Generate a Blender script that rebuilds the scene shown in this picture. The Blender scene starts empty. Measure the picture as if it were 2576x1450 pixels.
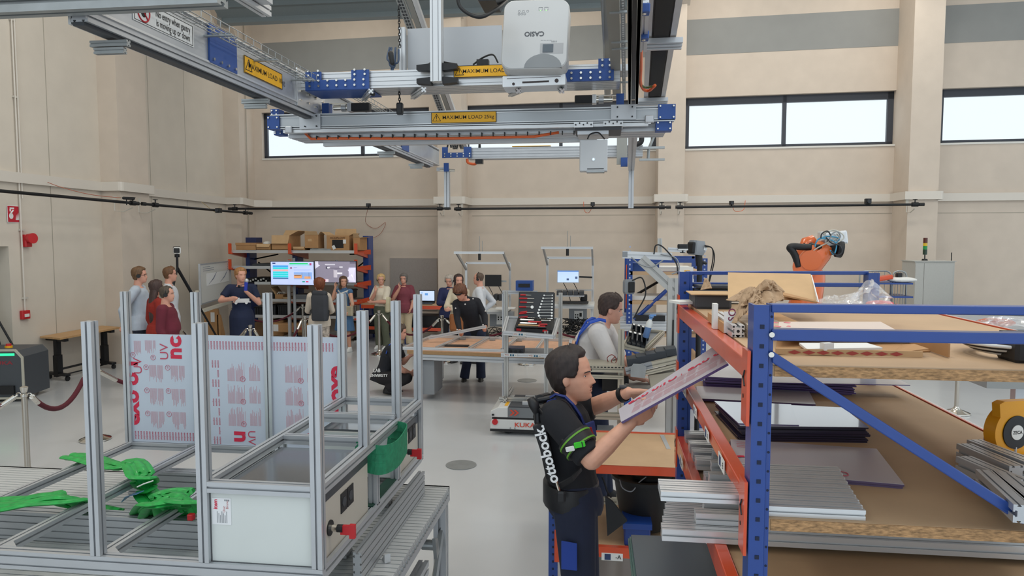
import bpy, bmesh, math, random
from mathutils import Vector, Matrix, Quaternion
random.seed(7)
scn = bpy.context.scene
col = scn.collection
R = math.radians
V = Vector
# ------------------------------------------------------------ camera, light, exposure
CAMH = 2.35; FPX = 1800.0; YAW = R(7.36); PITCH = R(3.91)
fw = V((-math.sin(YAW)*math.cos(PITCH), math.cos(YAW)*math.cos(PITCH), -math.sin(PITCH)))
rt = V((math.cos(YAW), math.sin(YAW), 0)); upv = rt.cross(fw)
C0 = V((0, 0, CAMH))
cam = bpy.data.cameras.new('camera'); camo = bpy.data.objects.new('camera', cam); col.objects.link(camo)
cam.sensor_fit = 'HORIZONTAL'; cam.sensor_width = 36; cam.lens = 36*FPX/2576; cam.clip_start = .05; cam.clip_end = 200
camo.matrix_world = Matrix(((rt.x, upv.x, -fw.x, 0), (rt.y, upv.y, -fw.y, 0), (rt.z, upv.z, -fw.z, CAMH), (0, 0, 0, 1)))
scn.camera = camo
w = bpy.data.worlds.new('sky'); scn.world = w; w.use_nodes = True
bg = w.node_tree.nodes['Background']; bg.inputs[0].default_value = (.84, .935, 1, 1); bg.inputs[1].default_value = 1.14
scn.view_settings.view_transform = 'Standard'; scn.view_settings.look = 'None'
scn.view_settings.exposure = 0.0; scn.view_settings.gamma = 1; scn.view_settings.use_curve_mapping = False
scn.cycles.max_bounces = 7; scn.cycles.diffuse_bounces = 4; scn.cycles.glossy_bounces = 3; scn.cycles.transmission_bounces = 4
scn.cycles.transparent_max_bounces = 12; scn.cycles.sample_clamp_indirect = 4; scn.cycles.caustics_reflective = False; scn.cycles.caustics_refractive = False
def area(name, loc, sx, sy, e, c=(1, .95, .86), rot=(0, 0, 0)):
    l = bpy.data.lights.new(name, 'AREA'); l.shape = 'RECTANGLE'; l.size = sx; l.size_y = sy; l.energy = e; l.color = c
    o = bpy.data.objects.new(name, l); o.location = loc; o.rotation_euler = rot; col.objects.link(o); return o
for lmx in (-6, -2, 2, 6):
    for ly in (3, 9.5, 14.5):
        area('hall_fill', (lmx, ly, 8.6), 1.5, 1.5, 82)  # unseen area lights added under the ceiling to brighten the hall

def ray(x, y): return fw + rt*((x-1288)/FPX) - upv*((y-725)/FPX)
def P(x, y, Z=None, Y=None, X=None):
    r = ray(x, y)
    t = (Z-CAMH)/r.z if Z is not None else (Y/r.y if Y is not None else X/r.x)
    return C0 + r*t
WS = -.0577
def W(x, y, off=0):       # point on the back wall (or off metres in front of it)
    r = ray(x, y); t = (16.95-off+WS*.18)/(r.y-WS*r.x); return C0 + r*t
def wy(X, off=0): return 16.95 + WS*(X+.18) - off
def L(x, y, off=0):       # point on the left wall
    r = ray(x, y); return C0 + r*((-9.3+off)/r.x)
def lx(Y, off=0): return -9.3 + off

# ------------------------------------------------------------ materials
def lin(c):
    if isinstance(c, str): c = [int(c[i:i+2], 16)/255 for i in (0, 2, 4)]
    return [(x/12.92 if x <= .04045 else ((x+.055)/1.055)**2.4) for x in c]
MATS = {}
def mat(name, c, rough=.5, metal=0, noise=0, nscale=40, bump=0, emit=0, alpha=1, trans=0, spec=.5, coat=0, stretch=None, bscale=None):
    if name in MATS: return MATS[name]
    m = bpy.data.materials.new(name); m.use_nodes = True; nt = m.node_tree; b = nt.nodes['Principled BSDF']
    c = lin(c); I = b.inputs
    I['Base Color'].default_value = (*c, 1); I['Roughness'].default_value = rough; I['Metallic'].default_value = metal
    I['Specular IOR Level'].default_value = spec
    if coat: I['Coat Weight'].default_value = coat; I['Coat Roughness'].default_value = .12
    if emit: I['Emission Color'].default_value = (*c, 1); I['Emission Strength'].default_value = emit
    if alpha < 1: I['Alpha'].default_value = alpha
    if trans: I['Transmission Weight'].default_value = trans
    if noise or bump:
        tc = nt.nodes.new('ShaderNodeTexCoord'); n = nt.nodes.new('ShaderNodeTexNoise'); n.inputs['Scale'].default_value = nscale
        n.inputs['Detail'].default_value = 6
        if stretch:
            mp = nt.nodes.new('ShaderNodeMapping'); mp.inputs['Scale'].default_value = stretch
            nt.links.new(tc.outputs['Object'], mp.inputs[0]); nt.links.new(mp.outputs[0], n.inputs[0])
        else: nt.links.new(tc.outputs['Object'], n.inputs[0])
        if noise:
            r = nt.nodes.new('ShaderNodeValToRGB'); e = r.color_ramp.elements
            e[0].position = .3; e[1].position = .7
            e[0].color = (*[max(0, x*(1-noise)) for x in c], 1); e[1].color = (*[min(1, x*(1+noise)) for x in c], 1)
            nt.links.new(n.outputs[0], r.inputs[0]); nt.links.new(r.outputs[0], I['Base Color'])
        if bump:
            bp = nt.nodes.new('ShaderNodeBump'); bp.inputs['Strength'].default_value = bump; bp.inputs['Distance'].default_value = .01
            n2 = n
            if bscale:
                n2 = nt.nodes.new('ShaderNodeTexNoise'); n2.inputs['Scale'].default_value = bscale; nt.links.new(tc.outputs['Object'], n2.inputs[0])
            nt.links.new(n2.outputs[0], bp.inputs['Height']); nt.links.new(bp.outputs[0], I['Normal'])
    MATS[name] = m; return m
ALU = mat('anodised_aluminium', 'c0c3c7', .36, .55, noise=.04, nscale=6)
ALU2 = mat('bright_aluminium', 'd6d8da', .3, .55)
GALV = mat('galvanised_steel', 'a3a7a8', .42, .7, noise=.1, nscale=8)
GREYBEAM = mat('painted_grey_girder', '7d878a', .55, .1, noise=.03)
CHROME = mat('polished_steel', 'd8d4cc', .14, 1)
BLUE = mat('blue_rack_paint', '183f8a', .38, 0, noise=.05, nscale=15, coat=.3)
BLUEP = mat('blue_plate', '2c4f93', .45, .1)
ORANGE = mat('orange_rack_paint', 'd34c22', .32, 0, noise=.05, nscale=12, coat=.4)
CHIP = mat('hardboard_top', 'b99a78', .62, 0, noise=.06, nscale=5, bump=.03)
BLACK = mat('black_plastic', '17181b', .5)
BLACKM = mat('black_metal', '1c1d20', .4, .3)
DARK = mat('dark_grey', '3a3d42', .5)
GREYP = mat('grey_plastic', '8d9196', .5)
WHITEP = mat('white_plastic', 'dfe0de', .42)
WHITE = mat('white_paint', 'e6e6e2', .5)
CARD = mat('cardboard', 'b4895d', .8, 0, noise=.07, nscale=9)
CARD2 = mat('cardboard_light', 'c9a67c', .8, 0, noise=.06, nscale=9)
RED = mat('red_plastic', 'c3252c', .4)
YEL = mat('yellow_label', 'f0b31a', .45)
INK = mat('black_print', '1a1614', .6)
REDINK = mat('red_print', 'd3294a', .6)
PALERED = mat('fine_red_print', 'cf8f98', .7)
ORW = mat('orange_cable', 'd9622e', .5)
ROPE = mat('burgundy_velvet', '541322', .85, bump=.1)
WHITEINK = mat('white_print', 'e8e8e8', .6)

# ------------------------------------------------------------ mesh building
def frame(o, x, y):
    x = V(x).normalized(); y = V(y); y = (y - x*y.dot(x)).normalized(); z = x.cross(y)
    o = V(o); return Matrix(((x.x, y.x, z.x, o.x), (x.y, y.y, z.y, o.y), (x.z, y.z, z.z, o.z), (0, 0, 0, 1)))
ROOTM = {}
def T(*a): return Matrix.Translation(V(a))
def RZ(d): return Matrix.Rotation(R(d), 4, 'Z')
def RX(d): return Matrix.Rotation(R(d), 4, 'X')
def RY(d): return Matrix.Rotation(R(d), 4, 'Y')
def basis(d, up=None):
    d = V(d).normalized(); up = V(up) if up is not None else (V((0, 0, 1)) if abs(d.z) < .95 else V((0, 1, 0)))
    s = d.cross(up).normalized(); u = s.cross(d); return d, s, u
class MB:
    def __init__(s, M=None): s.v = []; s.f = []; s.m = []; s.M = M; s.mi = 0
    def vert(s, p):
        p = V(p)
        if s.M is not None: p = s.M @ p
        s.v.append(p); return len(s.v)-1
    def vs(s, ps): return [s.vert(p) for p in ps]
    def face(s, f): s.f.append(f); s.m.append(s.mi)
    def poly(s, ps): s.face(s.vs(ps)); return s
    def box(s, c, d, rot=None, ch=0):
        c = V(c); hx, hy, hz = d[0]/2, d[1]/2, d[2]/2
        A = (T(*c) @ rot) if rot is not None else T(*c)
        if ch:
            q = [(-hx+ch, -hy), (hx-ch, -hy), (hx, -hy+ch), (hx, hy-ch), (hx-ch, hy), (-hx+ch, hy), (-hx, hy-ch), (-hx, -hy+ch)]
            q2 = [(-hx+ch, -hy+ch*.4), (hx-ch, -hy+ch*.4), (hx-ch*.4, -hy+ch), (hx-ch*.4, hy-ch), (hx-ch, hy-ch*.4), (-hx+ch, hy-ch*.4), (-hx+ch*.4, hy-ch), (-hx+ch*.4, -hy+ch)]
            R_ = [s.vs([A @ V((x, y, z)) for x, y in qq]) for qq, z in ((q2, -hz), (q, -hz+ch), (q, hz-ch), (q2, hz))]
            s.face(R_[0][::-1]); s.face(R_[3])
            for a, b in zip(R_, R_[1:]):
                for i in range(8): s.face([a[i], a[(i+1) % 8], b[(i+1) % 8], b[i]])
            return s
        i = s.vs([A @ V((x, y, z)) for z in (-hz, hz) for x, y in ((-hx, -hy), (hx, -hy), (hx, hy), (-hx, hy))])
        for f in ((3, 2, 1, 0), (4, 5, 6, 7), (0, 1, 5, 4), (1, 2, 6, 5), (2, 3, 7, 6), (3, 0, 4, 7)): s.face([i[k] for k in f])
        return s
    def b2(s, a, b, ch=0): return s.box([(a[i]+b[i])/2 for i in range(3)], [abs(b[i]-a[i]) for i in range(3)], ch=ch)
    def prism(s, pts, o, x, y, depth):        # pts in plane (x,y) at o, extruded along x cross y * depth
        F_ = frame(o, x, y); a = s.vs([F_ @ V((p[0], p[1], 0)) for p in pts]); b = s.vs([F_ @ V((p[0], p[1], depth)) for p in pts]); n = len(pts)
        s.face(a[::-1]); s.face(b)
        for i in range(n): s.face([a[i], a[(i+1) % n], b[(i+1) % n], b[i]])
        return s
    def rings(s, rs, cap=True, closed=False):
        n = len(rs[0]); R_ = [s.vs(r) for r in rs]
        prs = list(zip(R_, R_[1:])) + ([(R_[-1], R_[0])] if closed else [])
        for a, b in prs:
            for i in range(n): s.face([a[i], a[(i+1) % n], b[(i+1) % n], b[i]])
        if cap and not closed: s.face(R_[0][::-1]); s.face(R_[-1])
        return s
    def cyl(s, a, b, r, r2=None, n=16, cap=True):
        a, b = V(a), V(b); d, x, y = basis(b-a); r2 = r if r2 is None else r2
        return s.rings([[p + x*(q*math.cos(t)) - y*(q*math.sin(t)) for t in [i*2*math.pi/n for i in range(n)]] for p, q in ((a, r), (b, r2))][::-1], cap)
    def lathe(s, prof, o=(0, 0, 0), n=24, d=(0, 0, 1)):
        d, x, y = basis(d); o = V(o)
        rs = [[o + d*h + x*(r*math.cos(t)) - y*(r*math.sin(t)) for t in [i*2*math.pi/n for i in range(n)]] for r, h in prof]
        return s.rings(rs[::-1])
    def tube(s, pts, r, n=8, rs=None, closed=False, flat=1, up=None):
        pts = [V(p) for p in pts]; rr = []; N = len(pts)
        prev = None
        for i, p in enumerate(pts):
            if closed: d = pts[(i+1) % N]-pts[i-1]
            else: d = pts[min(i+1, N-1)]-pts[max(i-1, 0)]
            if d.length < 1e-9: d = V((0, 0, 1))
            d.normalize()
            if up is not None: u_ = V(up)
            else: u_ = prev if prev is not None else (V((0, 0, 1)) if abs(d.z) < .9 else V((1, 0, 0)))
            x = d.cross(u_)
            if x.length < 1e-6: x = d.orthogonal()
            x.normalize(); y = x.cross(d); prev = y
            q = rs[i] if rs else r
            rr.append([p + x*(q*math.cos(t)) + y*(q*flat*math.sin(t)) for t in [k*2*math.pi/n for k in range(n)]])
        return s.rings(rr, True, closed)
    def strap(s, pts, w, t, side):            # flat band along pts
        pts = [V(p) for p in pts]; rr = []; N = len(pts)
        for i, p in enumerate(pts):
            d = (pts[min(i+1, N-1)]-pts[max(i-1, 0)]).normalized(); sd = V(side(i) if callable(side) else side); sd = (sd - d*sd.dot(d)).normalized(); u = sd.cross(d)
            rr.append([p+sd*(w/2)+u*(t/2), p-sd*(w/2)+u*(t/2), p-sd*(w/2)-u*(t/2), p+sd*(w/2)-u*(t/2)])
        return s.rings(rr)
    def ell(s, c, r, rot=None, n=14, m=9):
        A = T(*V(c)) @ (rot if rot is not None else Matrix())
        rr = []
        for j in range(1, m):
            a = math.pi*j/m; rr.append([A @ V((r[0]*math.sin(a)*math.cos(t), r[1]*math.sin(a)*math.sin(t), -r[2]*math.cos(a))) for t in [k*2*math.pi/n for k in range(n)]])
        s.rings(rr, False); k = len(s.v); b = s.vert(A @ V((0, 0, -r[2]))); t_ = s.vert(A @ V((0, 0, r[2])))
        f0 = k-n*(m-1)
        for i in range(n): s.face([f0+(i+1) % n, f0+i, b]); s.face([k-n+i, k-n+(i+1) % n, t_])
        return s
    def cap(s, a, ra, b, rb=None, n=12):      # tapered capsule
        a, b = V(a), V(b); rb = ra if rb is None else rb
        if (b-a).length < 1e-6: return s.ell(a, (ra, ra, ra))
        d, x, y = basis(b-a); rr = []
        for j in (-80, -55, -25, 0): rr.append((a + d*(ra*math.sin(R(j))), ra*math.cos(R(j))))
        for j in (0, 25, 55, 80): rr.append((b + d*(rb*math.sin(R(j))), rb*math.cos(R(j))))
        return s.rings([[p + x*(q*math.cos(t)) - y*(q*math.sin(t)) for t in [k*2*math.pi/n for k in range(n)]] for p, q in rr][::-1])
    def prof(s, a, b, w, h=None, nw=1, nh=None, up=None, simple=False):   # T-slot aluminium profile
        h = h or w; a, b = V(a), V(b); d, x, y = basis(b-a, up); nh = nh or max(1, round(h/w*nw))
        pts = []
        cs = [(-w/2, -h/2), (w/2, -h/2), (w/2, h/2), (-w/2, h/2)]
        for k in range(4):
            p0, p1 = V(cs[k]+(0,)), V(cs[(k+1) % 4]+(0,)); L_ = (p1-p0).length; n = nw if k % 2 == 0 else nh
            e = (p1-p0)/L_; nn = V((-e.y, e.x, 0)); pitch = L_/n; g = pitch*.1; dp = min(pitch*.2, min(w, h)*.2)
            pts.append(p0)
            for i in range(n):
                c = p0 + e*(pitch*(i+.5)); ws = min(pitch*.19, .02)
                pts += [c-e*g, c-e*g+nn*dp*.35, c-e*ws+nn*dp*.55, c-e*ws*.8+nn*dp, c+e*ws*.8+nn*dp, c+e*ws+nn*dp*.55, c+e*g+nn*dp*.35, c+e*g]
        s.rings([[q + x*p.x + y*p.y for p in pts] for q in (b, a)]); return s
    def build(s, name, m, parent=None, smooth=False, bevel=0, **k):
        me = bpy.data.meshes.new(name); vv = s.v
        if parent is not None and parent.name in ROOTM:
            iv = ROOTM[parent.name].inverted(); vv = [iv @ p for p in vv]
        me.from_pydata([tuple(p) for p in vv], [], s.f); me.validate()
        ms = m if isinstance(m, (list, tuple)) else [m]
        for q in ms: me.materials.append(q)
        if len(ms) > 1: me.polygons.foreach_set('material_index', s.m[:len(me.polygons)])
        o = bpy.data.objects.new(name, me); col.objects.link(o)
        if parent is not None:
            o.parent = parent; ROOTM[o.name] = ROOTM.get(parent.name, Matrix())
        if smooth:
            me.polygons.foreach_set('use_smooth', [True]*len(me.polygons))
            if smooth is not True: me.set_sharp_from_angle(angle=R(smooth))
        else:
            pass
        if bevel:
            b = o.modifiers.new('bevel', 'BEVEL'); b.width = bevel; b.segments = 2; b.limit_method = 'ANGLE'
        for kk, vv_ in k.items(): o[kk] = vv_
        return o
def tag(o, label, cat, group=None):
    o['label'] = label; o['category'] = cat
    if group: o['group'] = group
    return o
def struct(mb, name, m, **k):
    o = mb.build(name, m, **k); o['kind'] = 'structure'; return o
def thing(name, label, cat, loc=(0, 0, 0), group=None, rot=None):
    o = bpy.data.objects.new(name, None); col.objects.link(o); M = T(*V(loc))
    if rot is not None: M = M @ rot
    o.matrix_world = M; ROOTM[o.name] = M.copy(); o.empty_display_size = .1
    return tag(o, label, cat, group)
def single(mb, name, label, cat, m, group=None, **k):
    # re-origin a one mesh thing at the centre of its base
    n = len(mb.v); xs = [p.x for p in mb.v]; ys = [p.y for p in mb.v]; zs = [p.z for p in mb.v]
    c = V(((min(xs)+max(xs))/2, (min(ys)+max(ys))/2, min(zs))); mb.v = [p-c for p in mb.v]
    o = mb.build(name, m, **k); o.location = c; return tag(o, label, cat, group)
def dup(root, M, label=None, group=None):
    def cp(o, par):
        c = o.copy(); col.objects.link(c)
        if par is not None: c.parent = par
        for ch in [q for q in o.children]: cp(ch, c)
        return c
    r = cp(root, None); r.matrix_world = M
    if label: r['label'] = label
    if group: r['group'] = group
    return r
FC = {}
def text_mesh(body, size, bold=0, align='CENTER', sp=1.0):
    cu = bpy.data.curves.new('lettering', 'FONT'); cu.body = body; cu.size = size; cu.align_x = align; cu.align_y = 'CENTER'
    cu.offset = bold*size; cu.resolution_u = 3; cu.space_character = sp
    o = bpy.data.objects.new('lettering', cu); col.objects.link(o); dg = bpy.context.evaluated_depsgraph_get(); dg.update()
    me = bpy.data.meshes.new_from_object(o.evaluated_get(dg)); bpy.data.objects.remove(o); bpy.data.curves.remove(cu)
    r = ([v.co.copy() for v in me.vertices], [list(p.vertices) for p in me.polygons]); bpy.data.meshes.remove(me); return r
def text(mb, body, size, M, bold=0, align='CENTER', sx=1, sp=1.0):
    k = (body, size, bold, align, sp)
    if k not in FC: FC[k] = text_mesh(*k)
    vs_, fs = FC[k]; b = len(mb.v)
    for p in vs_: mb.vert(M @ V((p.x*sx, p.y, 0)))
    for f in fs: mb.face([b+i for i in f])
    return mb
def lerp(a, b, t): return V(a)*(1-t)+V(b)*t
def sag(a, b, s, n=12): return [lerp(a, b, i/n) - V((0, 0, 4*s*(i/n)*(1-i/n))) for i in range(n+1)]
def smooth_path(pts, k=6):
    pts = [V(p) for p in pts]; out = []; q = [pts[0]*2-pts[1]]+pts+[pts[-1]*2-pts[-2]]
    for i in range(1, len(q)-2):
        for j in range(k):
            t = j/k; a, b, c, d = q[i-1], q[i], q[i+1], q[i+2]
            out.append(.5*((2*b)+(c-a)*t+(2*a-5*b+4*c-d)*t*t+(-a+3*b-3*c+d)*t**3))
    out.append(pts[-1]); return out
ORDER = []
_b0 = MB.build
def _b1(s, name, m, parent=None, *a, **k):
    o = _b0(s, name, m, parent, *a, **k); ORDER.append(o); return o
MB.build = _b1
# ============================================================ THE SETTING
WALL = mat('cream_wall', 'd0c3b5', .85, 0, noise=.035, nscale=3, bump=.06, bscale=60)
WALLL = mat('cream_wall_left', 'd5ccbf', .85, 0, noise=.03, nscale=2.5, bump=.06, bscale=60)
BAND = mat('grey_wall_band', '929391', .85, 0, noise=.03, nscale=3)
FRAME = mat('window_frame_charcoal', '3b3f48', .5)
SILL = mat('white_sill', 'dedcd6', .6)
FLOOR = mat('epoxy_floor', 'c4c7ca', .26, 0, noise=.05, nscale=.7, coat=.25, bump=.01)
struct(MB().b2((-11, -4, -.2), (15, 19, 0)), 'floor', FLOOR)
struct(MB().b2((-11, 1.0, 9), (15, 19, 9.2)), 'ceiling', WHITE)
TH = .35
def wallbox(mb, x0, x1, z0, z1, o0=0, o1=-TH):     # back wall piece between X values, offsets in front of the wall plane
    a = [(x0, wy(x0, o0)), (x1, wy(x1, o0)), (x1, wy(x1, o1)), (x0, wy(x0, o1))]
    q = mb.vs([(x, y, z0) for x, y in a]+[(x, y, z1) for x, y in a])
    for f in ((3, 2, 1, 0), (4, 5, 6, 7), (0, 1, 5, 4), (1, 2, 6, 5), (2, 3, 7, 6), (3, 0, 4, 7)): mb.face([q[k] for k in f])
    return mb
XC = -8.9
wins = [(-8.66, -4.25), (-3.37, 1.16), (1.80, 6.2), (7.1, 11.4)]
ZB, ZT = 4.40, 5.55
m = MB()
wallbox(m, XC-.4, 15, 0, ZB-.04); wallbox(m, XC-.4, 15, ZT, 9)
xs = [XC-.4]+[x for q in wins for x in q]+[15]
for i in range(0, len(xs), 2): wallbox(m, xs[i], xs[i+1], ZB-.04, ZT)
struct(m, 'wall_back', WALL)
for i, (a, b) in enumerate(wins):
    r = bpy.data.objects.new('window_%d' % (i+1), None); col.objects.link(r); r['kind'] = 'structure'
    f = MB(); t = .09; o0, o1 = -.12, -.2
    wallbox(f, a, b, ZB, ZB+.07, o0, o1); wallbox(f, a, b, ZT-.16, ZT, o0, o1)
    wallbox(f, a, a+t, ZB, ZT, o0, o1); wallbox(f, b-.12, b, ZB, ZT, o0, o1)
    c = {0: P(908, 370, Y=17.3).x, 1: P(1410, 360, Y=17).x, 2: P(1977, 300, Y=16.7).x, 3: 9.3}[i]
    wallbox(f, c-.04, c+.04, ZB, ZT, o0, o1); f.build('window_frame', FRAME, r)
    wallbox(MB(), a, b, ZB-.04, ZB, .02, -.14).build('window_sill', SILL, r)
    wallbox(MB(), a+.05, b-.05, ZB+.05, ZT-.1, -.155, -.165).build('window_pane', mat('window_glass', 'eefcff', .02, alpha=.06), r)
m = MB(); PB = []
for pa, pb in ((1101, 1161), (1655, 1721), (2284, 2360)):
    xa, xb = W(pa, 500, .8).x, W(pb, 500, .8).x; PB.append((xa, xb)); wallbox(m, xa, xb, 0, 9, .8, 0)
    # slanted corbel carrying the roof girder
    y = wy(xa, .8); m.prism([(0, 7.35), (-.75, 8.0), (-.75, 9), (0, 9)], (xa-.06, y, 0), (0, 1, 0), (0, 0, 1), (xb-xa)+.12)
ya = L(567, 516).y; xcb = P(606, 516, Y=ya).x
m.b2((lx(ya)-.2, ya, 0), (xcb, 17.6, 9)); Y1 = L(254, 481).y; X1 = P(302, 481, Y=Y1).x; Y2_ = P(375, 487, X=X1).y
m.b2((lx(0)-.2, Y1, 0), (X1, Y2_, 9))
yc = 14.9; m.prism([(0, 7.2), (-.6, 7.9), (-.6, 9), (0, 9)], (xcb-.7, ya, 0), (0, 1, 0), (0, 0, 1), .7)
struct(m, 'trim_1', WALL)
# left wall with the door recess
yd1 = L(28, 760).y; zd = L(14, 620).z
def lbox(mb, y0, y1, z0, z1, o0=0, o1=-.5):
    a = [(lx(y0, o0), y0), (lx(y1, o0), y1), (lx(y1, o1), y1), (lx(y0, o1), y0)]
    q = mb.vs([(x, y, z0) for x, y in a]+[(x, y, z1) for x, y in a])
    for f in ((3, 2, 1, 0), (4, 5, 6, 7), (0, 1, 5, 4), (1, 2, 6, 5), (2, 3, 7, 6), (3, 0, 4, 7)): mb.face([q[k] for k in f])
    return mb
m = MB(); lbox(m, yd1, 18, 0, 9); lbox(m, -4, yd1-2.3, 0, 9); lbox(m, yd1-2.3, yd1, zd, 9)
struct(m, 'wall_left', WALLL)
dr = bpy.data.objects.new('door_1', None); col.objects.link(dr); dr['kind'] = 'structure'
lbox(MB(), yd1-2.3, yd1, 0, zd, -.32, -.38).build('door_leaf', mat('door_grey', 'a5a59b', .6), dr)
# grey paint bands
m = MB(); wallbox(m, xcb+.3, W(1178, 150).x, 6.49, 7.27, .006, 0); struct(m, 'trim_2', BAND)
for i, (a, b) in enumerate(((PB[0][1]-.05, PB[1][0]), (PB[1][1], PB[2][0]), (PB[2][1], 15))):
    m = MB(); wallbox(m, a+.02, b, 6.49, 7.27, .006, 0); struct(m, 'trim_%d' % (3+i), BAND)
# seams of the precast panels
SEAM = mat('panel_seam', 'aaa396', .9)
m = MB(); zs = W(900, 546).z
for a, b in ((xcb+.35, PB[0][0]), (PB[0][1], PB[1][0]), (PB[1][1], PB[2][0]), (PB[2][1], 15)):
    wallbox(m, a+.1, b, zs, zs+.015, .004, 0)
for px in (127, 380, 470): y = L(px, 500).y; lbox(m, y, y+.012, 0, 9, .004, 0)
m.b2((xcb+.025, ya+.3, 0), (xcb+.035, ya+.32, 9))
struct(m, 'trim_6', SEAM)
# cable trunking that follows the wall
def strip(mb, pts, z0, z1, th):
    pts = [p if len(p) == 3 else p+(0,) for p in pts]
    for a, b in zip(pts, pts[1:]):
        a, b = V(a), V(b); d = (b-a); d.z = 0; d.normalize(); n = V((-d.y, d.x, 0))
        a = a - d*th*.0; q = mb.vs([p+V((0, 0, z)) for z in (z0, z1) for p in (a, b+n*0, b-n*th, a-n*th)])
        for f in ((3, 2, 1, 0), (4, 5, 6, 7), (0, 1, 5, 4), (1, 2, 6, 5), (2, 3, 7, 6), (3, 0, 4, 7)): mb.face([q[k] for k in f])
        mb.cyl(b+V((0, 0, z0)), b+V((0, 0, z1)), th, n=12)
TRK = mat('trunking_plastic', 'd9d2c8', .45)
m = MB(); z0, z1 = 3.165, 3.33
strip(m, [(lx(2), 2, .09), (lx(0), Y1-.01, .075), (X1+.02, Y1-.01, .075), (X1+.02, Y2_+.03, .07)], z0, z1, .07)
strip(m, [(lx(12.0), Y2_, .07), (lx(ya), ya-.02, .04), (xcb+.02, ya-.02, .04), (xcb+.06, 17.2, 0), (XC+.5, wy(XC+.5)), (PB[0][0]-.06, wy(PB[0][0]))], z0, z1, .07)
struct(m, 'trim_7', TRK)
m = MB()
prev = PB[0][0]-.08
for i, (a, b) in enumerate(PB):
    strip(m, [(a-.08, wy(a, .8)), (b+.02, wy(b, .8)), (b+.04, wy(b)), ((PB[i+1][0] if i < 2 else 14.9), wy(PB[i+1][0] if i < 2 else 14.9))], z0, z1, .07)
    strip(m, [(a-.03, wy(a)), (a-.03, wy(a, .8))], z0, z1, .05)
struct(m, 'trim_8', TRK)
# floor drains
for px, py in ((1160, 1171), (1326, 958)):
    p = P(px, py, Z=0); t = thing('floor_drain', 'round grey drain cover flush in the floor ' + ('near the slatted table' if py > 1000 else 'behind the white mobile robot'), 'drain', p, 'drain covers in the floor')
    MB().lathe([(.16, .002), (.16, .006), (.15, .006)], p, 28).build('rim', GALV, t)
    MB().lathe([(.145, .003), (.145, .005)], p, 28).build('cover', GREYP, t)

# ============================================================ THINGS ON THE WALLS
BRK = mat('pale_bracket', 'c9c4ba', .5)
def clamp(p, d, par, wall=None):
    d = V(d).normalized(); u = V((0, 0, 1))
    m = MB(); m.cyl(p-d*.06, p+d*.06, .045, n=14)
    m.cyl(p, p+u*.1, .012, n=8)
    for k in range(6):
        a = k*math.pi/3; m.cap(p+u*.1, .01, p+u*.1+d*(.04*math.cos(a))+u*0+V((d.y, -d.x, 0))*(.04*math.sin(a)), .008, n=6)
    m.build('clamp', BLACKM, par)
    if wall is not None:
        q = V(wall); mm = MB(); mm.tube([q+u*.13, q+u*-.14, (p+q)/2-u*.15, p-u*.08], .011, 6); mm.box(q+u*.08, (.05, .05, .1)); mm.build('bracket', BRK, par)
def rail(pa, pb, label, cl):
    pa, pb = V(pa), V(pb); r = thing('camera_rail', label, 'rail', (pa+pb)/2, 'black camera rails along the walls'); d = pb-pa
    MB().cyl(pa, pb, .026, n=16).build('pipe', BLACKM, r, smooth=40)
    MB().cyl(pa, pa+d.normalized()*.1, .034, n=16).build('end_cap', BLACK, r); MB().cyl(pb, pb-d.normalized()*.1, .034, n=16).build('end_cap', BLACK, r)
    for t, wpt in cl: clamp(pa+d*t, d, r, wpt(pa+d*t) if wpt else None)
    return r
LW = lambda p: V((X1 if Y1-.2 < p.y < Y2_+.3 else lx(0, .01), p.y, p.z)); BWf = lambda o: (lambda p: V((p.x, wy(p.x, o), p.z)))
rail(L(-60, 475, .75), L(348, 512.5, .75), 'long black rail along the left wall above the door', [(.955, LW)])
rail(L(357, 513, .7), L(633, 537, 1.0), 'short black rail on the left wall above the whiteboard', [(.1, LW), (.93, None)])
rail(W(575, 525.5, 1.2), W(1130, 525, 1.2), 'black rail on the back wall above the cardboard boxes', [(.03, None), (.96, BWf(.8))])
rail(W(1143, 526, 1.2), W(1688, 521.5, 1.2), 'black rail on the back wall above the two white workstations', [(.02, BWf(.8)), (.96, BWf(.8))])
rail(W(1699, 521.5, 1.2), W(2325, 514.5, 1.2), 'black rail on the back wall above the orange robot', [(.02, BWf(.8)), (.965, BWf(.8))])
def camr(px, py, off, f, lab, up=1, big=0):
    p = f(px, py, off); r = thing('tracking_camera', lab, 'camera', p, 'small cameras clamped on the rails'); s = 1.25 if big else 1
    MB().box(p+V((0, 0, .07*up)), (.09*s, .1, .08*s), ch=.008).build('camera_body', BLACK, r)
    MB().cyl(p+V((0, -.04, .07*up)), p+V((0, -.1, .06*up)), .028*s, n=12).build('lens', DARK, r)
    MB().cyl(p-V((0, 0, .03*up)), p+V((0, 0, .05*up)), .015, n=8).build('mount', BLACKM, r)
camr(550, 530, .95, L, 'black camera on the short rail above the whiteboard', 0, 1)
camr(927, 524, 1.2, W, 'black camera on the back rail above the televisions', 1)
camr(1491, 522, 1.2, W, 'black camera on the back rail above the lit monitor workstation', 1)
camr(1840, 519, 1.2, W, 'black camera on the back rail right of the wall pillar above the scanner')
camr(2183, 515, 1.2, W, 'upright black camera on the back rail nearest the right pillar', 1, 1)
p = L(318, 499, .8); r = thing('tracking_camera', 'black stick shaped camera standing at the end of the long left rail', 'camera', p, 'small cameras clamped on the rails')
MB().cap(p-V((.02, .05, 0)), .025, p+V((.05, .12, 0)), .028).build('camera_body', BLACK, r, smooth=True); MB().cyl(p-V((0, 0, .12)), p, .01, n=6).build('mount', BLACKM, r)
def wire(pts, rad, lab, m_, cat='cable', name='wall_cable'):
    return single(MB().tube(smooth_path(pts), rad, 6), name, lab, cat, m_, smooth=True)
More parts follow.
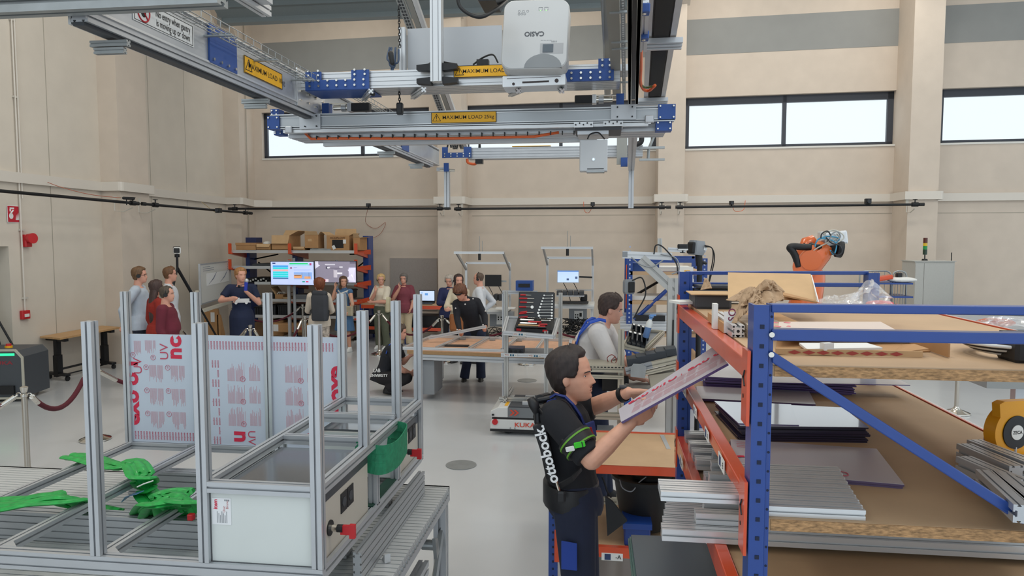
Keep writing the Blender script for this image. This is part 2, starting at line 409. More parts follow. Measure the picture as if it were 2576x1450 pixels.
wire([L(120, 459, .1), L(150, 470, .3), L(205, 485, .5), L(250, 493, .6), L(305, 498, .75)], .006, 'thin red cable from the left trunking to the stick camera', mat('thin_red_wire', 'b06a55', .6))
wire([W(925, 526, 1.1), W(920, 560, .1), W(945, 575, .05), W(970, 560, .05), W(955, 590, .05), W(915, 608, .1)], .005, 'looping red wire hanging down the wall beside the blue rack upright', MATS['thin_red_wire'])
wire([W(1843, 522, 1.1), W(1850, 532, .6), W(1870, 528, .3), W(1875, 505, .1)], .006, 'thin orange wire looping under the camera right of the pillar', ORW)
wire([W(1489, 524, 1.1), W(1480, 536, .6), W(1470, 530, .3), W(1468, 508, .1)], .006, 'thin orange wire looping under the camera above the lit monitor', ORW)
wire([L(507, 508, .1), L(522, 520, .5), L(530, 526, .8), L(545, 535, .9), L(552, 520, .9)], .005, 'thin yellow wire from the trunking to the whiteboard camera', mat('thin_yellow_wire', 'b79a55', .6))
# conduit, siren, call point and sign on the left wall
yy = L(45, 500).y
for off, nm in ((0, 'left'), (.05, 'right')):
    t = thing('conduit_pipe', 'thin grey conduit running down the left wall, %s one of the pair' % nm, 'pipe', (lx(yy+off, .035), yy+off, 1.1))
    MB().cyl((lx(yy+off, .035), yy+off, 1.1 if off == 0 else 3.0), (lx(yy+off, .035), yy+off, 8.5), .012, n=8).build('tube', TRK, t)
    m = MB()
    for z in (1.4, 2.5, 3.4, 4.6, 5.8, 7): m.box((lx(yy+off, .02), yy+off, z), (.04, .05, .03))
    m.build('clip', BRK, t)
p = L(62, 603); r = thing('fire_siren', 'red round fire alarm siren on the left wall conduit', 'siren', p)
MB().box(p+V((.04, 0, -.02)), (.08, .14, .2), ch=.015).build('base', RED, r)
MB().cyl(p+V((.06, 0, .02)), p+V((.17, -.02, .02)), .07, .085, n=20).build('horn', RED, r, smooth=40)
p = L(59, 792); r = thing('call_point', 'small red fire call point box near the wooden desk', 'alarm', p)
MB().box(p+V((.03, 0, 0)), (.06, .16, .14), ch=.01).build('housing', RED, r); MB().box(p+V((.065, 0, -.01)), (.01, .09, .05)).build('plate', WHITE, r)
p = L(32, 539); r = thing('fire_sign', 'red square fire alarm sign with white hand and flames on left wall', 'sign', p)
F_ = frame(p, (.068*-1, 1, 0), (0, 0, 1)); F_ = F_ @ T(0, 0, .01); q = .11
MB(F_).box((0, 0, 0), (.23, .25, .006)).build('plate', mat('sign_red', 'c01f33', .5), r); MB(F_).box((0, 0, -.003), (.25, .27, .004)).build('border', WHITEINK, r)
m = MB(F_); m.ell((-.05, -.03, .004), (.045, .05, .002)); m.cap((-.05, .02, .004), .012, (-.01, .055, .004), .012); m.box((-.03, .09, .004), (.09, .025, .002)); m.box((-.065, .06, .004), (.03, .04, .002)); m.build('hand_symbol', WHITEINK, r)
m = MB(F_)
for k in range(3): m.poly([(.04+k*.025, -.09, .004), (.065+k*.025, -.09, .004), (.06+k*.022, .0+k*.015, .004)])
m.build('flame_symbol', WHITEINK, r)
# dark grey wall panel
tag(wallbox(MB(), W(983, 700).x, W(1100, 700).x, .6, W(1040, 650).z, .04, .0).build('pinboard', mat('taupe_felt', 'a19a95', .9, noise=.04, nscale=30)), 'large taupe pinboard on the wall behind the maroon shirted woman', 'board')

# ============================================================ ROOF STEEL AND GANTRY
t = thing('roof_girder', 'grey profiled steel girder crossing the top of the hall', 'girder', (-3, 15.2, 7.5))
YG = 14.6
a = P(560, 57, Y=YG); b = P(1640, 10, Y=YG)
zb = (P(590, 57, Y=YG).z); m = MB()
x0 = P(552, 40, Y=YG).x; x1 = P(1690, 10, Y=YG).x
m.prism([(0, 0), (.22, 0), (.22, .09), (.10, .22), (.10, .30), (0, .42), (0, .5), (.5, .5), (.5, .75), (-.9, .75), (-.9, .5), (-.3, .5), (-.3, .22), (-.2, .22), (0, .1)], (x0, YG, zb), (0, 1, 0), (0, 0, 1), x1-x0)
m.build('girder_body', GREYBEAM, t)
MB().b2((x0-.1, YG-1.6, zb+.5), (x1, YG-.9, zb+1.2)).build('upper_flange', GALV, t)
MB().b2((x0-.05, YG-.02, zb-.02), (x0+.06, YG+.3, zb+.5)).build('end_plate', GALV, t)
# silvery beam end at top left, closest to the camera
t = thing('ceiling_rail', 'silvery crossing ceiling rail at the top left corner', 'rail', P(0, 40, Y=3.0))
YQ = 3.0; b = P(562, 24, Y=YQ); z = P(60, 48, Y=YQ+.1).z
MB().prof((-5.5, YQ+.05, z+.045), (b.x-.03, YQ+.05, z+.045), .09, .085, 1, up=(0, 0, 1)).build('profile', GALV, t)
MB().b2((-5.5, YQ-.01, z+.055), (b.x-.1, YQ+.0, z+.07)).build('cover_strip', ALU2, t)
MB().b2((-5.5, YQ+.1, z+.09), (b.x-.25, YQ+.25, z+.15)).build('track', DARK, t)
MB().prof((b.x-.04, YQ-.2, z+.1), (b.x-.02, YQ+.45, z+.1), .05, .05).build('end_arm', ALU2, t)
MB().b2((b.x, YQ+.2, z+.1), (b.x+.06, YQ+.35, z+.13)).build('end_plate', ALU, t)

def boltrow(mb, M, pts, r=.009):
    for x, y in pts: mb.cyl(M @ V((x, y, 0)), M @ V((x, y, .012)), r, n=8)
def warn(par, M, wd, ht, txt, bold=.012):
    MB(M).box((0, 0, .001), (wd, ht, .003)).build('warning_plate', YEL, par)
    m = MB(M); b = ht*.045
    for a, c in (((-wd/2, -ht/2), (wd/2, -ht/2+b)), ((-wd/2, ht/2-b), (wd/2, ht/2)), ((-wd/2, -ht/2), (-wd/2+b, ht/2)), ((wd/2-b, -ht/2), (wd/2, ht/2))): m.b2((a[0], a[1], .0028), (c[0], c[1], .0034))
    s = ht*.34; cx = -wd/2+ht*.5
    tri = [V((cx-s*1.1, -s*.85, .003)), V((cx+s*1.1, -s*.85, .003)), V((cx, s, .003))]
    for i in range(3): m.cap(tri[i], ht*.022, tri[(i+1) % 3], ht*.022, n=6)
    m.box((cx, .06*ht, .003), (ht*.06, ht*.3, .001)); m.box((cx, -.2*ht, .003), (ht*.06, ht*.06, .001))
    text(m, txt, ht*.46, M.__class__.Identity(4) @ T(ht*.42, -.0, .0036), bold=.002, sx=1.06)
    m.build('warning_lettering', INK, par)
# ---- left long runway
XR = -2.39
t = thing('gantry_runway', 'long aluminium gantry runway overhead on the left with warning stickers', 'gantry', (XR, 6, 3.3), 'long overhead gantry runways')
ZU, ZL, = CAMH+1.30, CAMH+1.06
y0, y1 = 3.12, 10.25
m = MB(); m.b2((XR-.10, y0, ZL), (XR, y1, ZU)); m.build('beam', ALU, t)
m = MB()
for z in (ZL+.005, ZU-.012): m.b2((XR-.0, y0, z), (XR+.01, y1, z+.012))
m.build('beam_flange', ALU2, t)
MB().b2((XR, y0, ZU-.03), (XR+.004, y1, ZU-.022)).build('slot_line', DARK, t)
m = MB(); m.prof((XR-.045, y0, ZL-.025), (XR-.045, 9.9, ZL-.025), .09, .05, 2, 1, up=(0, 0, 1)); m.build('lower_profile', ALU, t)
MB().b2((XR-.075, y0, ZL-.068), (XR-.02, 9.8, ZL-.05)).build('guide_strip', DARK, t)
MB().b2((XR-.1, y0, ZL-.06), (XR-.085, 9.9, ZL-.02)).build('lower_rail', ALU2, t)
for y in (3.35, 4.85, 7.9, 9.2):
    m = MB(); m.prof((XR-.16, y, ZL-.09), (XR+.04, y, ZL-.09), .03, .03); m.prof((XR-.14, y, ZL-.125), (XR+.02, y, ZL-.125), .03, .03); m.build('cross_bracket', GALV, t)
# blue joining plate
pl0, pl1 = 2.39/((1521-524)/1800)*1.0, 2.39/((1521-590)/1800)
pl0, pl1 = P(522, 100, X=XR).y, P(590, 100, X=XR).y
MB().b2((XR+.002, pl0, ZL+.01), (XR+.014, pl1, ZU-.0)).build('blue_plate', BLUEP, t)
m = MB(); F_ = frame((XR+.014, 0, 0), (0, 1, 0), (0, 0, 1))
boltrow(m, F_, [(pl0+(pl1-pl0)*k, z) for k in (.1, .37, .63, .9) for z in (ZU-.03, ZL+.035)]); m.build('bolt', CHROME, t, kind='stuff')
# no entry sticker
s0, s1 = P(333, 50, X=XR).y, P(486, 110, X=XR).y; zc = P(410, 82, X=XR).z; wd = s1-s0
S = frame((XR+.003, (s0+s1)/2, ZU-.122), (0, 1, 0), (0, 0, 1))
SW = wd; SH = .125
MB(S).box((0, 0, 0), (SW, SH, .003)).build('notice_plate', mat('sticker_white', 'd9dad9', .5), t)
m = MB(S); b = .003
for a, c in (((-SW/2+.01, -SH/2+.006), (SW/2-.01, -SH/2+.006+b)), ((-SW/2+.01, SH/2-.006-b), (SW/2-.01, SH/2-.006)), ((-SW/2+.01, -SH/2+.006), (-SW/2+.01+b*1.5, SH/2-.006)), ((SW/2-.01-b*1.5, -SH/2+.006), (SW/2-.01, SH/2-.006))): m.b2((*a, .002), (*c, .0026))
text(m, 'No entry when gantry', .052, T(.075, .024, .003), .006, sx=SW/.62*.78); text(m, 'is moving up or down', .052, T(.075, -.024, .003), .006, sx=SW/.62*.78)
cx = -SW/2+.085
m.ell((cx, -.004, .002), (.022, .024, .002))
for k in range(4): m.box((cx-.018+k*.012, .022, .003), (.007, .026, .001))
m.build('notice_lettering', INK, t)
m = MB(S); m.tube([(cx+.05*math.cos(k*math.pi/12), .05*math.sin(k*math.pi/12), .003) for k in range(24)], .0045, 4, closed=True); m.tube([(cx-.035, .035, .004), (cx+.035, -.035, .004)], .004, 4); m.build('prohibition_ring', mat('ring_red', 'b3202c', .5), t)
s0, s1 = P(613, 170, X=XR).y, P(708, 210, X=XR).y
warn(t, frame((XR+.004, (s0+s1)/2, (ZU+ZL)/2-.015), (0, 1, 0), (0, 0, 1)), s1-s0, .115, 'MAXIMUM LOAD 10kg')
def mesh_tray(par, a, b, wd, m_=GALV, nm='wire_tray'):
    a, b = V(a), V(b); d, s, u = basis(b-a); m = MB(); n = 4; L_ = (b-a).length
    for k in range(n): m.tube([a+s*(wd*(k/(n-1)-.5)), b+s*(wd*(k/(n-1)-.5))], .0035, 4)
    for q in (-.5, .5): m.tube([a+s*wd*q+u*.04, b+s*wd*q+u*.04], .0035, 4)
    for i in range(int(L_/.1)):
        c = a+d*(i*.1); m.tube([c-s*wd/2+u*.04, c-s*wd/2, c+s*wd/2, c+s*wd/2+u*.04], .003, 4)
    m.build(nm, m_, par)
mesh_tray(t, (XR+.11, 3.4, ZU-.075), (XR+.11, 5.75, ZU-.075), .11)
m = MB()
for y in (4.1, 4.7, 5.3): m.b2((XR, y, ZU-.09), (XR+.18, y+.025, ZU-.08))
m.build('tray_bracket', GALV, t)
# thick end plates where the cross beam meets
yk = P(745, 250, X=XR).y
MB().b2((XR+.002, yk, ZL-.02), (XR+.012, yk+.55, ZU+.03)).build('junction_plate', ALU2, t)
m = MB(); F_ = frame((XR+.012, 0, 0), (0, 1, 0), (0, 0, 1))
boltrow(m, F_, [(yk+dx, z) for dx in (.05, .2, .35, .5) for z in (ZL+.03, ZU-.03, ZL+.1)]); m.build('bolt', CHROME, t, kind='stuff')
# far end: hanging foot and blue plates
for y in (7.5, 8.3): MB().b2((XR+.002, y, ZL), (XR+.012, y+.3, ZU)).build('blue_plate', BLUEP, t)
mesh_tray(t, (XR+.12, 6.2, ZU), (XR+.12, 9.4, ZU), .1)
yl = 10.2; xl = P(1125, 470, Y=yl).x
t = thing('hanging_post', 'slim aluminium vertical post hanging under the far end of the left runway', 'post', (xl, yl, P(1125, 525, Y=yl).z), 'gantry end posts')
MB().prof((xl, yl, P(1125, 522, Y=yl).z), (xl, yl, P(1125, 425, Y=yl).z), .075, .075).build('profile', ALU, t)
MB().box((xl, yl, P(1125, 525, Y=yl).z), (.09, .09, .03)).build('foot', BLACK, t); MB().b2((XR-.02, yl-.03, ZL-.08), (xl+.03, yl+.03, ZL-.03)).build('side_arm', ALU, t)
MB().box((xl, yl-.05, P(1125, 422, Y=yl).z), (.07, .03, .12)).build('blue_plate', BLUEP, t)
MB().cyl((xl-.1, yl-.02, P(1125, 428, Y=yl).z), (xl+.12, yl-.02, P(1125, 430, Y=yl).z), .02, n=8).build('cross_pin', CHROME, t)
# ---- upper cross beam with the projector
YB = 5.45
def zat(px, py, Y=YB): return P(px, py, Y=Y).z
xa, xb = P(748, 200, Y=YB).x, P(1560, 180, Y=YB).x; zb_, zt_ = zat(900, 222), zat(930, 178)
t = thing('gantry_cross_beam', 'ribbed aluminium cross beam overhead carrying the projector', 'beam', ((xa+xb)/2, YB, zb_), 'gantry cross beams')
hB = zt_-zb_
m = MB(); m.prof((xa, YB+.16, (zb_+zt_)/2), (xb, YB+.16, (zb_+zt_)/2), hB, .3, 4, 5, up=(0, 1, 0)); m.build('beam', ALU2, t)
def blueb(par, x0, x1, zlo, zhi, Y, up0=None, up1=None):
    pts = [(x0, zlo), (x1, zlo), (x1, zhi), (x0, zhi)]
    m = MB(); m.b2((x0, Y-.012, zlo), (x1, Y, zhi)); return m
Yf = YB+.0
bx = [P(x, 200, Y=Yf).x for x in (770, 810, 886, 930)]
m = MB(); m.b2((bx[0], Yf-.02, zb_-.01), (bx[3], Yf-.004, zb_+hB*.5)); m.b2((bx[0], Yf-.02, zb_+hB*.5), (bx[1], Yf-.004, zt_)); m.b2((bx[2], Yf-.02, zb_+hB*.5), (bx[3], Yf-.004, zt_+.005)); m.b2((bx[0], Yf-.015, zb_-.015), (bx[3], Yf+.3, zb_-.006)); m.build('blue_bracket', BLUEP, t)
m = MB(); F_ = frame((0, Yf-.02, 0), (1, 0, 0), (0, 0, 1))
boltrow(m, F_, [(bx[0]+.04+(bx[3]-bx[0]-.08)*k/6, zb_+dz) for k in range(7) for dz in (.02, .06)] + [(x, zb_+dz) for x in (bx[0]+.03, bx[1]-.02, bx[2]+.03, bx[3]-.03) for dz in (.1, .135)]); m.build('bolt', CHROME, t, kind='stuff')
bx = [P(x, 190, Y=Yf).x for x in (1421, 1505, 1544)]; zq = [zat(1480, y) for y in (205, 175, 150)]
m = MB(); m.b2((bx[0], Yf-.02, zq[0]), (bx[2], Yf-.004, zq[1])); m.b2((bx[1], Yf-.02, zq[1]), (bx[2], Yf-.004, zq[2])); m.build('blue_bracket', BLUEP, t)
m = MB(); boltrow(m, F_, [(bx[0]+.05+(bx[2]-bx[0]-.08)*k/4, zq[0]+dz) for k in range(5) for dz in (.02, .06)]+[(x, zq[1]+dz) for x in (bx[1]+.03, bx[2]-.03) for dz in (.02, .06)]); m.build('bolt', CHROME, t, kind='stuff')
x0, x1 = P(1140, 180, Y=Yf-.03).x, P(1300, 180, Y=Yf-.03).x
warn(t, frame(((x0+x1)/2, Yf-.01, zat(1200, 180)), (1, 0, 0), (0, 0, 1)), x1-x0, .088, 'MAXIMUM LOAD 25kg')
m = MB(); zz = zb_-.02
for px in (930, 1060, 1320): x = P(px, 235, Y=YB).x; m.prof((x-.15, YB+.3, zz), (x+.05, YB-.12, zz-.03), .035, .035)
m.build('tilted_arm', ALU2, t)
m = MB(); x = P(938, 232, Y=YB-.05).x; m.cyl((x-.03, YB-.05, zz-.02), (x+.02, YB-.1, zz-.05), .016, n=10); m.build('small_camera', BLACK, t)
# vertical post clamped to the beam
xp = P(1097, 150, Y=YB-.1).x
t2 = thing('support_post', 'bright vertical aluminium post clamped in front of the overhead cross beam', 'post', (xp, YB-.08, zb_))
MB().prof((xp, YB-.07, zat(1097, 207, YB-.07)), (xp, YB-.07, 6.0), .085, .085, 2).build('profile', ALU2, t2)
for s in (-1, 1):
    for z in (zt_-.01, zb_+.02): MB().prism([(0, -.025), (s*.11, -.015), (s*.11, .02), (0, .03)], (xp+s*.045, YB-.02, z), (1, 0, 0), (0, 0, 1), .07).build('corner_clamp', BLACK, t2)
# white switch cabinet on top of the beam
t = thing('control_cabinet', 'flat grey white control cabinet standing on the projector beam', 'cabinet', (P(1140, 165, Y=5.7).x, 5.7, zt_))
x0, x1 = P(1010, 120, Y=5.75).x, P(1500, 120, Y=5.75).x; x1 = P(1262, 120, Y=5.75).x
MB().b2((x0+.05, 5.75, zt_+.005), (x1, 5.79, P(1140, 68, Y=5.75).z)).build('panel', mat('cabinet_grey', 'b4b8bd', .5, .2), t)
MB().prof((x0+.02, 5.72, zt_+.005), (x0+.02, 5.72, P(1015, 70, Y=5.72).z), .05, .05).build('edge_post', ALU2, t)
MB().tube(smooth_path([P(1190, 163, Y=5.5), P(1215, 145, Y=5.5), P(1240, 138, Y=5.5), P(1253, 158, Y=5.5)]), .007, 6).build('cable', BLACK, t)
MB().tube(smooth_path([P(1080, 162, Y=5.5), P(1095, 152, Y=5.5), P(1120, 158, Y=5.5), P(1150, 163, Y=5.5)]), .01, 6).build('cable', BLACK, t)
MB().box(P(1215, 158, Y=5.5), (.09, .06, .04)).build('power_adapter', BLACK, t)
m = MB(); 
for a in ((980, 150, 1000, 125), (985, 160, 992, 130), (995, 168, 985, 140)): m.tube(smooth_path([P(a[0], 120, Y=5.6), P(a[0]-5, a[1], Y=5.5), P(a[2], a[1]+8, Y=5.5), P(a[2]+3, a[3], Y=5.6)]), .008, 6)
m.build('cable_bundle', mat('blue_grey_cable', '3b4d66', .6), t); MB().cap(P(983, 135, Y=5.45), .022, P(987, 158, Y=5.45), .018).build('plug', BLACK, t, smooth=True)
# chains
for nm, (pa, pb), lab in (('upper', ((1003, 15), (1006, 120)), 'dark steel chain hanging from above to the cable bundle'), ('lower', ((1004, 225), (1006, 268)), 'dark steel chain hanging between the two cross beams')):
    a, b = P(*pa, Y=5.6), P(*pb, Y=5.6); n = int((b-a).length/.022); m = MB()
    for i in range(n):
        c = lerp(a, b, (i+.5)/n); ax = V((1, 0, 0)) if i % 2 else V((0, 1, 0))
        m.tube([c+ax*(.008*math.cos(k*math.pi/4))+V((0, 0, .016*math.sin(k*math.pi/4))) for k in range(8)], .0035, 4, closed=True)
    t3 = thing('chain', lab, 'chain', b); m.build('links', BLACKM, t3, kind='stuff')
    if nm == 'lower': MB().box(P(1006, 274, Y=5.6), (.05, .05, .09), ch=.01).build('hook_block', BLACK, t3)
# ---- projector
YP = 5.05
t = thing('projector', 'white upside down projector hanging from the cross beam', 'projector', P(1347, 180, Y=YP))
# housing seen from its lid: a rounded square tilted towards the camera
zc = P(1346, 85, Y=YP); wP = P(1430, 90, Y=YP).x-P(1263, 90, Y=YP).x; hP = P(1346, -8, Y=YP).z-P(1346, 183, Y=YP).z
A = frame(zc, (1, -.03, -.02), (0, .22, 1))
def rrect(w_, h_, r, n=5):
    o = []
    for cx, cy, a0 in ((w_/2-r, h_/2-r, 0), (-w_/2+r, h_/2-r, 90), (-w_/2+r, -h_/2+r, 180), (w_/2-r, -h_/2+r, 270)):
        for k in range(n+1): a = R(a0+90*k/n); o.append((cx+r*math.cos(a), cy+r*math.sin(a)))
    return o
LID = mat('projector_lid', 'c3c5c6', .35, .1, noise=.02, nscale=3)
rs = []
for z, s in ((-.15, .97), (-.13, 1), (-.02, 1), (-.006, .99), (0, .965)): rs.append([(x*s, y*s, z) for x, y in rrect(wP, hP, .07)])
MB(A).rings(rs).build('housing', LID, t, smooth=35)
m = MB(A); text(m, 'CASIO', .048, T(-.005, -.0, .002) @ RZ(180), .02); m.build('lettering', mat('logo_grey', '4a4e55', .5), t)
m = MB(A)
for x, y in ((-.12, .17), (-.09, .17), (-.06, .17), (-.10, .15), (-.08, .15), (-.12, .15)): m.tube([V((x+.008*math.cos(k*math.pi/4), y+.008*math.sin(k*math.pi/4), .001)) for k in range(8)], .001, 4, closed=True)
for x in (.03, .07): m.tube([V((x+q[0]*.013, .185+q[1]*.01, .001)) for q in ((-1, -1), (1, -1), (1, 1), (-1, 1))], .001, 4, closed=True)
m.build('button', mat('button_grey', '93969a', .5), t)
m = MB(A)
for x in (.03, .07): m.ell((x, .172, .002), (.004, .003, .002))
m.build('status_led', mat('green_led', '9cff8a', .4, emit=1.5), t)
m = MB(A); m.box((.12, -.11, .0), (.16, .075, .003), ch=.0); m.build('lens_shift_recess', mat('recess_grey', 'a9abae', .5), t)
MB(A).box((.095, -.11, .002), (.072, .058, .006)).build('lens_window', mat('lens_glass', '5a636b', .1), t)
m = MB(A); rr = [(.03+.0, -hP/2+.005)]
arc = [(.13*math.cos(R(k)), .10*math.sin(R(k))) for k in range(0, 181, 15)]
m.prism([(x+.065, y-hP/2+.008) for x, y in arc], (0, 0, -.02), (1, 0, 0), (0, 1, 0), .0225); m.build('lens_hood', mat('hood_grey', '85898c', .4, .2), t)
m = MB(A); 
for i in range(4): m.box((.05+i*.02, -.05+.0*i, .001), (.015, .002, .001)); m.box((.12+i*.01, -.06, .001), (.006, .01, .001))
m.build('fine_print', MATS['button_grey'], t)
bp = [P(x, y, Y=YP+.1) for x, y in ((1266, 186), (1424, 182))]
t2 = thing('sensor_unit', 'flat metal sensor bracket with slot and lens under the projector', 'sensor', P(1345, 215, Y=YP+.1))
z1, z0 = P(1345, 192, Y=YP+.08).z, P(1345, 220, Y=YP+.08).z
A = frame((bp[0].x, YP+.05, z0), (1, 0, .015), (0, 0, 1)); ww = bp[1].x-bp[0].x
MB(A).box((ww/2, (z1-z0)/2, -.1), (ww, z1-z0, .2), ch=.006).build('housing', ALU2, t2)
m = MB(A); m.box((ww*.53, .028, .002), (ww*.42, .012, .002)); m.cyl((ww*.86, .03, 0), (ww*.86, .03, .004), .014, n=16); m.cyl((ww*.18, .02, 0), (ww*.18, .02, .003), .01, n=16); m.box((ww*.5, .058, .001), (ww*.85, .003, .002)); m.build('slot', mat('slot_red_black', '2a1512', .2), t2)
m = MB()
for px in (1300, 1408): a = P(px, 215, Y=YP+.15); m.prof(a+V((-.03, .15, .05)), a+V((.02, -.05, -.05)), .035, .035)
m.build('mount_arm', ALU2, t2)
wire([P(1150, -10, Y=4.6), P(1158, 18, Y=4.6), P(1185, 38, Y=4.6), P(1215, 42, Y=4.6), P(1250, 22, Y=4.7), P(1275, 2, Y=4.9)], .012, 'thick black cable looping at the top left of the projector', BLACK, name='hanging_cable')
single(MB().prism([(0, 0), (.22, 0), (.17, -.1), (.06, -.1)], P(1198, -4, Y=4.9), (1, 0, 0), (0, 0, 1), .25), 'ceiling_mount', 'black mounting plate above the left corner of the projector', 'mount', BLACKM)
# ---- lower cross beam (25 kg)
YL = 5.75; zt_, zb_ = P(808, 288, Y=YL).z, P(808, 322, Y=YL).z; hh = zt_-zb_
x0, x1 = P(680, 300, Y=YL).x, P(1697, 290, Y=YL).x
t = thing('gantry_cross_beam', 'smooth aluminium cross beam with maximum load 25kg sticker under the runway', 'beam', ((x0+x1)/2, YL, zb_), 'gantry cross beams')
MB().b2((x0, YL, zb_), (x1, YL+.09, zt_)).build('beam', mat('beam_satin', 'b4b9bd', .4, .5), t)
m = MB()
for z in (zb_-.004, zb_+.012, zt_-.02, zt_): m.b2((x0, YL-.008, z), (x1, YL, z+.006))
m.build('beam_flange', ALU2, t); m = MB()
for z in (zb_+.006, zt_-.01): m.b2((x0, YL-.003, z), (x1, YL-.001, z+.004))
m.build('slot_line', DARK, t)
MB().prof((x0+.1, YL+.3, zb_-.03), (x1-.05, YL+.3, zb_-.03), .06, .36, 1, 3, up=(0, 1, 0)).build('lower_profile', ALU, t)
MB().b2((P(712, 330, Y=YL).x, YL+.0, zb_-.035), (x1-.2, YL+.05, zb_-.01)).build('front_strip', ALU2, t)
MB().b2((P(760, 340, Y=YL).x, YL+.45, zb_-.09), (P(1500, 340, Y=YL).x, YL+.5, zb_-.03)).build('perforated_plate', ALU2, t)
p0, p1 = P(768, 350, Y=YL+.1), P(1500, 341, Y=YL+.1)
MB().tube([p0+V((0, 0, .05)), p0+V((.05, 0, 0)), p0+V((.3, 0, .0)), lerp(p0, p1, .5)-V((0, 0, .01)), p1-V((.5, 0, .0)), p1+V((-.3, 0, .03))], .012, 6).build('orange_hose', ORW, t, smooth=True)
m = MB()
for k in range(26): m.b2((lerp(p0, p1, k/26).x+.1, YL+.085, p0.z-.005), (lerp(p0, p1, k/26).x+.108, YL+.115, p0.z+.025))
m.build('cable_tie', BLACK, t, kind='stuff')
warn(t, frame(((P(1086, 297, Y=YL).x+P(1249, 295, Y=YL).x)/2, YL-.012, P(1168, 296, Y=YL).z), (1, 0, .0), (0, 0, 1)), P(1249, 295, Y=YL).x-P(1086, 297, Y=YL).x, .088, 'MAXIMUM LOAD 25kg')
def bplate(a, b, Y, par, nb=2):
    p, q = P(a[0], a[1], Y=Y), P(b[0], b[1], Y=Y); MB().b2((p.x, Y-.01, q.z), (q.x, Y+.1, p.z)).build('blue_plate', BLUEP, par)
    m = MB(); F_ = frame((0, Y-.01, 0), (1, 0, 0), (0, 0, 1)); e = .015
    boltrow(m, F_, [(x, z) for x in (p.x+e, q.x-e) for z in (p.z-e, q.z+e)], .007); m.build('bolt', CHROME, par, kind='stuff')
bplate((673, 293), (704, 325), YL-.01, t); bplate((682, 275), (702, 293), YL+.1, t); bplate((1656, 263), (1699, 300), YL-.01, t); bplate((1650, 305), (1690, 329), YL+.02, t); bplate((690, 326), (712, 340), YL+.15, t)
for a, b in (((753, 287), (806, 324)), ((1537, 264), (1600, 300))):
    p, q = P(*a, Y=YL-.02), P(*b, Y=YL-.02); MB().b2((p.x, YL-.022, q.z), (q.x, YL-.012, p.z)).build('clamp_plate', ALU, t)
    m = MB(); boltrow(m, frame((0, YL-.022, 0), (1, 0, 0), (0, 0, 1)), [(x, z) for x in (p.x+.05, q.x-.03) for z in (p.z-.02, q.z+.02)], .006); m.build('bolt', BLACKM, t, kind='stuff')
for a, b in (((716, 318), (733, 334)), ((1623, 290), (1645, 308))):
    p, q = P(*a, Y=YL-.03), P(*b, Y=YL-.03); MB().b2((p.x, YL-.03, q.z), (q.x, YL-.01, p.z), ch=.006).build('small_plate', ALU, t)
for nm, (a, b), s in (('left', ((886, 261), (932, 280)), 1), ('right', ((1446, 242), (1490, 261)), -1)):
    p, q = P(*a, Y=YL+.12), P(*b, Y=YL+.12); r = thing('drive_motor', 'black electric drive motor on the %s side above the 25kg beam' % nm, 'motor', (p+q)/2, 'gantry drive motors')
    c = (p+q)/2; MB().box(c, (abs(q.x-p.x), .07, abs(p.z-q.z)), ch=.008).build('motor_body', BLACK, r)
    e = c.x-s*abs(q.x-p.x)/2
    MB().box((e-s*.015, c.y, c.z), (.035, .08, .07), ch=.004).build('flange', ALU2, r)
    MB().cyl((e-s*.03, c.y, c.z), (e-s*.16, c.y, c.z), .022, n=14).build('coupling', CHROME, r)
    MB().cyl((e-s*.05, c.y, c.z), (e-s*.09, c.y, c.z), .032, n=14).build('coupling_ring', ALU, r)
    MB().cyl((e-s*.03, c.y, c.z+.03), (e-s*.25, c.y, c.z+.035), .008, n=8).build('shaft', CHROME, r)
    MB().box((e-s*.22, c.y, c.z-.01), (.06, .08, .09)).build('blue_block', BLUEP, r)
# ---- hoist carriage and white drive box
YH = 5.72
t = thing('hoist_trolley', 'trolley with two silver hole plates hanging under the right side of the 25kg beam', 'trolley', P(1505, 330, Y=YH))
for a, b in (((1444, 308), (1492, 321)), ((1518, 306), (1567, 318))):
    p, q = P(*a, Y=YH), P(*b, Y=YH); MB().b2((p.x, YH-.02, q.z), (q.x, YH+.25, p.z)).build('hole_plate', ALU2, t)
    m = MB(); boltrow(m, frame((0, YH-.021, 0), (1, 0, 0), (0, 0, 1)), [(p.x+(q.x-p.x)*k, q.z+.02+.012*(i % 2)) for i, k in enumerate((.1, .3, .5, .7, .9))], .006); m.build('hole', DARK, t, kind='stuff')
p, q = P(1446, 321, Y=YH), P(1562, 345, Y=YH+.2); MB().b2((p.x, YH, q.z+.03), (q.x, YH+.35, p.z)).build('carriage_body', DARK, t)
MB().b2((p.x+.02, YH+.02, q.z+.0), (q.x-.1, YH+.3, q.z+.03)).build('carriage_tray', ALU, t)
MB().tube(smooth_path([P(1478, 350, Y=YH), P(1485, 338, Y=YH), P(1505, 334, Y=YH), P(1521, 350, Y=YH)]), .006, 6).build('cable', BLACK, t)
t = thing('drive_box', 'white metal box with glowing blue button hanging under the trolley', 'box', P(1493, 430, Y=YH+.05))
p, q = P(1458, 352, Y=YH), P(1528, 430, Y=YH)
MB().b2((p.x, YH, q.z), (q.x, YH+.12, p.z), ch=.006).build('housing', mat('box_white', 'c8cacc', .42, .1), t)
c = P(1493, 401, Y=YH); m = MB(); m.cyl(c, c-V((0, .004, 0)), .014, n=20); m.build('button_ring', ALU2, t)
MB().cyl(c-V((0, .004, 0)), c-V((0, .006, 0)), .007, n=12).build('button_light', mat('blue_led', '9fd4ff', .4, emit=3), t)
p = P(1498, 425, Y=YH); MB().box(p-V((0, .001, 0)), (.13, .004, .005)).build('slot', BLACK, t); MB().b2((p.x-.07, YH+.0, q.z-.01), (p.x+.07, YH+.1, q.z)).build('bottom_foot', GALV, t)
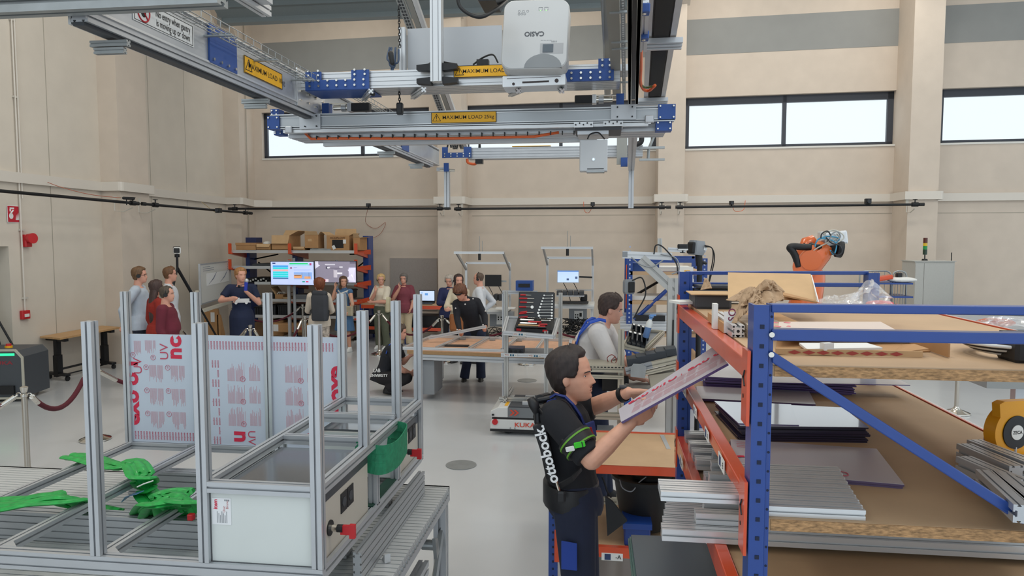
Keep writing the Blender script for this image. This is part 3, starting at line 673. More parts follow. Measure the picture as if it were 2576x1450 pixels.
# ---- right hand runways overhead, seen from below
def longp(pa, pb, Z, w_, h_, n, nm, m_, par, nh=1):
    a, b = P(*pa, Z=Z), P(*pb, Z=Z); MB().prof(a+V((0, 0, h_/2)), b+V((0, 0, h_/2)), w_, h_, n, nh).build(nm, m_, par)
t = thing('gantry_runway', 'long grey gantry runway overhead on the right with a dark centre slot', 'gantry', P(1593, 240, Z=3.4), 'long overhead gantry runways')
Z1 = CAMH+1.03
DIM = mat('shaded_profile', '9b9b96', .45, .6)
def lbar(pa, pb, Z, w_, h_, nm, m_, par, slot=None):
    a, b = P(*pa, Z=Z), P(*pb, Z=Z); d, s, u = basis(b-a); m = MB(frame((a+b)/2+V((0, 0, h_/2)), d, s)); m.box((0, 0, 0), ((b-a).length, w_, h_)); m.build(nm, m_, par)
    return a, b
lbar((1586, -60), (1583, 262), Z1, .018, .1, 'left_flange', DIM, t)
lbar((1609, -60), (1602, 262), Z1, .018, .1, 'right_flange', DIM, t)
a, b = P(1598, -60, Z=Z1), P(1593, 262, Z=Z1); d, s, u = basis(b-a)
wA = P(1617, 10, Z=Z1).x-P(1577, 10, Z=Z1).x
for q in (-.34, .34): m = MB(frame((a+b)/2+s*(wA*q)+V((0, 0, .05)), d, s)); m.box((0, 0, 0), ((b-a).length, wA*.32, .1)); m.build('runway_half', DIM, t)
m = MB(frame((a+b)/2+V((0, 0, .06)), d, s)); m.box((0, 0, 0), ((b-a).length, wA*.4, .05)); m.build('centre_slot', BLACKM, t)
Y2 = 9.9
m = MB(); m.prof(P(1592, 330, Y=6.3), P(1588, 420, Y=Y2), .08, .1); m.build('far_profile', ALU, t)
t = thing('gantry_rail', 'narrow brown grey rail overhead left of the perforated cable tray', 'rail', P(1530, 200, Z=4))
Z2 = CAMH+1.42
a, b = lbar((1519, -60), (1530, 240), Z2, .05, .12, 'rail_body', DIM, t); lbar((1514, -60), (1522, 240), Z2-.01, .012, .02, 'rail_lip', GALV, t)
t = thing('cable_tray', 'perforated metal cable tray overhead between the narrow rail and the runway', 'tray', P(1558, 200, Z=3.6))
Z3 = CAMH+1.25
a, b = lbar((1538, -60), (1552, 250), Z3, .07, .06, 'cover_plate', mat('warm_grey_sheet', '98958c', .5, .5), t)
a, b = P(1556, 0, Z=Z3+.02), P(1564, 250, Z=Z3+.02); d, s, u = basis(b-a)
for q in (-.02, .022):
    m = MB(); m.strap([a+s*q, b+s*q], .028, .003, s); m.build('perforated_strip', GALV, t)
    m = MB(); n = 60
    for k in range(n): c = lerp(a, b, k/n)+s*q; m.box(c-V((0, 0, .003)), (.012, .02, .002))
    m.build('hole', WHITEINK, t, kind='stuff')
m = MB()
for y in (30, 105, 122, 207): c = P(1570, y, Z=Z3); m.box(c, (.16, .02, .012))
m.build('cross_bar', GALV, t)
MB().box(P(1565, 178, Z=Z3+.05), (.09, .22, .05)).build('end_bracket', ALU2, t)
t = thing('linear_unit', 'slim bright linear axis with two blue clamps beside the right runway', 'axis', P(1621, 60, Z=3.6))
Z4 = CAMH+1.12
a, b = P(1621, 12, Z=Z4), P(1617, 118, Z=Z4); MB().prof(a, b, .045, .06).build('profile', ALU2, t)
for y, x in ((24, 1620), (91, 1619)): c = P(x, y, Z=Z4-.03); MB().box(c, (.055, .07, .04), ch=.005).build('blue_clamp', BLUEP, t); MB().ell(c-V((0, .0, .02)), (.012, .012, .006)).build('clamp_screw', CHROME, t)
m = MB(); m.tube(smooth_path([P(1612, 120, Z=Z4), P(1612, 170, Z=Z4), P(1611, 205, Z=Z4), P(1618, 224, Z=Z4), P(1632, 228, Z=Z4), P(1648, 215, Z=Z4)]), .012, 6); m.build('orange_hose', ORW, t, smooth=True)
m = MB(); m.tube(smooth_path([P(1611, 180, Z=Z4), P(1612, 208, Z=Z4), P(1622, 220, Z=Z4), P(1640, 218, Z=Z4)]), .008, 6); m.build('green_cable', mat('olive_cable', '4a5a2c', .5), t, smooth=True)
t = thing('energy_chain', 'black segmented energy chain lying in an open aluminium trough at the upper right', 'chain', P(1665, 120, Z=3.8))
Z5 = CAMH+1.38
a, b = P(1679, -70, Z=Z5), P(1646, 250, Z=Z5); d, s, u = basis(b-a); wC = .125; n = 60
MB().strap([a+V((0, 0, .03)), b+V((0, 0, .03))], wC, .03, s).build('chain_bed', BLACK, t)
m = MB()
for k in range(n): c = lerp(a, b, (k+.5)/n); M_ = frame(c, d, s); m.prism([(-.028, 0), (.0, -.012), (.022, -.004), (.022, .03), (-.028, .03)], c-s*wC/2*.8, d, V((0, 0, -1)).cross(s).cross(s) if 0 else V((0, 0, 1)), -wC*.8 if 0 else wC*.8)
m.build('chain_link', BLACK, t, kind='stuff')
for q in (-1, 1): m = MB(frame((a+b)/2+s*(q*(wC/2+.02))+V((0, 0, .02)), d, s)); m.box((0, 0, 0), ((b-a).length, .04, .05)); m.build('trough_side', ALU, t)
for y, xx in ((107, 1660), (253, 1640)):
    c = P(xx, y, Z=Z5-.03)
    for k in range(3): MB().box(c+V((0, k*.045-.04, -.01*k)), (.3, .03, .035)).build('cross_profile', ALU, t)
# right leg below the far end
yl = 10.0; c = P(1587, 525, Y=yl)
t = thing('hanging_post', 'slim aluminium vertical post hanging under the right runway', 'post', c, 'gantry end posts')
MB().prof((c.x, yl, P(1587, 524, Y=yl).z), (c.x, yl, P(1587, 335, Y=yl).z), .07, .07).build('profile', ALU, t)
MB().b2((c.x-.2, yl-.08, P(1587, 415, Y=yl).z), (c.x-.06, yl-.04, P(1587, 340, Y=yl).z)).build('side_strip', DIM, t)
MB().box((c.x-.1, yl-.1, P(1587, 410, Y=yl).z), (.09, .06, .12)).build('blue_plate', BLUEP, t)
for py in (330, 372, 402): a = P(1640, py, Y=yl); MB().box(a, (.34, .05, .03)).build('cross_bracket', GALV, t)
MB().tube([P(1648, 335, Y=yl), P(1632, 375, Y=yl), P(1630, 405, Y=yl)], .02, 4).build('strut', GALV, t)
MB().tube(smooth_path([P(1609, 335, Y=yl-.1), P(1614, 345, Y=yl-.1), P(1612, 358, Y=yl-.1), P(1600, 364, Y=yl-.1)]), .035, 8).build('hose', BLACK, t, smooth=True)
# rear cross beam
Yr = 10.1; a, b = P(1177, 386, Y=Yr), P(1617, 379, Y=Yr)
t = thing('gantry_cross_beam', 'ribbed rear cross beam far behind the white drive box', 'beam', (a+b)/2, 'gantry cross beams')
MB().prof(a+V((0, .1, 0)), b+V((0, .1, a.z-b.z)), .155, .2, 4, 4, up=(0, 1, 0)).build('beam', ALU, t)
p = [P(x, 385, Y=Yr).x for x in (1114, 1128, 1168, 1187)]; z = [P(1150, y, Y=Yr).z for y in (398, 385, 371)]
m = MB(); m.b2((p[0], Yr-.05, z[0]), (p[3], Yr-.03, z[1])); m.b2((p[0], Yr-.05, z[1]), (p[1], Yr-.03, z[2])); m.b2((p[2], Yr-.05, z[1]), (p[3], Yr-.03, z[2])); m.build('blue_bracket', BLUEP, t)
m = MB(); boltrow(m, frame((0, Yr-.05, 0), (1, 0, 0), (0, 0, 1)), [(p[0]+.04+k*.09, z[0]+.02) for k in range(5)]+[(p[0]+.04+k*.09, z[0]+.055) for k in range(5)], .01); m.build('bolt', CHROME, t, kind='stuff')
MB().b2((P(1288, 371, Y=Yr).x, Yr+.0, a.z+.085), (P(1385, 371, Y=Yr).x, Yr+.1, a.z+.092)).build('warning_plate', YEL, t)
m = MB(); m.tube(smooth_path([P(1175, 400, Y=Yr), P(1178, 410, Y=Yr), P(1195, 413, Y=Yr), P(1200, 404, Y=Yr)]), .02, 6); m.build('orange_hose', ORW, t, smooth=True); MB().box(P(1206, 407, Y=Yr-.1), (.1, .1, .06)).build('small_camera', BLACKM, t)
for k, (x0_, x1_) in enumerate(((1125, 1135), (1150, 1160), (1205, 1208))): MB().tube(smooth_path([P(x0_, 372, Y=Yr), P((x0_+x1_)/2, 352, Y=Yr), P(x1_, 372, Y=Yr)]), .012, 6).build('cable', BLACK, t)
# sloping cable ladder behind
a, b = P(1018, -15, Y=7.6), P(1158, 372, Y=10.4)
t = thing('cable_ladder', 'sloping perforated cable ladder rising behind the control cabinet to the roof', 'ladder', b)
d, s, u = basis(b-a); 
for q, w_, nm, mm in ((-.07, .08, 'perforated_strip', GALV), (.03, .06, 'profile', DIM), (.09, .05, 'bright_profile', ALU2)):
    m = MB(frame((a+b)/2+s*q, d, s)); m.box((0, 0, 0), ((b-a).length, w_, .05)); m.build(nm, mm, t)
m = MB()
for k in range(60): c = lerp(a, b, (k+.5)/60)-s*.07; M_ = frame(c, d, s); n0 = MB(M_); m.M = M_; m.box((0, -.015, .027), (.03, .02, .004)); m.box((0, .015, .027), (.03, .02, .004)); m.M = M_; m.box((0, .0, -.027), (.03, .04, .004))
m.build('hole', DARK, t, kind='stuff')

# ============================================================ BARRIER POSTS AND ROPES
proto = None; ST = {}
def stanchion(key, px, py_top, label):
    global proto
    p = P(px, py_top, Z=.91); ST[key] = p
    if proto is None:
        proto = thing('stanchion', label, 'barrier post', (0, 0, 0), 'chrome barrier posts with burgundy ropes')
        MB().lathe([(.165, 0), (.17, .006), (.168, .02), (.12, .04), (.06, .06), (.035, .085), (.028, .1)], n=32).build('base', CHROME, proto, smooth=40)
        MB().cyl((0, 0, .08), (0, 0, .86), .026, n=20).build('pole', mat('brushed_post', 'bdb7ad', .25, 1), proto, smooth=40)
        MB().lathe([(.026, .80), (.032, .805), (.032, .83), (.026, .835), (.026, .85), (.034, .885), (.036, .9), (.02, .908)], n=20).build('cap', CHROME, proto, smooth=30)
        m = MB()
        for s in (-1, 1): m.tube([V((s*(.03+.028*(1-math.cos(k*math.pi/5))/1), 0, .82+.022*math.sin(k*math.pi/5))) for k in range(6)], .006, 6)
        m.build('hook_ring', CHROME, proto)
        proto.location = (p.x, p.y, 0); ROOTM[proto.name] = T(p.x, p.y, 0); bpy.context.view_layer.update(); return proto
    return dup(proto, T(p.x, p.y, 0), label)
for a in (('A', 60, 972, 'chrome barrier post nearest the left edge of the hall view'), ('B', 232, 914, 'chrome barrier post behind the front left aluminium upright'),
          ('C', 629, 817, 'chrome barrier post in front of the presenter in dark overalls'), ('D', 584, 768, 'chrome barrier post beside the whiteboard with the hanging rope'),
          ('E', 761, 765, 'taller looking chrome barrier post under the left television'), ('F', 767, 795, 'chrome barrier post left of the woman with the backpack'),
          ('G', 894, 759, 'brass toned barrier post right of the woman in the blue dress'), ('H', 953, 781, 'chrome barrier post before the blonde woman in cream top'),
          ('I', 1112, 793, 'chrome barrier post behind the work table before the navy blazer woman'), ('J', 1325, 796, 'chrome barrier post behind the open tool case, only its base shows'),
          ('K', 2412, 873, 'chrome barrier post standing beyond the blue and orange rack')): stanchion(*a)
def rope(a, b, sg, label, r=.02):
    a, b = V(a), V(b); pts = sag(a, b, sg, 14); t = thing('barrier_rope', label, 'rope', (a+b)/2-V((0, 0, sg)), 'burgundy barrier ropes')
    MB().tube(pts[1:-1] if len(pts) > 4 else pts, r, 10).build('velvet', ROPE, t, smooth=True)
    for p, q in ((a, pts[1]), (b, pts[-2])):
        d = (q-p).normalized(); m = MB(); m.cyl(p+d*.03, q+d*.05, .026, n=12); m.cyl(p, p+d*.04, .009, n=8); m.build('hook', CHROME, t, smooth=40)
hk = lambda k, s=1, u=0: ST[k]+V((.07*s, 0, -.09))
offL = P(-60, 1085, Z=.4)
rope(hk('A', -1), (ST['A'].x-1.2, ST['A'].y-1.3, .75), .28, 'burgundy rope running out left from the nearest barrier post', .026)
rope(hk('A'), hk('B', -1), .27, 'burgundy rope sagging between the two left barrier posts', .026)
rope(hk('B'), hk('C', -1), .55, 'burgundy rope leading back from the left posts to the presenter', .024)
rope(hk('C', -1), ST['C']+V((-1.6, .6, -.2)), .35, 'short burgundy rope hanging left of the presenter post', .022)
rope(hk('E', -1), hk('D'), .3, 'dark burgundy rope between the whiteboard post and the television post')
rope(hk('F', -1), hk('C'), .45, 'burgundy rope rising to the post left of the backpack woman')
rope(hk('F'), hk('H', -1), .38, 'burgundy rope hanging across the legs of backpack and blue dress women')
rope(hk('H'), hk('I', -1), .35, 'burgundy rope across the legs of the two women before the pinboard')
rope(hk('I'), hk('J', -1), .3, 'burgundy rope behind the leaning man in black')
rope(hk('J'), ST['J']+V((2.6, -.6, -.1)), .3, 'burgundy rope passing behind the tool case towards the seated worker')
p = ST['D']+V((.02, -.03, -.1)); t = thing('barrier_rope', 'thick burgundy rope hanging straight down its post beside the whiteboard', 'rope', p-V((0, 0, .8)), 'burgundy barrier ropes')
MB().tube([p, p-V((.0, .02, .2)), p-V((0, .02, .75))], .035, 10, rs=[.02, .04, .035]).build('velvet', ROPE, t, smooth=True); MB().cyl(p, p-V((0, 0, .1)), .024, n=10).build('hook', CHROME, t)

# ============================================================ BACK OF THE HALL
# wooden height adjustable desk on the left
zc = .74; A_ = P(70, 846, Z=zc); B_ = P(151, 851, Z=zc); C_ = P(304, 823, Z=zc); A_.x = max(A_.x, -9.28); D_ = A_+(C_-B_)
OAK = mat('oak_top', 'c39a6a', .5, 0, noise=.1, nscale=6, stretch=(1, 12, 1))
t = thing('standing_desk', 'long height adjustable desk with light wooden top and black legs by the left wall', 'desk', (A_+C_)/2-V((0, 0, zc)))
e1 = (C_-B_).normalized(); e2 = (A_-B_).normalized(); n_ = V((0, 0, 1)); Ld = (C_-B_).length; Wd = (A_-B_).length
M_ = frame(B_, e1, n_.cross(e1)); F2 = MB()
F2.prism([(0, 0), (1, 0), (1, 1), (0, 1)], (0, 0, 0), (1, 0, 0), (0, 1, 0), 1); F2.v = [B_+(C_-B_)*p.x+(A_-B_)*p.y+V((0, 0, -.03+.03*p.z)) for p in F2.v]; F2.build('desk_top', OAK, t)
for k in (.1, .86):
    c = B_+(C_-B_)*k+(A_-B_)*.5; g = V((c.x, c.y, 0))
    MB().b2((c.x-.04, c.y-.06, .06), (c.x+.04, c.y+.06, .42)).build('leg', BLACKM, t); MB().b2((c.x-.03, c.y-.05, .4), (c.x+.03, c.y+.05, .68)).build('inner_leg', BLACKM, t)
    m = MB(); m.box((0, 0, 0), (.07, Wd*.95, .05)); q = (A_-B_).normalized(); MM = frame(c-V((0, 0, .055)), q.cross(n_), q); m.v = [MM @ p for p in m.v]; m.build('top_bracket', BLACKM, t)
    m = MB(); m.box((0, 0, 0), (.09, Wd*1.0, .04), ch=.01); MM = frame(V((c.x, c.y, .1)), q.cross(n_), q); m.v = [MM @ p for p in m.v]; m.build('foot', BLACKM, t)
    for s in (-.45, .45):
        w_ = V((c.x, c.y, .04))+q*(Wd*s); MB().cyl(w_-V((.02, 0, 0)), w_+V((.02, 0, 0)), .038, n=14).build('caster', BLACK, t)
a, b = B_+(C_-B_)*.1, B_+(C_-B_)*.86; o_ = (A_-B_)*.6
MB().tube([V((a.x, a.y, .16))+o_, V((b.x, b.y, .16))+o_], .02, 6).build('cross_bar', BLACKM, t)
MB().tube([V((a.x, a.y, .05))+o_, V((b.x, b.y, .05))+o_], .012, 6).build('cable_duct', BLACK, t)
# mobile robot at the left edge
c = P(20, 1006, Z=.05); t = thing('mobile_robot', 'dark grey mobile robot with a green light strip at the left edge', 'robot', V((c.x, c.y, 0)))
q0 = P(58, 1001, Z=.06); zt = P(50, 884, Y=q0.y).z; LR = .88
A = frame(V((q0.x, q0.y, 0)), (1, .22, 0), (0, 0, 1))
MB(A).prism([(0, .06), (0, zt-.09), (-.08, zt), (-LR, zt), (-LR, .06)], (0, 0, -.7), (1, 0, 0), (0, 1, 0), .7).build('body', mat('robot_graphite', '474c52', .45), t)
MB(A).prism([(.03, .04), (.03, zt-.09), (-.07, zt+.03), (-LR, zt+.03), (-LR, zt), (-.085, zt), (0, zt-.1), (0, .07), (-LR, .07), (-LR, .04)], (0, 0, -.01), (1, 0, 0), (0, 1, 0), .02).build('edge_trim', mat('robot_trim', 'b9b6a8', .5), t)
MB(A).b2((-.09, zt-.03, 0), (-LR, zt-.065, .008)).build('light_strip', mat('green_light', '2ae08a', .4, emit=1.6), t)
m = MB(A); text(m, 'KUKA', .07, T(-.27, zt-.17, .003), .03, sx=1.6); m.build('lettering', mat('dim_red', '8c2f3a', .5), t)
MB(A).b2((-.1, .12, 0), (-.3, .24, .04)).build('connector', BLACK, t); MB(A).b2((-.42, .24, 0), (-.6, .32, .01)).build('port_cover', DARK, t)
q = A @ V((-.25, zt+.03, -.15)); MB().cyl(q, q+V((0, 0, .03)), .05, n=14).build('button_base', YEL, t); MB().cyl(q+V((0, 0, .03)), q+V((0, 0, .06)), .035, n=14).build('stop_button', RED, t)
# black tripod at the left edge
top = P(-25, 800, Y=9.9); t = thing('tripod', 'black tripod behind the dark mobile robot at the left edge', 'tripod', V((top.x, top.y, 0)))
for e in (P(98, 983, Z=0), P(-60, 1010, Z=0), P(30, 985, Z=0)): MB().cyl(top+V((0, 0, .2)), e, .018, .014, n=8).build('leg', BLACKM, t)
MB().cyl(top+V((0, 0, .1)), top+V((0, 0, .6)), .018, n=8).build('column', BLACKM, t)
# scanner tripod behind the left group
h0 = P(445, 629, Y=12.6); t = thing('scanner_tripod', 'tall black tripod carrying a boxy 3D scanner behind the left visitors', 'tripod', V((h0.x, h0.y, 0)))
MB().box(h0-V((.02, -.03, 0)), (.12, .12, .13), RZ(25), ch=.02).build('scanner_back', BLACK, t); MB().box(h0+V((.03, -.04, -.01)), (.13, .05, .12), RZ(25), ch=.02).build('white_rim', WHITEP, t); MB().box(h0+V((.037, -.066, -.01)), (.1, .02, .09), RZ(25), ch=.012).build('scanner_window', BLACK, t)
j = P(446, 675, Y=12.6); MB().cyl(h0-V((0, 0, .05)), j, .022, n=10).build('column', BLACKM, t); MB().cyl(h0-V((0, 0, .14)), h0-V((0, 0, .08)), .045, n=10).build('ball_head', BLACKM, t)
e = P(551, 858, Y=13.4); m = MB(); m.cyl(j, lerp(j, e, .5), .03, n=8); m.cyl(lerp(j, e, .5), e, .02, n=8); m.build('leg', BLACKM, t)
for e in (V((j.x-.75, j.y+.4, .02)), V((j.x-.1, j.y-.7, .02))): MB().cyl(j, e, .022, n=8).build('leg', BLACKM, t)
# whiteboard on its stand
a, b = P(503, 661, Y=13.4), P(579, 663, Y=15.6); c, d = P(504, 759, Y=13.4), P(578, 748, Y=15.6)
t = thing('whiteboard', 'mobile whiteboard with two pinned drawings of frames standing in the corner', 'board', V(((a.x+b.x)/2, (a.y+b.y)/2, 0)))
d_ = V((b.x-a.x, b.y-a.y, 0)); Lw = d_.length; A = frame(V((a.x, a.y, (c.z+d.z)/2)), d_, (0, 0, 1)); hb = (a.z+b.z)/2-(c.z+d.z)/2
BF = mat('board_frame_cream', 'cfcabb', .5)
MB(A).b2((0, 0, -.03), (Lw, hb, 0)).build('board', mat('board_white', 'd3d2cc', .35), t)
m = MB(A); e = .02
for q in (((0, -e, -.03), (Lw, e*.3, .01)), ((0, hb-e*.3, -.03), (Lw, hb+e, .01)), ((-e, -e, -.03), (0, hb+e, .01)), ((Lw, -e, -.03), (Lw+e, hb+e, .01))): m.b2(*q)
m.build('board_frame', ALU, t)
MB(A).b2((-.05, -.17, -.02), (Lw+.05, -.11, .06)).build('pen_tray', BF, t)
for x in (-.06, Lw+.08): MB(A).b2((x-.03, -1.35 if x < 0 else -.2, -.08), (x+.03, hb*(.35 if x < 0 else .6), -.02)).build('stand_post', BF, t)
pp = mat('paper_white', 'e4e4e2', .7); GI = mat('pencil_line', '6f7684', .7)
MB(A).b2((Lw*.18, hb*.43, .001), (Lw*.93, hb*.75, .005)).build('pinned_paper', pp, t)
m = MB(A)
for x0_ in (.24, .62):
    for k in range(5): x_ = Lw*x0_+k*Lw*.03; m.tube([V((x_*1+k*.02, hb*.47+k*.022, .007)), V((x_+Lw*.1+k*.02, hb*.55+k*.04, .007))], .004, 4)
    m.tube([V((Lw*x0_, hb*.47, .007)), V((Lw*x0_+Lw*.12+.08, hb*.47+.09, .007))], .004, 4); m.tube([V((Lw*x0_+Lw*.1, hb*.55, .007)), V((Lw*x0_+Lw*.22+.08, hb*.55+.16, .007))], .004, 4)
for k in range(3): m.tube([V((Lw*.08, hb*(.93-k*.05), .002)), V((Lw*(.3+.12*(k > 0)), hb*(.93-k*.05), .002))], .004, 4)
for k in range(6): m.box((Lw*.9, hb*(.93-k*.06), .002), (.03, .02, .003))
m.build('drawing', GI, t)
# flat cardboard leaning under the whiteboard
for i, (x0_, x1_, y0_, lab) in enumerate(((538, 560, 775, 'brown flattened carton with paper label leaning under the whiteboard'), (558, 566, 790, 'narrow brown cardboard strip leaning behind the labelled carton'), (525, 538, 782, 'darker brown board leaning left of the labelled carton'))):
    a = P(x0_, y0_, Y=15.2); b = P(x1_, y0_, Y=15.2); t = thing('flat_carton', lab, 'carton', (a.x, 15.2, 0), 'cartons leaning under the whiteboard')
    MB().prism([(0, 0), (.25, 0), (-.0+.03, a.z), (0, a.z)], (a.x, 15.0, 0), (0, 1, 0), (0, 0, 1), b.x-a.x).build('sheet', CARD, t)
    if i == 0: MB().b2((a.x+.04, 14.985, a.z-.3), (a.x+.13, 15.0, a.z-.08)).build('paper_label', pp, t)
# ============================================================ CANTILEVER RACK WITH CARTONS AND TELEVISIONS
YK = 15.5
def zy(py, Y, px=760): return P(px, py, Y=Y).z
t = thing('cantilever_rack', 'wide orange and blue cantilever rack full of boxes in the back corner', 'rack', (P(760, 700, Y=16.2).x, 16.2, 0))
xl_, xr_ = P(585, 637, Y=YK).x, P(900, 637, Y=YK).x
for px, w_ in ((923, .13), (745, .12), (627, .1)):
    x = P(px, 600, Y=16.25).x; zz = P(px, 594, Y=16.25).z if px == 923 else P(px, 660, Y=16.25).z+.35
    MB().b2((x-w_/2, 16.15, 0), (x+w_/2, 16.5, zz)).build('upright', BLUE, t)
for i, (pa, pb) in enumerate(((634, 633), (674, 672), (714, 711), (757, 757), (798, 799))):
    zf = zy(pa, YK); x0 = xl_ if i < 2 else P(640, 714, Y=YK).x
    MB().b2((x0, YK, zf-.03), (xr_-.05, YK+.05, zf+.035)).build('front_beam', ALU2, t)
    MB().b2((x0+.05, YK+.05, zf-.02), (xr_-.05, YK+1.0, zf)).build('shelf_panel', mat('shelf_grey', '6f7274', .5, .3), t)
    for px in (581, 731, 897):
        if px == 581 and i > 1: continue
        x = P(px, pa, Y=YK).x; m = MB(); m.prism([(0, -.04), (.95, -.18), (.95, -.02), (0, .0)], (x-.04, YK-.05, zf-.01), (0, 1, 0), (0, 0, 1), .08); m.build('arm', ORANGE, t)
        if i < 2: MB().b2((x-.035, YK-.06, zf-.04), (x+.035, YK-.03, zf+.19)).build('end_stop', ORANGE, t)
    if i < 4:
        x = P(912, pa, Y=YK).x; xe = P(927, 650, Y=16.1).x; m = MB(); ya_ = YK+.02; za_ = zf-.03
        q4 = [V((xr_-.08, YK, za_-.02)), V((xe, 16.1, za_-.04)), V((xe, 16.1, za_+.075)), V((xr_-.08, YK, za_+.05))]; m.rings([q4, [v+V((.03, .08, 0)) for v in q4]]); m.build('side_plate', ORANGE, t)
        c_ = lerp(q4[0], q4[2], .5)*.42+lerp(q4[1], q4[2], .5)*.58; d_ = (q4[1]-q4[0]).normalized(); m = MB(frame(c_-V((0, .012, 0)), (d_.x, d_.y, 0), (0, 0, 1))); m.box((.03, 0, .0), (.12, .085, .012)); m.build('paper_label', WHITE, t)
for a, b in (((627, 655), (700, 640)), ((700, 700), (650, 660)), ((900, 672), (928, 650)), ((880, 640), (930, 640))): MB().cyl(P(*a, Y=16.4), P(*b, Y=16.4), .018, n=6).build('brace', BLACKM, t)
MB().b2((P(735, 700, Y=15.3).x-.03, 15.1, 0), (P(735, 700, Y=15.3).x+.03, 15.16, P(735, 655, Y=15.1).z)).build('thin_post', ALU, t)
def carton(a, b, Y, dep, label, m_=CARD, flaps=(), name='carton', group=None, cat='carton', inner=None):
    p, q = P(a[0], b[1], Y=Y), P(b[0], a[1], Y=Y); t = thing(name, label, cat, ((p.x+q.x)/2, Y+dep/2, p.z), group)
    if flaps:
        m = MB(); th = .008
        m.b2((p.x, Y, p.z), (q.x, Y+th, q.z)); m.b2((p.x, Y+dep-th, p.z), (q.x, Y+dep, q.z)); m.b2((p.x, Y+th, p.z), (p.x+th, Y+dep-th, q.z)); m.b2((q.x-th, Y+th, p.z), (q.x, Y+dep-th, q.z)); m.b2((p.x, Y, p.z), (q.x, Y+dep, p.z+th))
        m.build('box_body', m_, t)
        for side, ang, ln in flaps:
            a_ = R(ang); dz, do = math.sin(a_)*ln, math.cos(a_)*ln
            if side == 'F': qd = [(p.x, Y, q.z), (q.x, Y, q.z), (q.x-.02, Y-do, q.z+dz), (p.x+.02, Y-do, q.z+dz)]; n_ = V((0, -dz, do))
            if side == 'B': qd = [(p.x, Y+dep, q.z), (q.x, Y+dep, q.z), (q.x-.02, Y+dep+do, q.z+dz), (p.x+.02, Y+dep+do, q.z+dz)]; n_ = V((0, -1, 0))
            if side == 'L': qd = [(p.x, Y, q.z), (p.x, Y+dep, q.z), (p.x-do, Y+dep-.02, q.z+dz), (p.x-do, Y+.02, q.z+dz)]; n_ = V((1, 0, 1))
            if side == 'R': qd = [(q.x, Y, q.z), (q.x, Y+dep, q.z), (q.x+do, Y+dep-.02, q.z+dz), (q.x+do, Y+.02, q.z+dz)]; n_ = V((1, 0, 1))
            n_ = (V(qd[1])-V(qd[0])).cross(V(qd[2])-V(qd[1])).normalized()*.006; m = MB(); m.rings([[V(v) for v in qd], [V(v)+n_ for v in qd]]); m.build('flap', CARD2, t)
    else: MB().b2((p.x, Y, p.z), (q.x, Y+dep, q.z)).build('box_body', m_, t)
    return t, p, q
G1 = 'cartons on the top shelf of the back rack'
YC = YK+.08
t, p, q = carton((594, 611), (643, 629), YC, .5, 'low brown carton at the left end of the top rack shelf', group=G1); MB().b2((p.x-.01, YC-.01, q.z-.06), (q.x+.01, YC+.51, q.z)).build('lid', CARD, t)
t, p, q = carton((618, 598), (644, 611), YC+.15, .3, 'dark blue box lying on the low carton at the left end', mat('navy_box', '232c55', .6), name='storage_box', cat='box')
t, p, q = carton((645, 614), (680, 629), YC, .45, 'small open carton beside the low carton on the top shelf', flaps=(('F', -65, .08), ('R', 20, .08)), group=G1); MB().ell(((p.x+q.x)/2, YC+.2, q.z), (.1, .12, .06)).build('white_contents', WHITE, t)
t, p, q = carton((684, 592), (728, 629), YC, .6, 'large open carton with spread flaps above the left television', flaps=(('F', -75, .2), ('R', 28, .22), ('B', 50, .15)), group=G1)
carton((737, 621), (766, 630), YC, .4, 'flat open carton with curled flap between the two tall cartons', flaps=(('R', 20, .1), ('F', -70, .05)), group=G1)
t, p, q = carton((767, 591), (800, 625), YC, .35, 'tall narrow brown carton with open top flap on wire tray', flaps=(('F', 65, .09), ('R', 60, .08)), group=G1); MB().box((p.x+.12, YC-.002, q.z-.12), (.09, .004, .06)).build('tape', CARD2, t)
t, p, q = carton((822, 593), (878, 631), YC, .5, 'big printed power station carton on the right of the top shelf', flaps=(('B', 80, .16), ('L', 35, .14), ('R', 30, .1)), group=G1)
F_ = frame(((p.x+q.x)/2, YC-.004, (p.z+q.z)/2), (1, 0, 0), (0, 0, 1)); wb = q.x-p.x; hb = q.z-p.z
m = MB(F_); text(m, 'ECOFLOW', .062, T(0, hb*.34, 0), .02, sx=1.15); m.build('lettering', mat('brown_print', '5d3a22', .7), t)
m = MB(F_); m.b2((-wb*.25, -hb*.32, -.002), (wb*.25, hb*.22, .001)); m.build('printed_picture', INK, t)
m = MB(F_); m.box((wb*.3, hb*.1, .002), (.07, .09, .002)); m.box((-wb*.18, -hb*.28, .002), (.07, .09, .002), RZ(25)); m.build('paper_sticker', pp, t)
t, p, q = carton((889, 598), (905, 631), YC, .5, 'narrow open carton at the right end of the top shelf', flaps=(('F', 55, .12), ('R', 10, .07)), group=G1)
tag(MB().b2((P(769, 0, Y=YC).x, YC-.02, zy(631, YC)), (P(822, 0, Y=YC).x, YC+.3, zy(626, YC))).build('wire_tray', GALV), 'shallow grey wire tray under the tall narrow carton', 'tray')
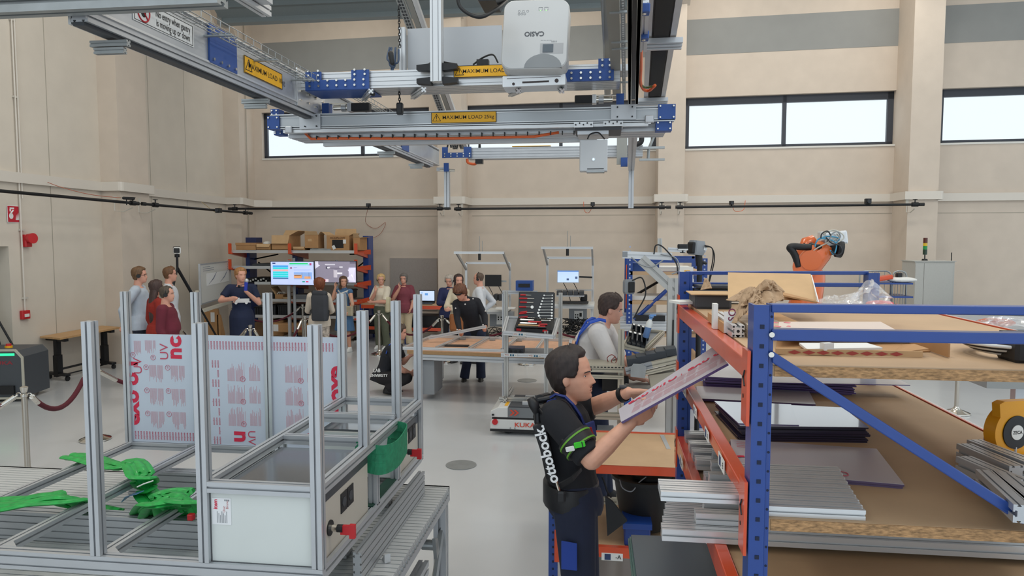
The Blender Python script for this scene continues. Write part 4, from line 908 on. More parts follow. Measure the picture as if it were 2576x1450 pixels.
# lower shelf contents
G2 = 'things stored on the lower rack shelves'
def crate(a, b, Y, dep, label, m_, nm='storage_crate', cat='crate', rim=True):
    p, q = P(a[0], b[1], Y=Y), P(b[0], a[1], Y=Y); t = thing(nm, label, cat, ((p.x+q.x)/2, Y+dep/2, p.z), G2)
    MB().b2((p.x, Y, p.z), (q.x, Y+dep, q.z), ch=min(.02, (q.z-p.z)*.2)).build('body', m_, t)
    if rim: MB().b2((p.x-.01, Y-.012, q.z-.035), (q.x+.01, Y+dep+.01, q.z-.01)).build('rim', m_, t)
    return t, p, q
MID = mat('mid_grey', '62666a', .5)
crate((636, 664), (700, 671), YK+.1, .7, 'long dark rounded tray on the second shelf left of the television', DARK, 'plastic_tray', 'tray')
crate((622, 700), (675, 712), YK+.1, .7, 'bundle tray of black bars on the third shelf behind the presenter', BLACK, 'bar_tray', 'tray')
for i in range(7):
    c = P(630+i*6.6, 707-(i % 3)*2.5, Y=YK-.02); t = thing('profile_offcut', 'black profile offcut behind the presenter, %s of the row of seven' % ('first from left', 'second from left', 'third from left', 'middle one', 'fifth from left', 'sixth from left', 'rightmost')[i], 'profile', c, 'black profile offcuts on the third shelf')
    MB().prof(c+V((0, .02, 0)), c+V((0, .5, 0)), .05, .05).build('bar', BLACK, t); m = MB(); m.box(c, (.045, .01, .012), RY(45)); m.box(c, (.045, .01, .012), RY(-45)); m.build('end_face', WHITEP, t)
crate((665, 738), (692, 755), YK+.15, .5, 'black case on the fourth shelf left of the open cartons', BLACK, 'equipment_case', 'case')
t, p, q = carton((692, 741), (712, 754), YK+.05, .4, 'open brown carton with white cables on the fourth rack shelf', flaps=(('L', 55, .2), ('R', 20, .1)), group=G2); m = MB()
for k in range(5): m.tube([V((p.x+.03+.03*k, YK+.1+.04*k, q.z)), V((p.x+.06+.03*k, YK+.12, q.z+.05)), V((p.x+.1+.03*k, YK+.2, q.z))], .01, 5)
m.build('white_cables', WHITE, t)
carton((711, 748), (731, 755), YK+.05, .4, 'low brown carton beside the cable carton on the fourth shelf', flaps=(('F', -70, .04),), group=G2)
crate((741, 742), (771, 754), YK+.05, .5, 'flat grey case on the fourth shelf under the left television', GREYP, 'equipment_case', 'case')
carton((778, 735), (790, 751), YK+.05, .4, 'small light carton left of the backpack woman on the fourth shelf', m_=CARD2, group=G2)
crate((846, 730), (880, 752), YK+.3, .5, 'dark case on the fourth shelf under the right television', DARK, 'equipment_case', 'case')
for i, (x0_, x1_, y0_, lab) in enumerate(((674, 693, 768, 'black crate on the fifth shelf right of the presenter'), (699, 726, 768, 'black ribbed crate on the fifth shelf right of its twin'), (740, 770, 770, 'black crate on the fifth shelf behind the television post'), (640, 670, 772, 'black crate on the fifth shelf behind the presenter'))):
    t, p, q = crate((x0_, y0_), (x1_, 795), YK+.1, .5, lab, BLACKM); m = MB()
    for k in range(5): m.box((lerp(p, q, (k+.5)/5).x, YK+.093, (p.z+q.z)/2), (.012, .01, (q.z-p.z)*.8))
    m.build('ribs', DARK, t, kind='stuff')
t, p, q = crate((675, 807), (712, 845), YK+.1, .6, 'brown carton on the floor under the rack with a big tape patch', CARD, 'carton', 'carton', False); MB().b2((p.x+.15, YK+.09, q.z-.25), (p.x+.32, YK+.1, q.z-.08)).build('paper_label', pp, t)
t, p, q = crate((688, 816), (778, 836), YK-.15, .5, 'long low brown carton with red lettering under the rack', CARD, 'carton', 'carton', False)
m = MB(frame(((p.x*.45+q.x*.55), YK-.156, (p.z+q.z)/2), (1, 0, 0), (0, 0, 1))); text(m, 'item', .11, T(.1, 0, 0), .02); m.build('lettering', REDINK, t); MB().b2((p.x, YK-.156, p.z+.02), (p.x+.12, YK-.151, q.z-.02)).build('paper_label', pp, t)
for i, (x0_, x1_, lab) in enumerate(((748, 800, 'brown carton under the rack behind the barrier posts'), (640, 674, 'dark carton on the floor under the rack behind the presenter'), (880, 915, 'carton on the floor right of the blue dress woman'))): crate((x0_, 812), (x1_, 845), YK+.2, .5, lab, CARD if i == 0 else mat('dark_card', '6d5238', .8), 'carton', 'carton', False)
# small folding screen post and televisions
def screen_rects(par, F_, rects, nm='screen_image'):
    byc = {}
    for k, (x0, y0, x1, y1, c) in enumerate(rects):
        byc.setdefault(c, []).append((x0, y0, x1, y1, k))
    for c, rs in byc.items():
        m = MB(F_)
        for x0, y0, x1, y1, k in rs: z = .001+.0006*k; m.poly([(x0, y0, z), (x1, y0, z), (x1, y1, z), (x0, y1, z)])
        m.build(nm, mat('screen_'+c, c, .3, emit=.62, spec=.2), par)
YT = 14.85
def tv(a, b, Y, label, rects, tilt=0):
    p, q = P(a[0], b[1], Y=Y), P(b[0], a[1], Y=Y); w_, h_ = q.x-p.x, q.z-p.z; t = thing('television', label, 'television', ((p.x+q.x)/2, Y, p.z), 'two wall sized televisions before the rack')
    F_ = frame(((p.x+q.x)/2, Y, (p.z+q.z)/2), (1, tilt, 0), (0, 0, 1)); MB(F_).b2((-w_/2, -h_/2, -.05), (w_/2, h_/2, 0)).build('bezel', BLACK, t)
    screen_rects(t, F_, [(x0*w_-w_/2, h_/2-y1*h_, x1*w_-w_/2, h_/2-y0*h_, c) for x0, y0, x1, y1, c in rects]); return t, F_, w_, h_
ui = [(.012, .02, .988, .975, 'c4d2fa'), (.05, .06, .12, .11, '1d2f6b'), (.42, .03, .425, .95, 'a9b5e0'), (.44, .07, .86, .12, '1fd070'), (.44, .12, .92, .17, '8fd8dc')]
for k, c in enumerate(('4aa2ea', '3cd6dc', 'f0b0b0', '3cd6dc', '3cd6dc', '3cd6dc')): ui.append((.06, .17+k*.085, .41, .245+k*.085, c))
ui += [(.06, .68, .41, .73, '356f9c'), (.54, .45, .95, .74, '8fb0e6'), (.54, .56, .72, .7, 'e8a878'), (.55, .58, .7, .6, '3a2d22'), (.78, .62, .92, .72, 'e8a878'), (.72, .46, .725, .65, '3a3a48'), (.88, .46, .885, .68, '3a3a48'), (.73, .82, .79, .86, '1f9a80'), (.81, .82, .87, .86, 'd8345a'), (.46, .25, .5, .3, '8a3a5a'), (.9, .07, .945, .16, 'b0507a'), (.54, .25, .62, .265, '8890b8'), (.54, .33, .93, .345, 'a8b2de'), (.54, .38, .9, .392, 'a8b2de')]
tv((681, 658), (790, 718), YT, 'left television showing a pale blue user interface', ui)
sc = [(.012, .02, .988, .975, '8d8798'), (.0+.012, .02, .1, .2, 'd8d4e2'), (.82, .3, .988, .97, 'cfcbe0'), (.85, .02, .988, .12, '6d687a'), (.26, .14, .5, .19, 'c9c6d2'), (.6, .25, .68, .31, 'dad8e0'), (.28, .25, .34, .36, '4d4a5c'), (.31, .27, .38, .34, 'dcdae2'), (.36, .32, .62, .335, '554f60'), (.47, .42, .55, .75, 'c8c2cc'), (.55, .52, .67, .6, 'e6e4ea'), (.46, .4, .48, .74, 'b6aeb8'), (.2, .83, .34, .95, 'e0d0d8'), (.24, .84, .27, .93, 'c02050'), (.012, .8, .13, .975, '77727f'), (.5, .37, .6, .38, '6a6476')]
t, F_, w_, h_ = tv((791, 657), (896, 712), YT+.1, 'right television showing a grey 3D scene of the hall', sc)
m = MB(F_)
for pts, in (([(-.35, .3), (-.5, .1), (-.5, .42)],), ([(.3, .1), (.42, -.25), (.47, .2)],), ([(.25, -.3), (.46, -.45), (.4, -.1)],)): m.poly([(x*w_, y*h_, .012) for x, y in pts])
m.build('screen_image', mat('screen_e2dff0', 'e2dff0', .3, emit=.62), t)
t = thing('television_stand', 'two slim metal poles on feet holding the televisions', 'stand', (P(735, 845, Y=YT).x, YT+.1, 0))
for px, pt in ((735, 650), (843, 655)):
    x = P(px, 700, Y=YT+.1).x; MB().cyl((x, YT+.2, 0), (x, YT+.2, P(px, pt, Y=YT+.1).z), .032, n=12).build('pole', GREYP, t, smooth=40); MB().b2((x-.02, YT-.25, 0), (x+.02, YT+.45, .05)).build('foot', GREYP, t)
# orange benches at the back wall
def bench(px0, px1, py, Y, dep, label, legs=True, zb=.0, beam=.09, group='orange framed work benches', low=True):
    a, b = P(px0, py, Y=Y), P(px1, py, Y=Y); t = thing('work_bench', label, 'bench', ((a.x+b.x)/2, Y+dep/2, 0), group); z = a.z
    MB().b2((a.x, Y, z-beam), (b.x, Y+.04, z-.01)).build('front_beam', ORANGE, t); MB().b2((a.x, Y+dep-.04, z-beam), (b.x, Y+dep, z-.01)).build('rear_beam', ORANGE, t)
    MB().b2((a.x, Y, z-.01), (b.x, Y+dep, z+.015)).build('bench_top', CHIP, t)
    for x in (a.x, b.x):
        for y in (Y, Y+dep-.06): MB().b2((x-.03, y, 0), (x+.03, y+.06, z-.0)).build('leg', BLUE, t)
    if low: MB().b2((a.x, Y, .3), (b.x, Y+.04, .37)).build('lower_beam', ORANGE, t)
    return t, z
bench(908, 950, 766, 15.6, .9, 'orange framed bench end behind the blonde woman')
t, zbn = bench(1020, 1125, 768, 15.5, .9, 'orange framed bench carrying the lit laptop')
a = P(905, 752, Y=15.9); tag(MB().b2((a.x-.75, 15.6, a.z-.12), (a.x+.1, 16.1, a.z-.02)).build('bench_shelf', ORANGE), 'orange shelf edge of the rack behind the blue dress woman', 'shelf')
a, b = P(1048, 761, Y=15.6), P(1087, 735, Y=15.6); t = thing('laptop', 'open laptop with glowing screen on the orange bench', 'laptop', V(((a.x+b.x)/2, 15.6, zbn+.015)))
MB().b2((a.x, 15.56, zbn+.016), (b.x, 15.85, zbn+.035)).build('keyboard_base', BLACK, t); MB().b2((a.x, 15.85, zbn+.03), (b.x, 15.87, b.z+.02)).build('screen_lid', BLACK, t)
screen_rects(t, frame(((a.x+b.x)/2, 15.849, (zbn+b.z)/2+.03), (1, 0, 0), (0, 0, 1)), [(-.17, -.1, .17, .12, 'cfe2fb'), (-.05, .02, .02, .07, '6aa0e0'), (-.14, .06, -.1, .09, '9cc0ee')])
for i, (a, b, lab) in enumerate((((912, 800), (975, 840), 'dark crate under the bench behind the blonde woman'), ((1030, 795), (1100, 835), 'dark crate under the laptop bench'))): crate(a, b, 15.75, .5, lab, BLACKM)

# ============================================================ WHITE WORKSTATIONS
def station(px, Y, label, dx, s, lit, wall_lab):
    # px: dict of pixel columns; built in metres from the left rear post
    x0, x1 = px; xa = P(x0, 700, Y=Y).x; xb = P(x1, 700, Y=Y).x; t = thing('assembly_station', label, 'workstation', ((xa+xb)/2, Y-.3, 0), 'white aluminium assembly stations')
    zt_ = P(x0, dx[0], Y=Y).z; zf = P(x0, dx[1], Y=Y-1.1).z; zd = P(x0, dx[2], Y=Y-.8).z
    for x in (xa, xb): MB().prof((x, Y, 0), (x, Y, zt_), .05, .05).build('rear_post', ALU2, t)
    MB().prof((xa, Y, zt_), (xb, Y, zt_), .05, .05).build('rear_crossbar', ALU2, t)
    for x in (xa, xb): MB().prof((x, Y, zt_-.15), (x, Y-1.1, zf), .04, .05).build('roof_arm', ALU, t)
    MB().prof((xa-.05, Y-1.1, zf), (xb+.02, Y-1.1, zf), .05, .05).build('front_crossbar', ALU2, t)
    for k in range(2): MB().cyl(((xa+xb)/2+.06*k, Y-1.1, zf), ((xa+xb)/2+.06*k, Y-1.1, zf+.35-.1*k), .006, n=6).build('antenna_rod', GALV, t)
    MB().cyl(((xa+xb)/2, Y-1.12, zf-.02), ((xa+xb)/2, Y-1.12, zf-.16), .03, n=10).build('overhead_camera', BLACK, t)
    MB().b2((xa-.05, Y-.85, zd-.04), (xb+.05, Y-.05, zd)).build('table_top', WHITEP, t); MB().prof((xa-.05, Y-.87, zd-.06), (xb+.05, Y-.87, zd-.06), .05, .05).build('front_rail', ALU2, t)
    for x in (xa, xb): MB().prof((x, Y-.8, 0), (x, Y-.8, zd-.05), .05, .05).build('front_leg', ALU2, t)
    zs = (zd+.25); MB().b2((xa+.2, Y-.3, zs), (xb, Y-.02, zs+.02)).build('rear_shelf', ALU, t)
    return t, xa, xb, zt_, zf, zd
t, xa, xb, z1, z2, zd = station((1173, 1283), 16.1, 'white assembly station with black monitor behind the bald man', (662, 636, 779), 1, False, '')
def monitor(a, b, Y, lab, lit, arm_to):
    p, q = P(a[0], b[1], Y=Y), P(b[0], a[1], Y=Y); t = thing('monitor', lab, 'monitor', ((p.x+q.x)/2, Y, p.z), 'monitors of the assembly stations'); F_ = frame(((p.x+q.x)/2, Y, (p.z+q.z)/2), (1, 0, 0), (0, 0, 1)); w_, h_ = q.x-p.x, q.z-p.z
    MB(F_).b2((-w_/2, -h_/2, -.03), (w_/2, h_/2, 0)).build('housing', BLACK if not lit else ALU, t)
    if lit: screen_rects(t, F_, [(-w_*.47, -h_*.45, w_*.47, h_*.45, 'bcd3f4'), (-w_*.47, h_*.36, w_*.47, h_*.45, '5f88c8'), (-.03, -.08, .02, -.04, '4a5a78'), (.15, -.05, .2, .0, '4a5a78')])
    MB().prof(((p.x+q.x)/2, Y+.06, (p.z+q.z)/2), (arm_to, Y+.1, (p.z+q.z)/2-.02), .035, .035).build('swivel_arm', GALV if not lit else BLACK, t)
    for k in (-.1, .12): MB().tube(smooth_path([V(((p.x+q.x)/2+k, Y+.02, p.z)), V(((p.x+q.x)/2+k+.1, Y+.03, p.z-.2)), V(((p.x+q.x)/2+k+.16, Y+.05, p.z-.42))]), .008, 5).build('cable', BLACK, t)
monitor((1220, 692), (1261, 721), 15.4, 'black switched off monitor right of the bald man', False, xb)
c = P(1248, 749, Y=15.9); 
def crates2(a, b, Y, lab, n=2):
    p, q = P(a[0], b[1], Y=Y), P(b[0], a[1], Y=Y); t = thing('bin_row', lab, 'bins', ((p.x+q.x)/2, Y, p.z)); w_ = (q.x-p.x)/n
    for k in range(n): MB().b2((p.x+k*w_+.01, Y, p.z), (p.x+(k+1)*w_-.01, Y+.25, q.z), ch=.02).build('bin', DARK, t)
crates2((1241, 741), (1263, 757), 15.7, 'two dark bins on the shelf under the black monitor')
def pcbox(a, b, Y, lab):
    p, q = P(a[0], b[1], Y=Y), P(b[0], a[1], Y=Y); t = thing('switch_cabinet', lab, 'cabinet', ((p.x+q.x)/2, Y, p.z), 'grey cabinets under the assembly stations')
    MB().b2((p.x, Y, p.z), (q.x, Y+.3, q.z)).build('housing', GREYP, t); w_, h_ = q.x-p.x, q.z-p.z
    MB().b2((p.x+w_*.3, Y-.005, p.z+h_*.15), (p.x+w_*.8, Y, q.z-h_*.12)).build('info_sheet', pp, t); m = MB()
    for i, xx in enumerate((.38, .5, .66)):
        for j in range(2 if i < 2 else 1): m.box((p.x+w_*xx, Y-.007, q.z-h_*(.35+.15*j)), (.025 if i < 2 else .05, .003, .03 if i < 2 else .08))
    m.build('printed_symbol', INK, t, kind='stuff')
pcbox((1232, 786), (1290, 822), 15.5, 'grey cabinet with notice sheet under the station behind the bald man'); pcbox((1431, 778), (1476, 819), 15.5, 'grey cabinet with notice sheet under the station with the lit monitor')
def tangle(x0, x1, y0, y1, Y, n, lab, seed=3):
    rd = random.Random(seed); m = MB()
    for k in range(n):
        pts = []
        for j in range(6): pts.append(P(rd.uniform(x0, x1), rd.uniform(y0, y1), Y=Y+rd.uniform(-.15, .15)))
        m.tube(smooth_path(pts, 4), .009, 5)
    o = m.build('cable_tangle', BLACK); tag(o, lab, 'cables'); o['kind'] = 'stuff'
tangle(1225, 1290, 822, 850, 15.4, 7, 'black cables hanging under the station behind the bald man'); tangle(1412, 1490, 800, 842, 15.4, 16, 'dense black cable tangle under the station with the lit monitor', 5)
p = P(1265, 777, Y=15.0); tag(MB().b2((p.x-.15, 14.95, p.z+.0), (p.x+.25, 15.2, p.z+.02)).build('paper_stack', pp), 'stack of paper on the desk under the black monitor', 'paper')
t, xa, xb, z1, z2, zd = station((1377, 1491), 15.9, 'white assembly station with the lit monitor above the tool case', (649, 624, 765), 1, True, '')
monitor((1401, 680), (1457, 712), 15.2, 'lit monitor with pale blue screen above the bin shelf', True, xb)
t = thing('bin_shelf', 'sloping metal shelf of small dark bins under the lit monitor', 'shelf', P(1435, 742, Y=15.3)); a = P(1400, 742, Y=15.2); b = P(1470, 742, Y=15.2); MB().b2((a.x, 15.1, a.z-.03), (b.x, 15.5, a.z)).build('shelf_board', ALU, t)
for k in range(5): x = a.x+(b.x-a.x)*(k+.5)/5; MB().b2((x-.05, 15.08, a.z+.002), (x+.05, 15.35, a.z+.09), ch=.01).build('bin', DARK, t)
t = thing('keyboard_tray', 'dark tools and tray on the desk of the station with the lit monitor', 'tray', P(1440, 765, Y=15.0)); a = P(1405, 764, Y=14.95); b = P(1480, 764, Y=14.95); MB().b2((a.x, 14.95, a.z), (b.x, 15.2, a.z+.04), ch=.01).build('tray', BLACK, t); MB().box((b.x-.1, 15.3, a.z+.1), (.14, .1, .14), ch=.02).build('small_device', BLACK, t)
# low barrier rope post base and grey cabinet with signal tower on the right
p, q = P(2293, 900, Y=14.6), P(2402, 659, Y=14.6); t = thing('control_cabinet', 'tall light grey double cabinet by the right pillar', 'cabinet', ((p.x+q.x)/2, 14.9, 0))
CB = mat('cabinet_light', 'b9b9b4', .5, noise=.02)
MB().b2((p.x, 14.6, 0), (q.x, 15.2, q.z)).build('body', CB, t); xm = P(2323, 700, Y=14.6).x
MB().b2((p.x+.005, 14.585, .1), (xm-.004, 14.6, q.z-.03)).build('door', CB, t); MB().b2((xm+.004, 14.585, .1), (q.x-.03, 14.6, q.z-.03)).build('door', CB, t)
MB().b2((p.x-.02, 14.58, q.z), (q.x+.02, 15.22, q.z+.015)).build('top_plate', CB, t)
c = P(2326, 658, Y=14.8); t = thing('signal_tower', 'small signal tower with dark red, yellow and green segments on the cabinet', 'signal light', c)
MB().cyl(c, c+V((0, 0, .05)), .06, .045, n=14).build('base', BLACK, t); z = c.z+.05
MB().cyl((c.x, c.y, z), (c.x, c.y, z+.1), .012, n=8).build('stem', BLACK, t)
for nm, h, cc in (('lower_housing', .10, '1f3a2c'), ('green_lens', .07, '1f8f4a'), ('yellow_lens', .055, 'd8b52a'), ('red_lens', .10, '5a2a22')):
    MB().cyl((c.x, c.y, z+.08), (c.x, c.y, z+.08+h), .038, n=16).build(nm, mat(nm, cc, .3), t, smooth=40); z += h
c = P(2393, 658, Y=14.8); single(MB().cyl(c, c+V((0, 0, .17)), .009, n=8), 'antenna', 'short black antenna rod at the right corner of the grey cabinet', 'antenna', BLACK)
# wire roll cage with blue shelves
t = thing('wire_trolley', 'wire sided trolley with blue shelves left of the grey cabinet', 'trolley', (P(2235, 800, Y=13.5).x, 13.5, 0)); 
def hoop(x0, x1, yb, Y):
    a, b = P(x0, 682, Y=Y), P(x1, 682, Y=Y); m = MB(); zt_ = a.z; r_ = .08
    m.tube([V((a.x, Y, .15)), V((a.x, Y, zt_-r_)), V((a.x+r_*.3, Y, zt_-r_*.3)), V((a.x+r_, Y, zt_)), V((b.x-r_, Y, zt_)), V((b.x-r_*.3, Y, zt_-r_*.3)), V((b.x, Y, zt_-r_)), V((b.x, Y, .15))], .014, 8)
    m.build('hoop_frame', GALV, t, smooth=True); m = MB()
    for k in range(1, 5): x = a.x+(b.x-a.x)*k/5; m.cyl((x, Y, .2), (x, Y, zt_-.01), .005, n=5)
    m.build('wire_rods', GALV, t, kind='stuff')
hoop(2163, 2242, 0, 13.6); hoop(2246, 2281, 0, 13.2)
for py in (709, 742, 800): a, b = P(2195, py, Y=13.3), P(2279, py+1, Y=13.3); MB().b2((a.x, 13.0, a.z-.03), (b.x, 13.6, a.z)).build('blue_shelf', BLUE, t)
a = P(2215, 704, Y=13.1); t = thing('parts_tray', 'orange and white parts lying on the upper trolley shelf', 'tray', a); MB().box(a+V((0, 0, .02)), (.36, .2, .07), RY(-12), ch=.02).build('orange_part', ORANGE, t); MB().ell(a+V((.35, 0, -.0)), (.25, .12, .05)).build('white_bag', WHITEP, t); MB().box(a+V((.3, 0, .07)), (.1, .08, .1), ch=.02).build('black_clamp', BLACK, t)
# orange robot behind the rack
ROB = mat('robot_orange', 'dd6a2c', .3, 0, coat=.5)
YR = 7.6
t = thing('robot_arm', 'orange industrial robot arm with black hose above the blue rack', 'robot', (P(2050, 700, Y=YR).x, YR, 0))
def rp(x, y, dy=0): return P(x, y, Y=YR+dy)
MB().cap(rp(2016, 800), .17, rp(2042, 700), .13, n=20).build('lower_arm', ROB, t, smooth=True)
g = rp(2010, 830); MB().cyl((g.x, g.y+.1, .25), (g.x, g.y+.1, g.z+.1), .3, .24, n=28).build('turning_column', ROB, t, smooth=40); MB().lathe([(.36, 0), (.36, .1), (.3, .14), (.3, .3)], (g.x, g.y+.1, 0), 28).build('base', BLACKM, t, smooth=40)
MB().cyl(rp(2026, 672, -.14), rp(2026, 672, .2), .12, n=24).build('elbow_joint', ROB, t, smooth=40)
MB().cyl(rp(2040, 655, -.16), rp(2040, 655, .16), .10, n=24).build('elbow_cap', ROB, t, smooth=40)
m = MB(); m.tube([rp(2030, 672), rp(2046, 652), rp(2066, 634), rp(2078, 618)], .1, 16, rs=[.13, .13, .11, .085]); m.build('upper_arm', ROB, t, smooth=50)
m = MB(); m.tube([rp(2020, 668, .15), rp(2024, 640, .15), rp(2036, 612, .15), rp(2050, 604, .15)], .09, 12, rs=[.07, .09, .09, .06]); m.build('rear_housing', ROB, t, smooth=50)
MB().cyl(rp(2104, 626, -.05), rp(2118, 628, -.05), .085, n=20).build('tool_flange', BLACK, t, smooth=40)
MB().cyl(rp(2086, 622), rp(2108, 625), .075, n=20).build('wrist', BLACKM, t, smooth=40)
MB().box(rp(2098, 600), (.22, .16, .13), RY(-8), ch=.015).build('valve_block', ALU2, t); MB().box(rp(2078, 594), (.14, .12, .09), ch=.01).build('sensor_box', WHITEP, t)
MB().tube(smooth_path([rp(2008, 672, -.1), rp(2003, 650, -.1), rp(1995, 634, -.1), rp(1987, 624, -.1), rp(1996, 620, -.1), rp(2020, 622, -.1), rp(2040, 622, -.1)]), .035, 10).build('black_hose', BLACK, t, smooth=True)
MB().tube(smooth_path([rp(2022, 618, .1), rp(2035, 615, .1), rp(2050, 620, 0), rp(2062, 622, -.1)]), .028, 8).build('black_hose', BLACK, t, smooth=True)
for i, (pts, c) in enumerate((([(2010, 672), (2030, 645), (2060, 622), (2095, 606), (2110, 598), (2105, 588)], 'b8b4a8'), ([(2050, 622), (2056, 605), (2075, 596), (2098, 596), (2112, 602), (2100, 614)], '4aa0c8'), ([(2052, 612), (2062, 600), (2090, 604), (2104, 616), (2098, 640), (2088, 630)], '4aa0c8'), ([(2070, 590), (2085, 582), (2102, 580), (2120, 590), (2122, 600), (2108, 610)], 'c9c9c0'), ([(2078, 598), (2092, 612), (2112, 618), (2118, 634), (2106, 643), (2092, 632)], '2a2c30'), ([(2065, 600), (2068, 588), (2082, 582), (2090, 596), (2080, 608)], '2a2c30'), ([(2086, 606), (2094, 588), (2108, 584), (2114, 596), (2104, 606)], '8e9498'))):
    MB().tube(smooth_path([rp(x, y, -.12-.01*i) for x, y in pts]), .007, 5).build('hose_loop', mat('hose_'+c, c, .5), t, smooth=True)
# ============================================================ PEOPLE
SKIN = mat('skin', 'd09a80', .5, noise=.04, nscale=25); SKIN2 = mat('skin_pink', 'd9a08a', .5, noise=.04, nscale=25)
def cloth(nm, c, r=.85, n=.12): return mat(nm, c, r, noise=n, nscale=5, bump=.25, bscale=9)
LIP = mat('lips', 'a8615a', .5); EYEW = mat('eye_white', 'e6e2dc', .3); IRIS = mat('iris', '3c4a4e', .2)
HT = [(0, .060, .0, .022), (.05, .078, -.025, .036), (.12, .086, -.045, .046), (.2, .088, -.06, .055), (.3, .087, -.074, .062), (.4, .086, -.085, .068), (.5, .082, -.094, .072), (.58, .087, -.099, .0745), (.68, .086, -.102, .076), (.78, .078, -.099, .0745), (.87, .062, -.087, .066), (.94, .04, -.064, .05), (.98, .02, -.036, .03), (1.0, .002, -.012, .008)]
def hint(z):
    for a, b in zip(HT, HT[1:]):
        if z <= b[0]: t = (z-a[0])/(b[0]-a[0]); t = max(0, t); return [a[i]*(1-t)+b[i]*t for i in (1, 2, 3)]
    return list(HT[-1][1:])
def hpoint(z, th, face=True):           # th 0 = front, + to the right
    f, b, w_ = hint(z); cy = (f+b)/2; hy = (f-b)/2; c, s = math.cos(th), math.sin(th)
    e = .88; x = w_*math.copysign(abs(s)**e, s); y = cy + hy*math.copysign(abs(c)**e, c)
    if face:
        g = lambda a, b_, sa, sb: math.exp(-((z-a)/sa)**2-((abs(th)-b_)/sb)**2)
        nz = 0 if z < .29 or z > .56 else (min(1, (z-.29)/.05))*(1-(z-.33)/.25 if z > .33 else 1)
        y += .027*max(0, nz)*math.exp(-(th/.17)**2) + .006*g(.33, .25, .03, .12)
        y += .006*g(.235, 0, .02, .35)+.006*g(.185, 0, .02, .3)-.005*g(.21, 0, .008, .4)-.004*g(.14, 0, .03, .4)+.008*g(.06, 0, .06, .35)
        y += -.011*g(.49, .42, .045, .2)+.006*g(.57, .4, .03, .35); x *= 1+.03*g(.38, 1.0, .08, .4)
    return V((x, y, z*.235-.1175))
def headgrid(mb, M, off=None, nz=34, nt=40, face=True):
    rs = []
    for j in range(nz+1):
        z = .0+1.0*j/nz; row = []
        for i in range(nt):
            th = -math.pi+2*math.pi*i/nt; p = hpoint(z, th, face)
            if off is not None:
                n_ = V((p.x/.075, p.y/.095, p.z/.118)); n_.normalize(); p = p + n_*off(z, th)
            row.append(M @ p)
        rs.append(row)
    mb.rings(rs[::-1]); return mb
def sm(x, a, b): t = max(0, min(1, (x-a)/(b-a))); return t*t*(3-2*t)
def hairoff(style):
    def f(z, th):
        a = abs(th)
        front = style.get('front', .8); side = style.get('side', .5); back = style.get('back', .12)
        line = front + (side-front)*sm(a, .75, 1.25) + (back-side)*sm(a, 1.55, 2.1)
        if style.get('recede') and .25 < a < .9: line += .07
        k = sm(z, line-.02, line+.05); t = style.get('t', .014)
        if a < .9 and style.get('quiff'): t += style['quiff']*sm(z, .8, .95)*(1-a)
        w_ = style.get('wave', .25); t *= 1+w_*math.sin(th*style.get('fq', 13)+z*21)*math.sin(z*17+th*3)
        return -.012*(1-k)+t*k
    return f
def hand(mb, w_, d, pn, curl=.35, thumb=1, s=1.0, spread=.12, grip=0):
    # w_: wrist, d: direction of the fingers, pn: palm normal; thumb side given by sign along pn x d
    d = V(d).normalized(); pn = V(pn); pn = (pn-d*pn.dot(d)).normalized(); sd = pn.cross(d)*thumb
    L_ = .092*s; c = w_+d*(L_*.5)
    mb.rings([[w_+d*(t*L_)+sd*(x*wd)+pn*(y*.014*s*(1.1 if t < .6 else .9)) for x, y in ((1, .3), (.8, .9), (0, 1), (-.8, .9), (-1, .3), (-1, -.4), (-.8, -.9), (0, -1), (.8, -.9), (1, -.4))] for t, wd in ((-.12, .026*s), (.15, .031*s), (.55, .041*s), (.98, .042*s), (1.05, .036*s))][::-1])
    for k, (off, ln) in enumerate(((.031, .072), (.011, .082), (-.010, .076), (-.030, .060))):
        b = w_+d*(L_*.96)+sd*(off*s); a = curl*(1+.12*k); dd = (d+sd*(spread*(1.5-k)*.5)).normalized(); r_ = .0088*s*(1 if k < 3 else .88); p = b; ang = 0
        for q, fr in enumerate((.45, .31, .24)):
            ang += a*(.9 if q == 0 else 1.1); v = dd*math.cos(ang)+pn*math.sin(ang); e = p+v*(ln*fr*s); mb.cap(p, r_*(1.08-.1*q), e, r_*(1-.12*q), n=8); p = e
    b = w_+d*(L_*.25)+sd*(.026*s); m1 = b+(d*.55+sd*.75+pn*.35).normalized()*(.04*s); m2 = m1+(d*.85+sd*.25+pn*(.35+grip)).normalized()*(.032*s); m3 = m2+(d*.9+pn*(.25+grip)-sd*.1).normalized()*(.026*s)
    mb.cap(b, .0135*s, m1, .012*s, n=8); mb.cap(m1, .0115*s, m2, .0098*s, n=8); mb.cap(m2, .0098*s, m3, .0082*s, n=8)
def rem(o, vox, it=3, sm_f=.5):
    r = o.modifiers.new('remesh', 'REMESH'); r.mode = 'VOXEL'; r.voxel_size = vox; r.use_smooth_shade = True
    q = o.modifiers.new('smooth', 'SMOOTH'); q.factor = sm_f; q.iterations = it
def loft(mb, secs, n=20):      # (center, x half vector, y half vector), bottom to top
    mb.rings([[V(c)+V(a)*math.cos(t)+V(b)*math.sin(t) for t in [k*2*math.pi/n for k in range(n)]] for c, a, b in secs][::-1])
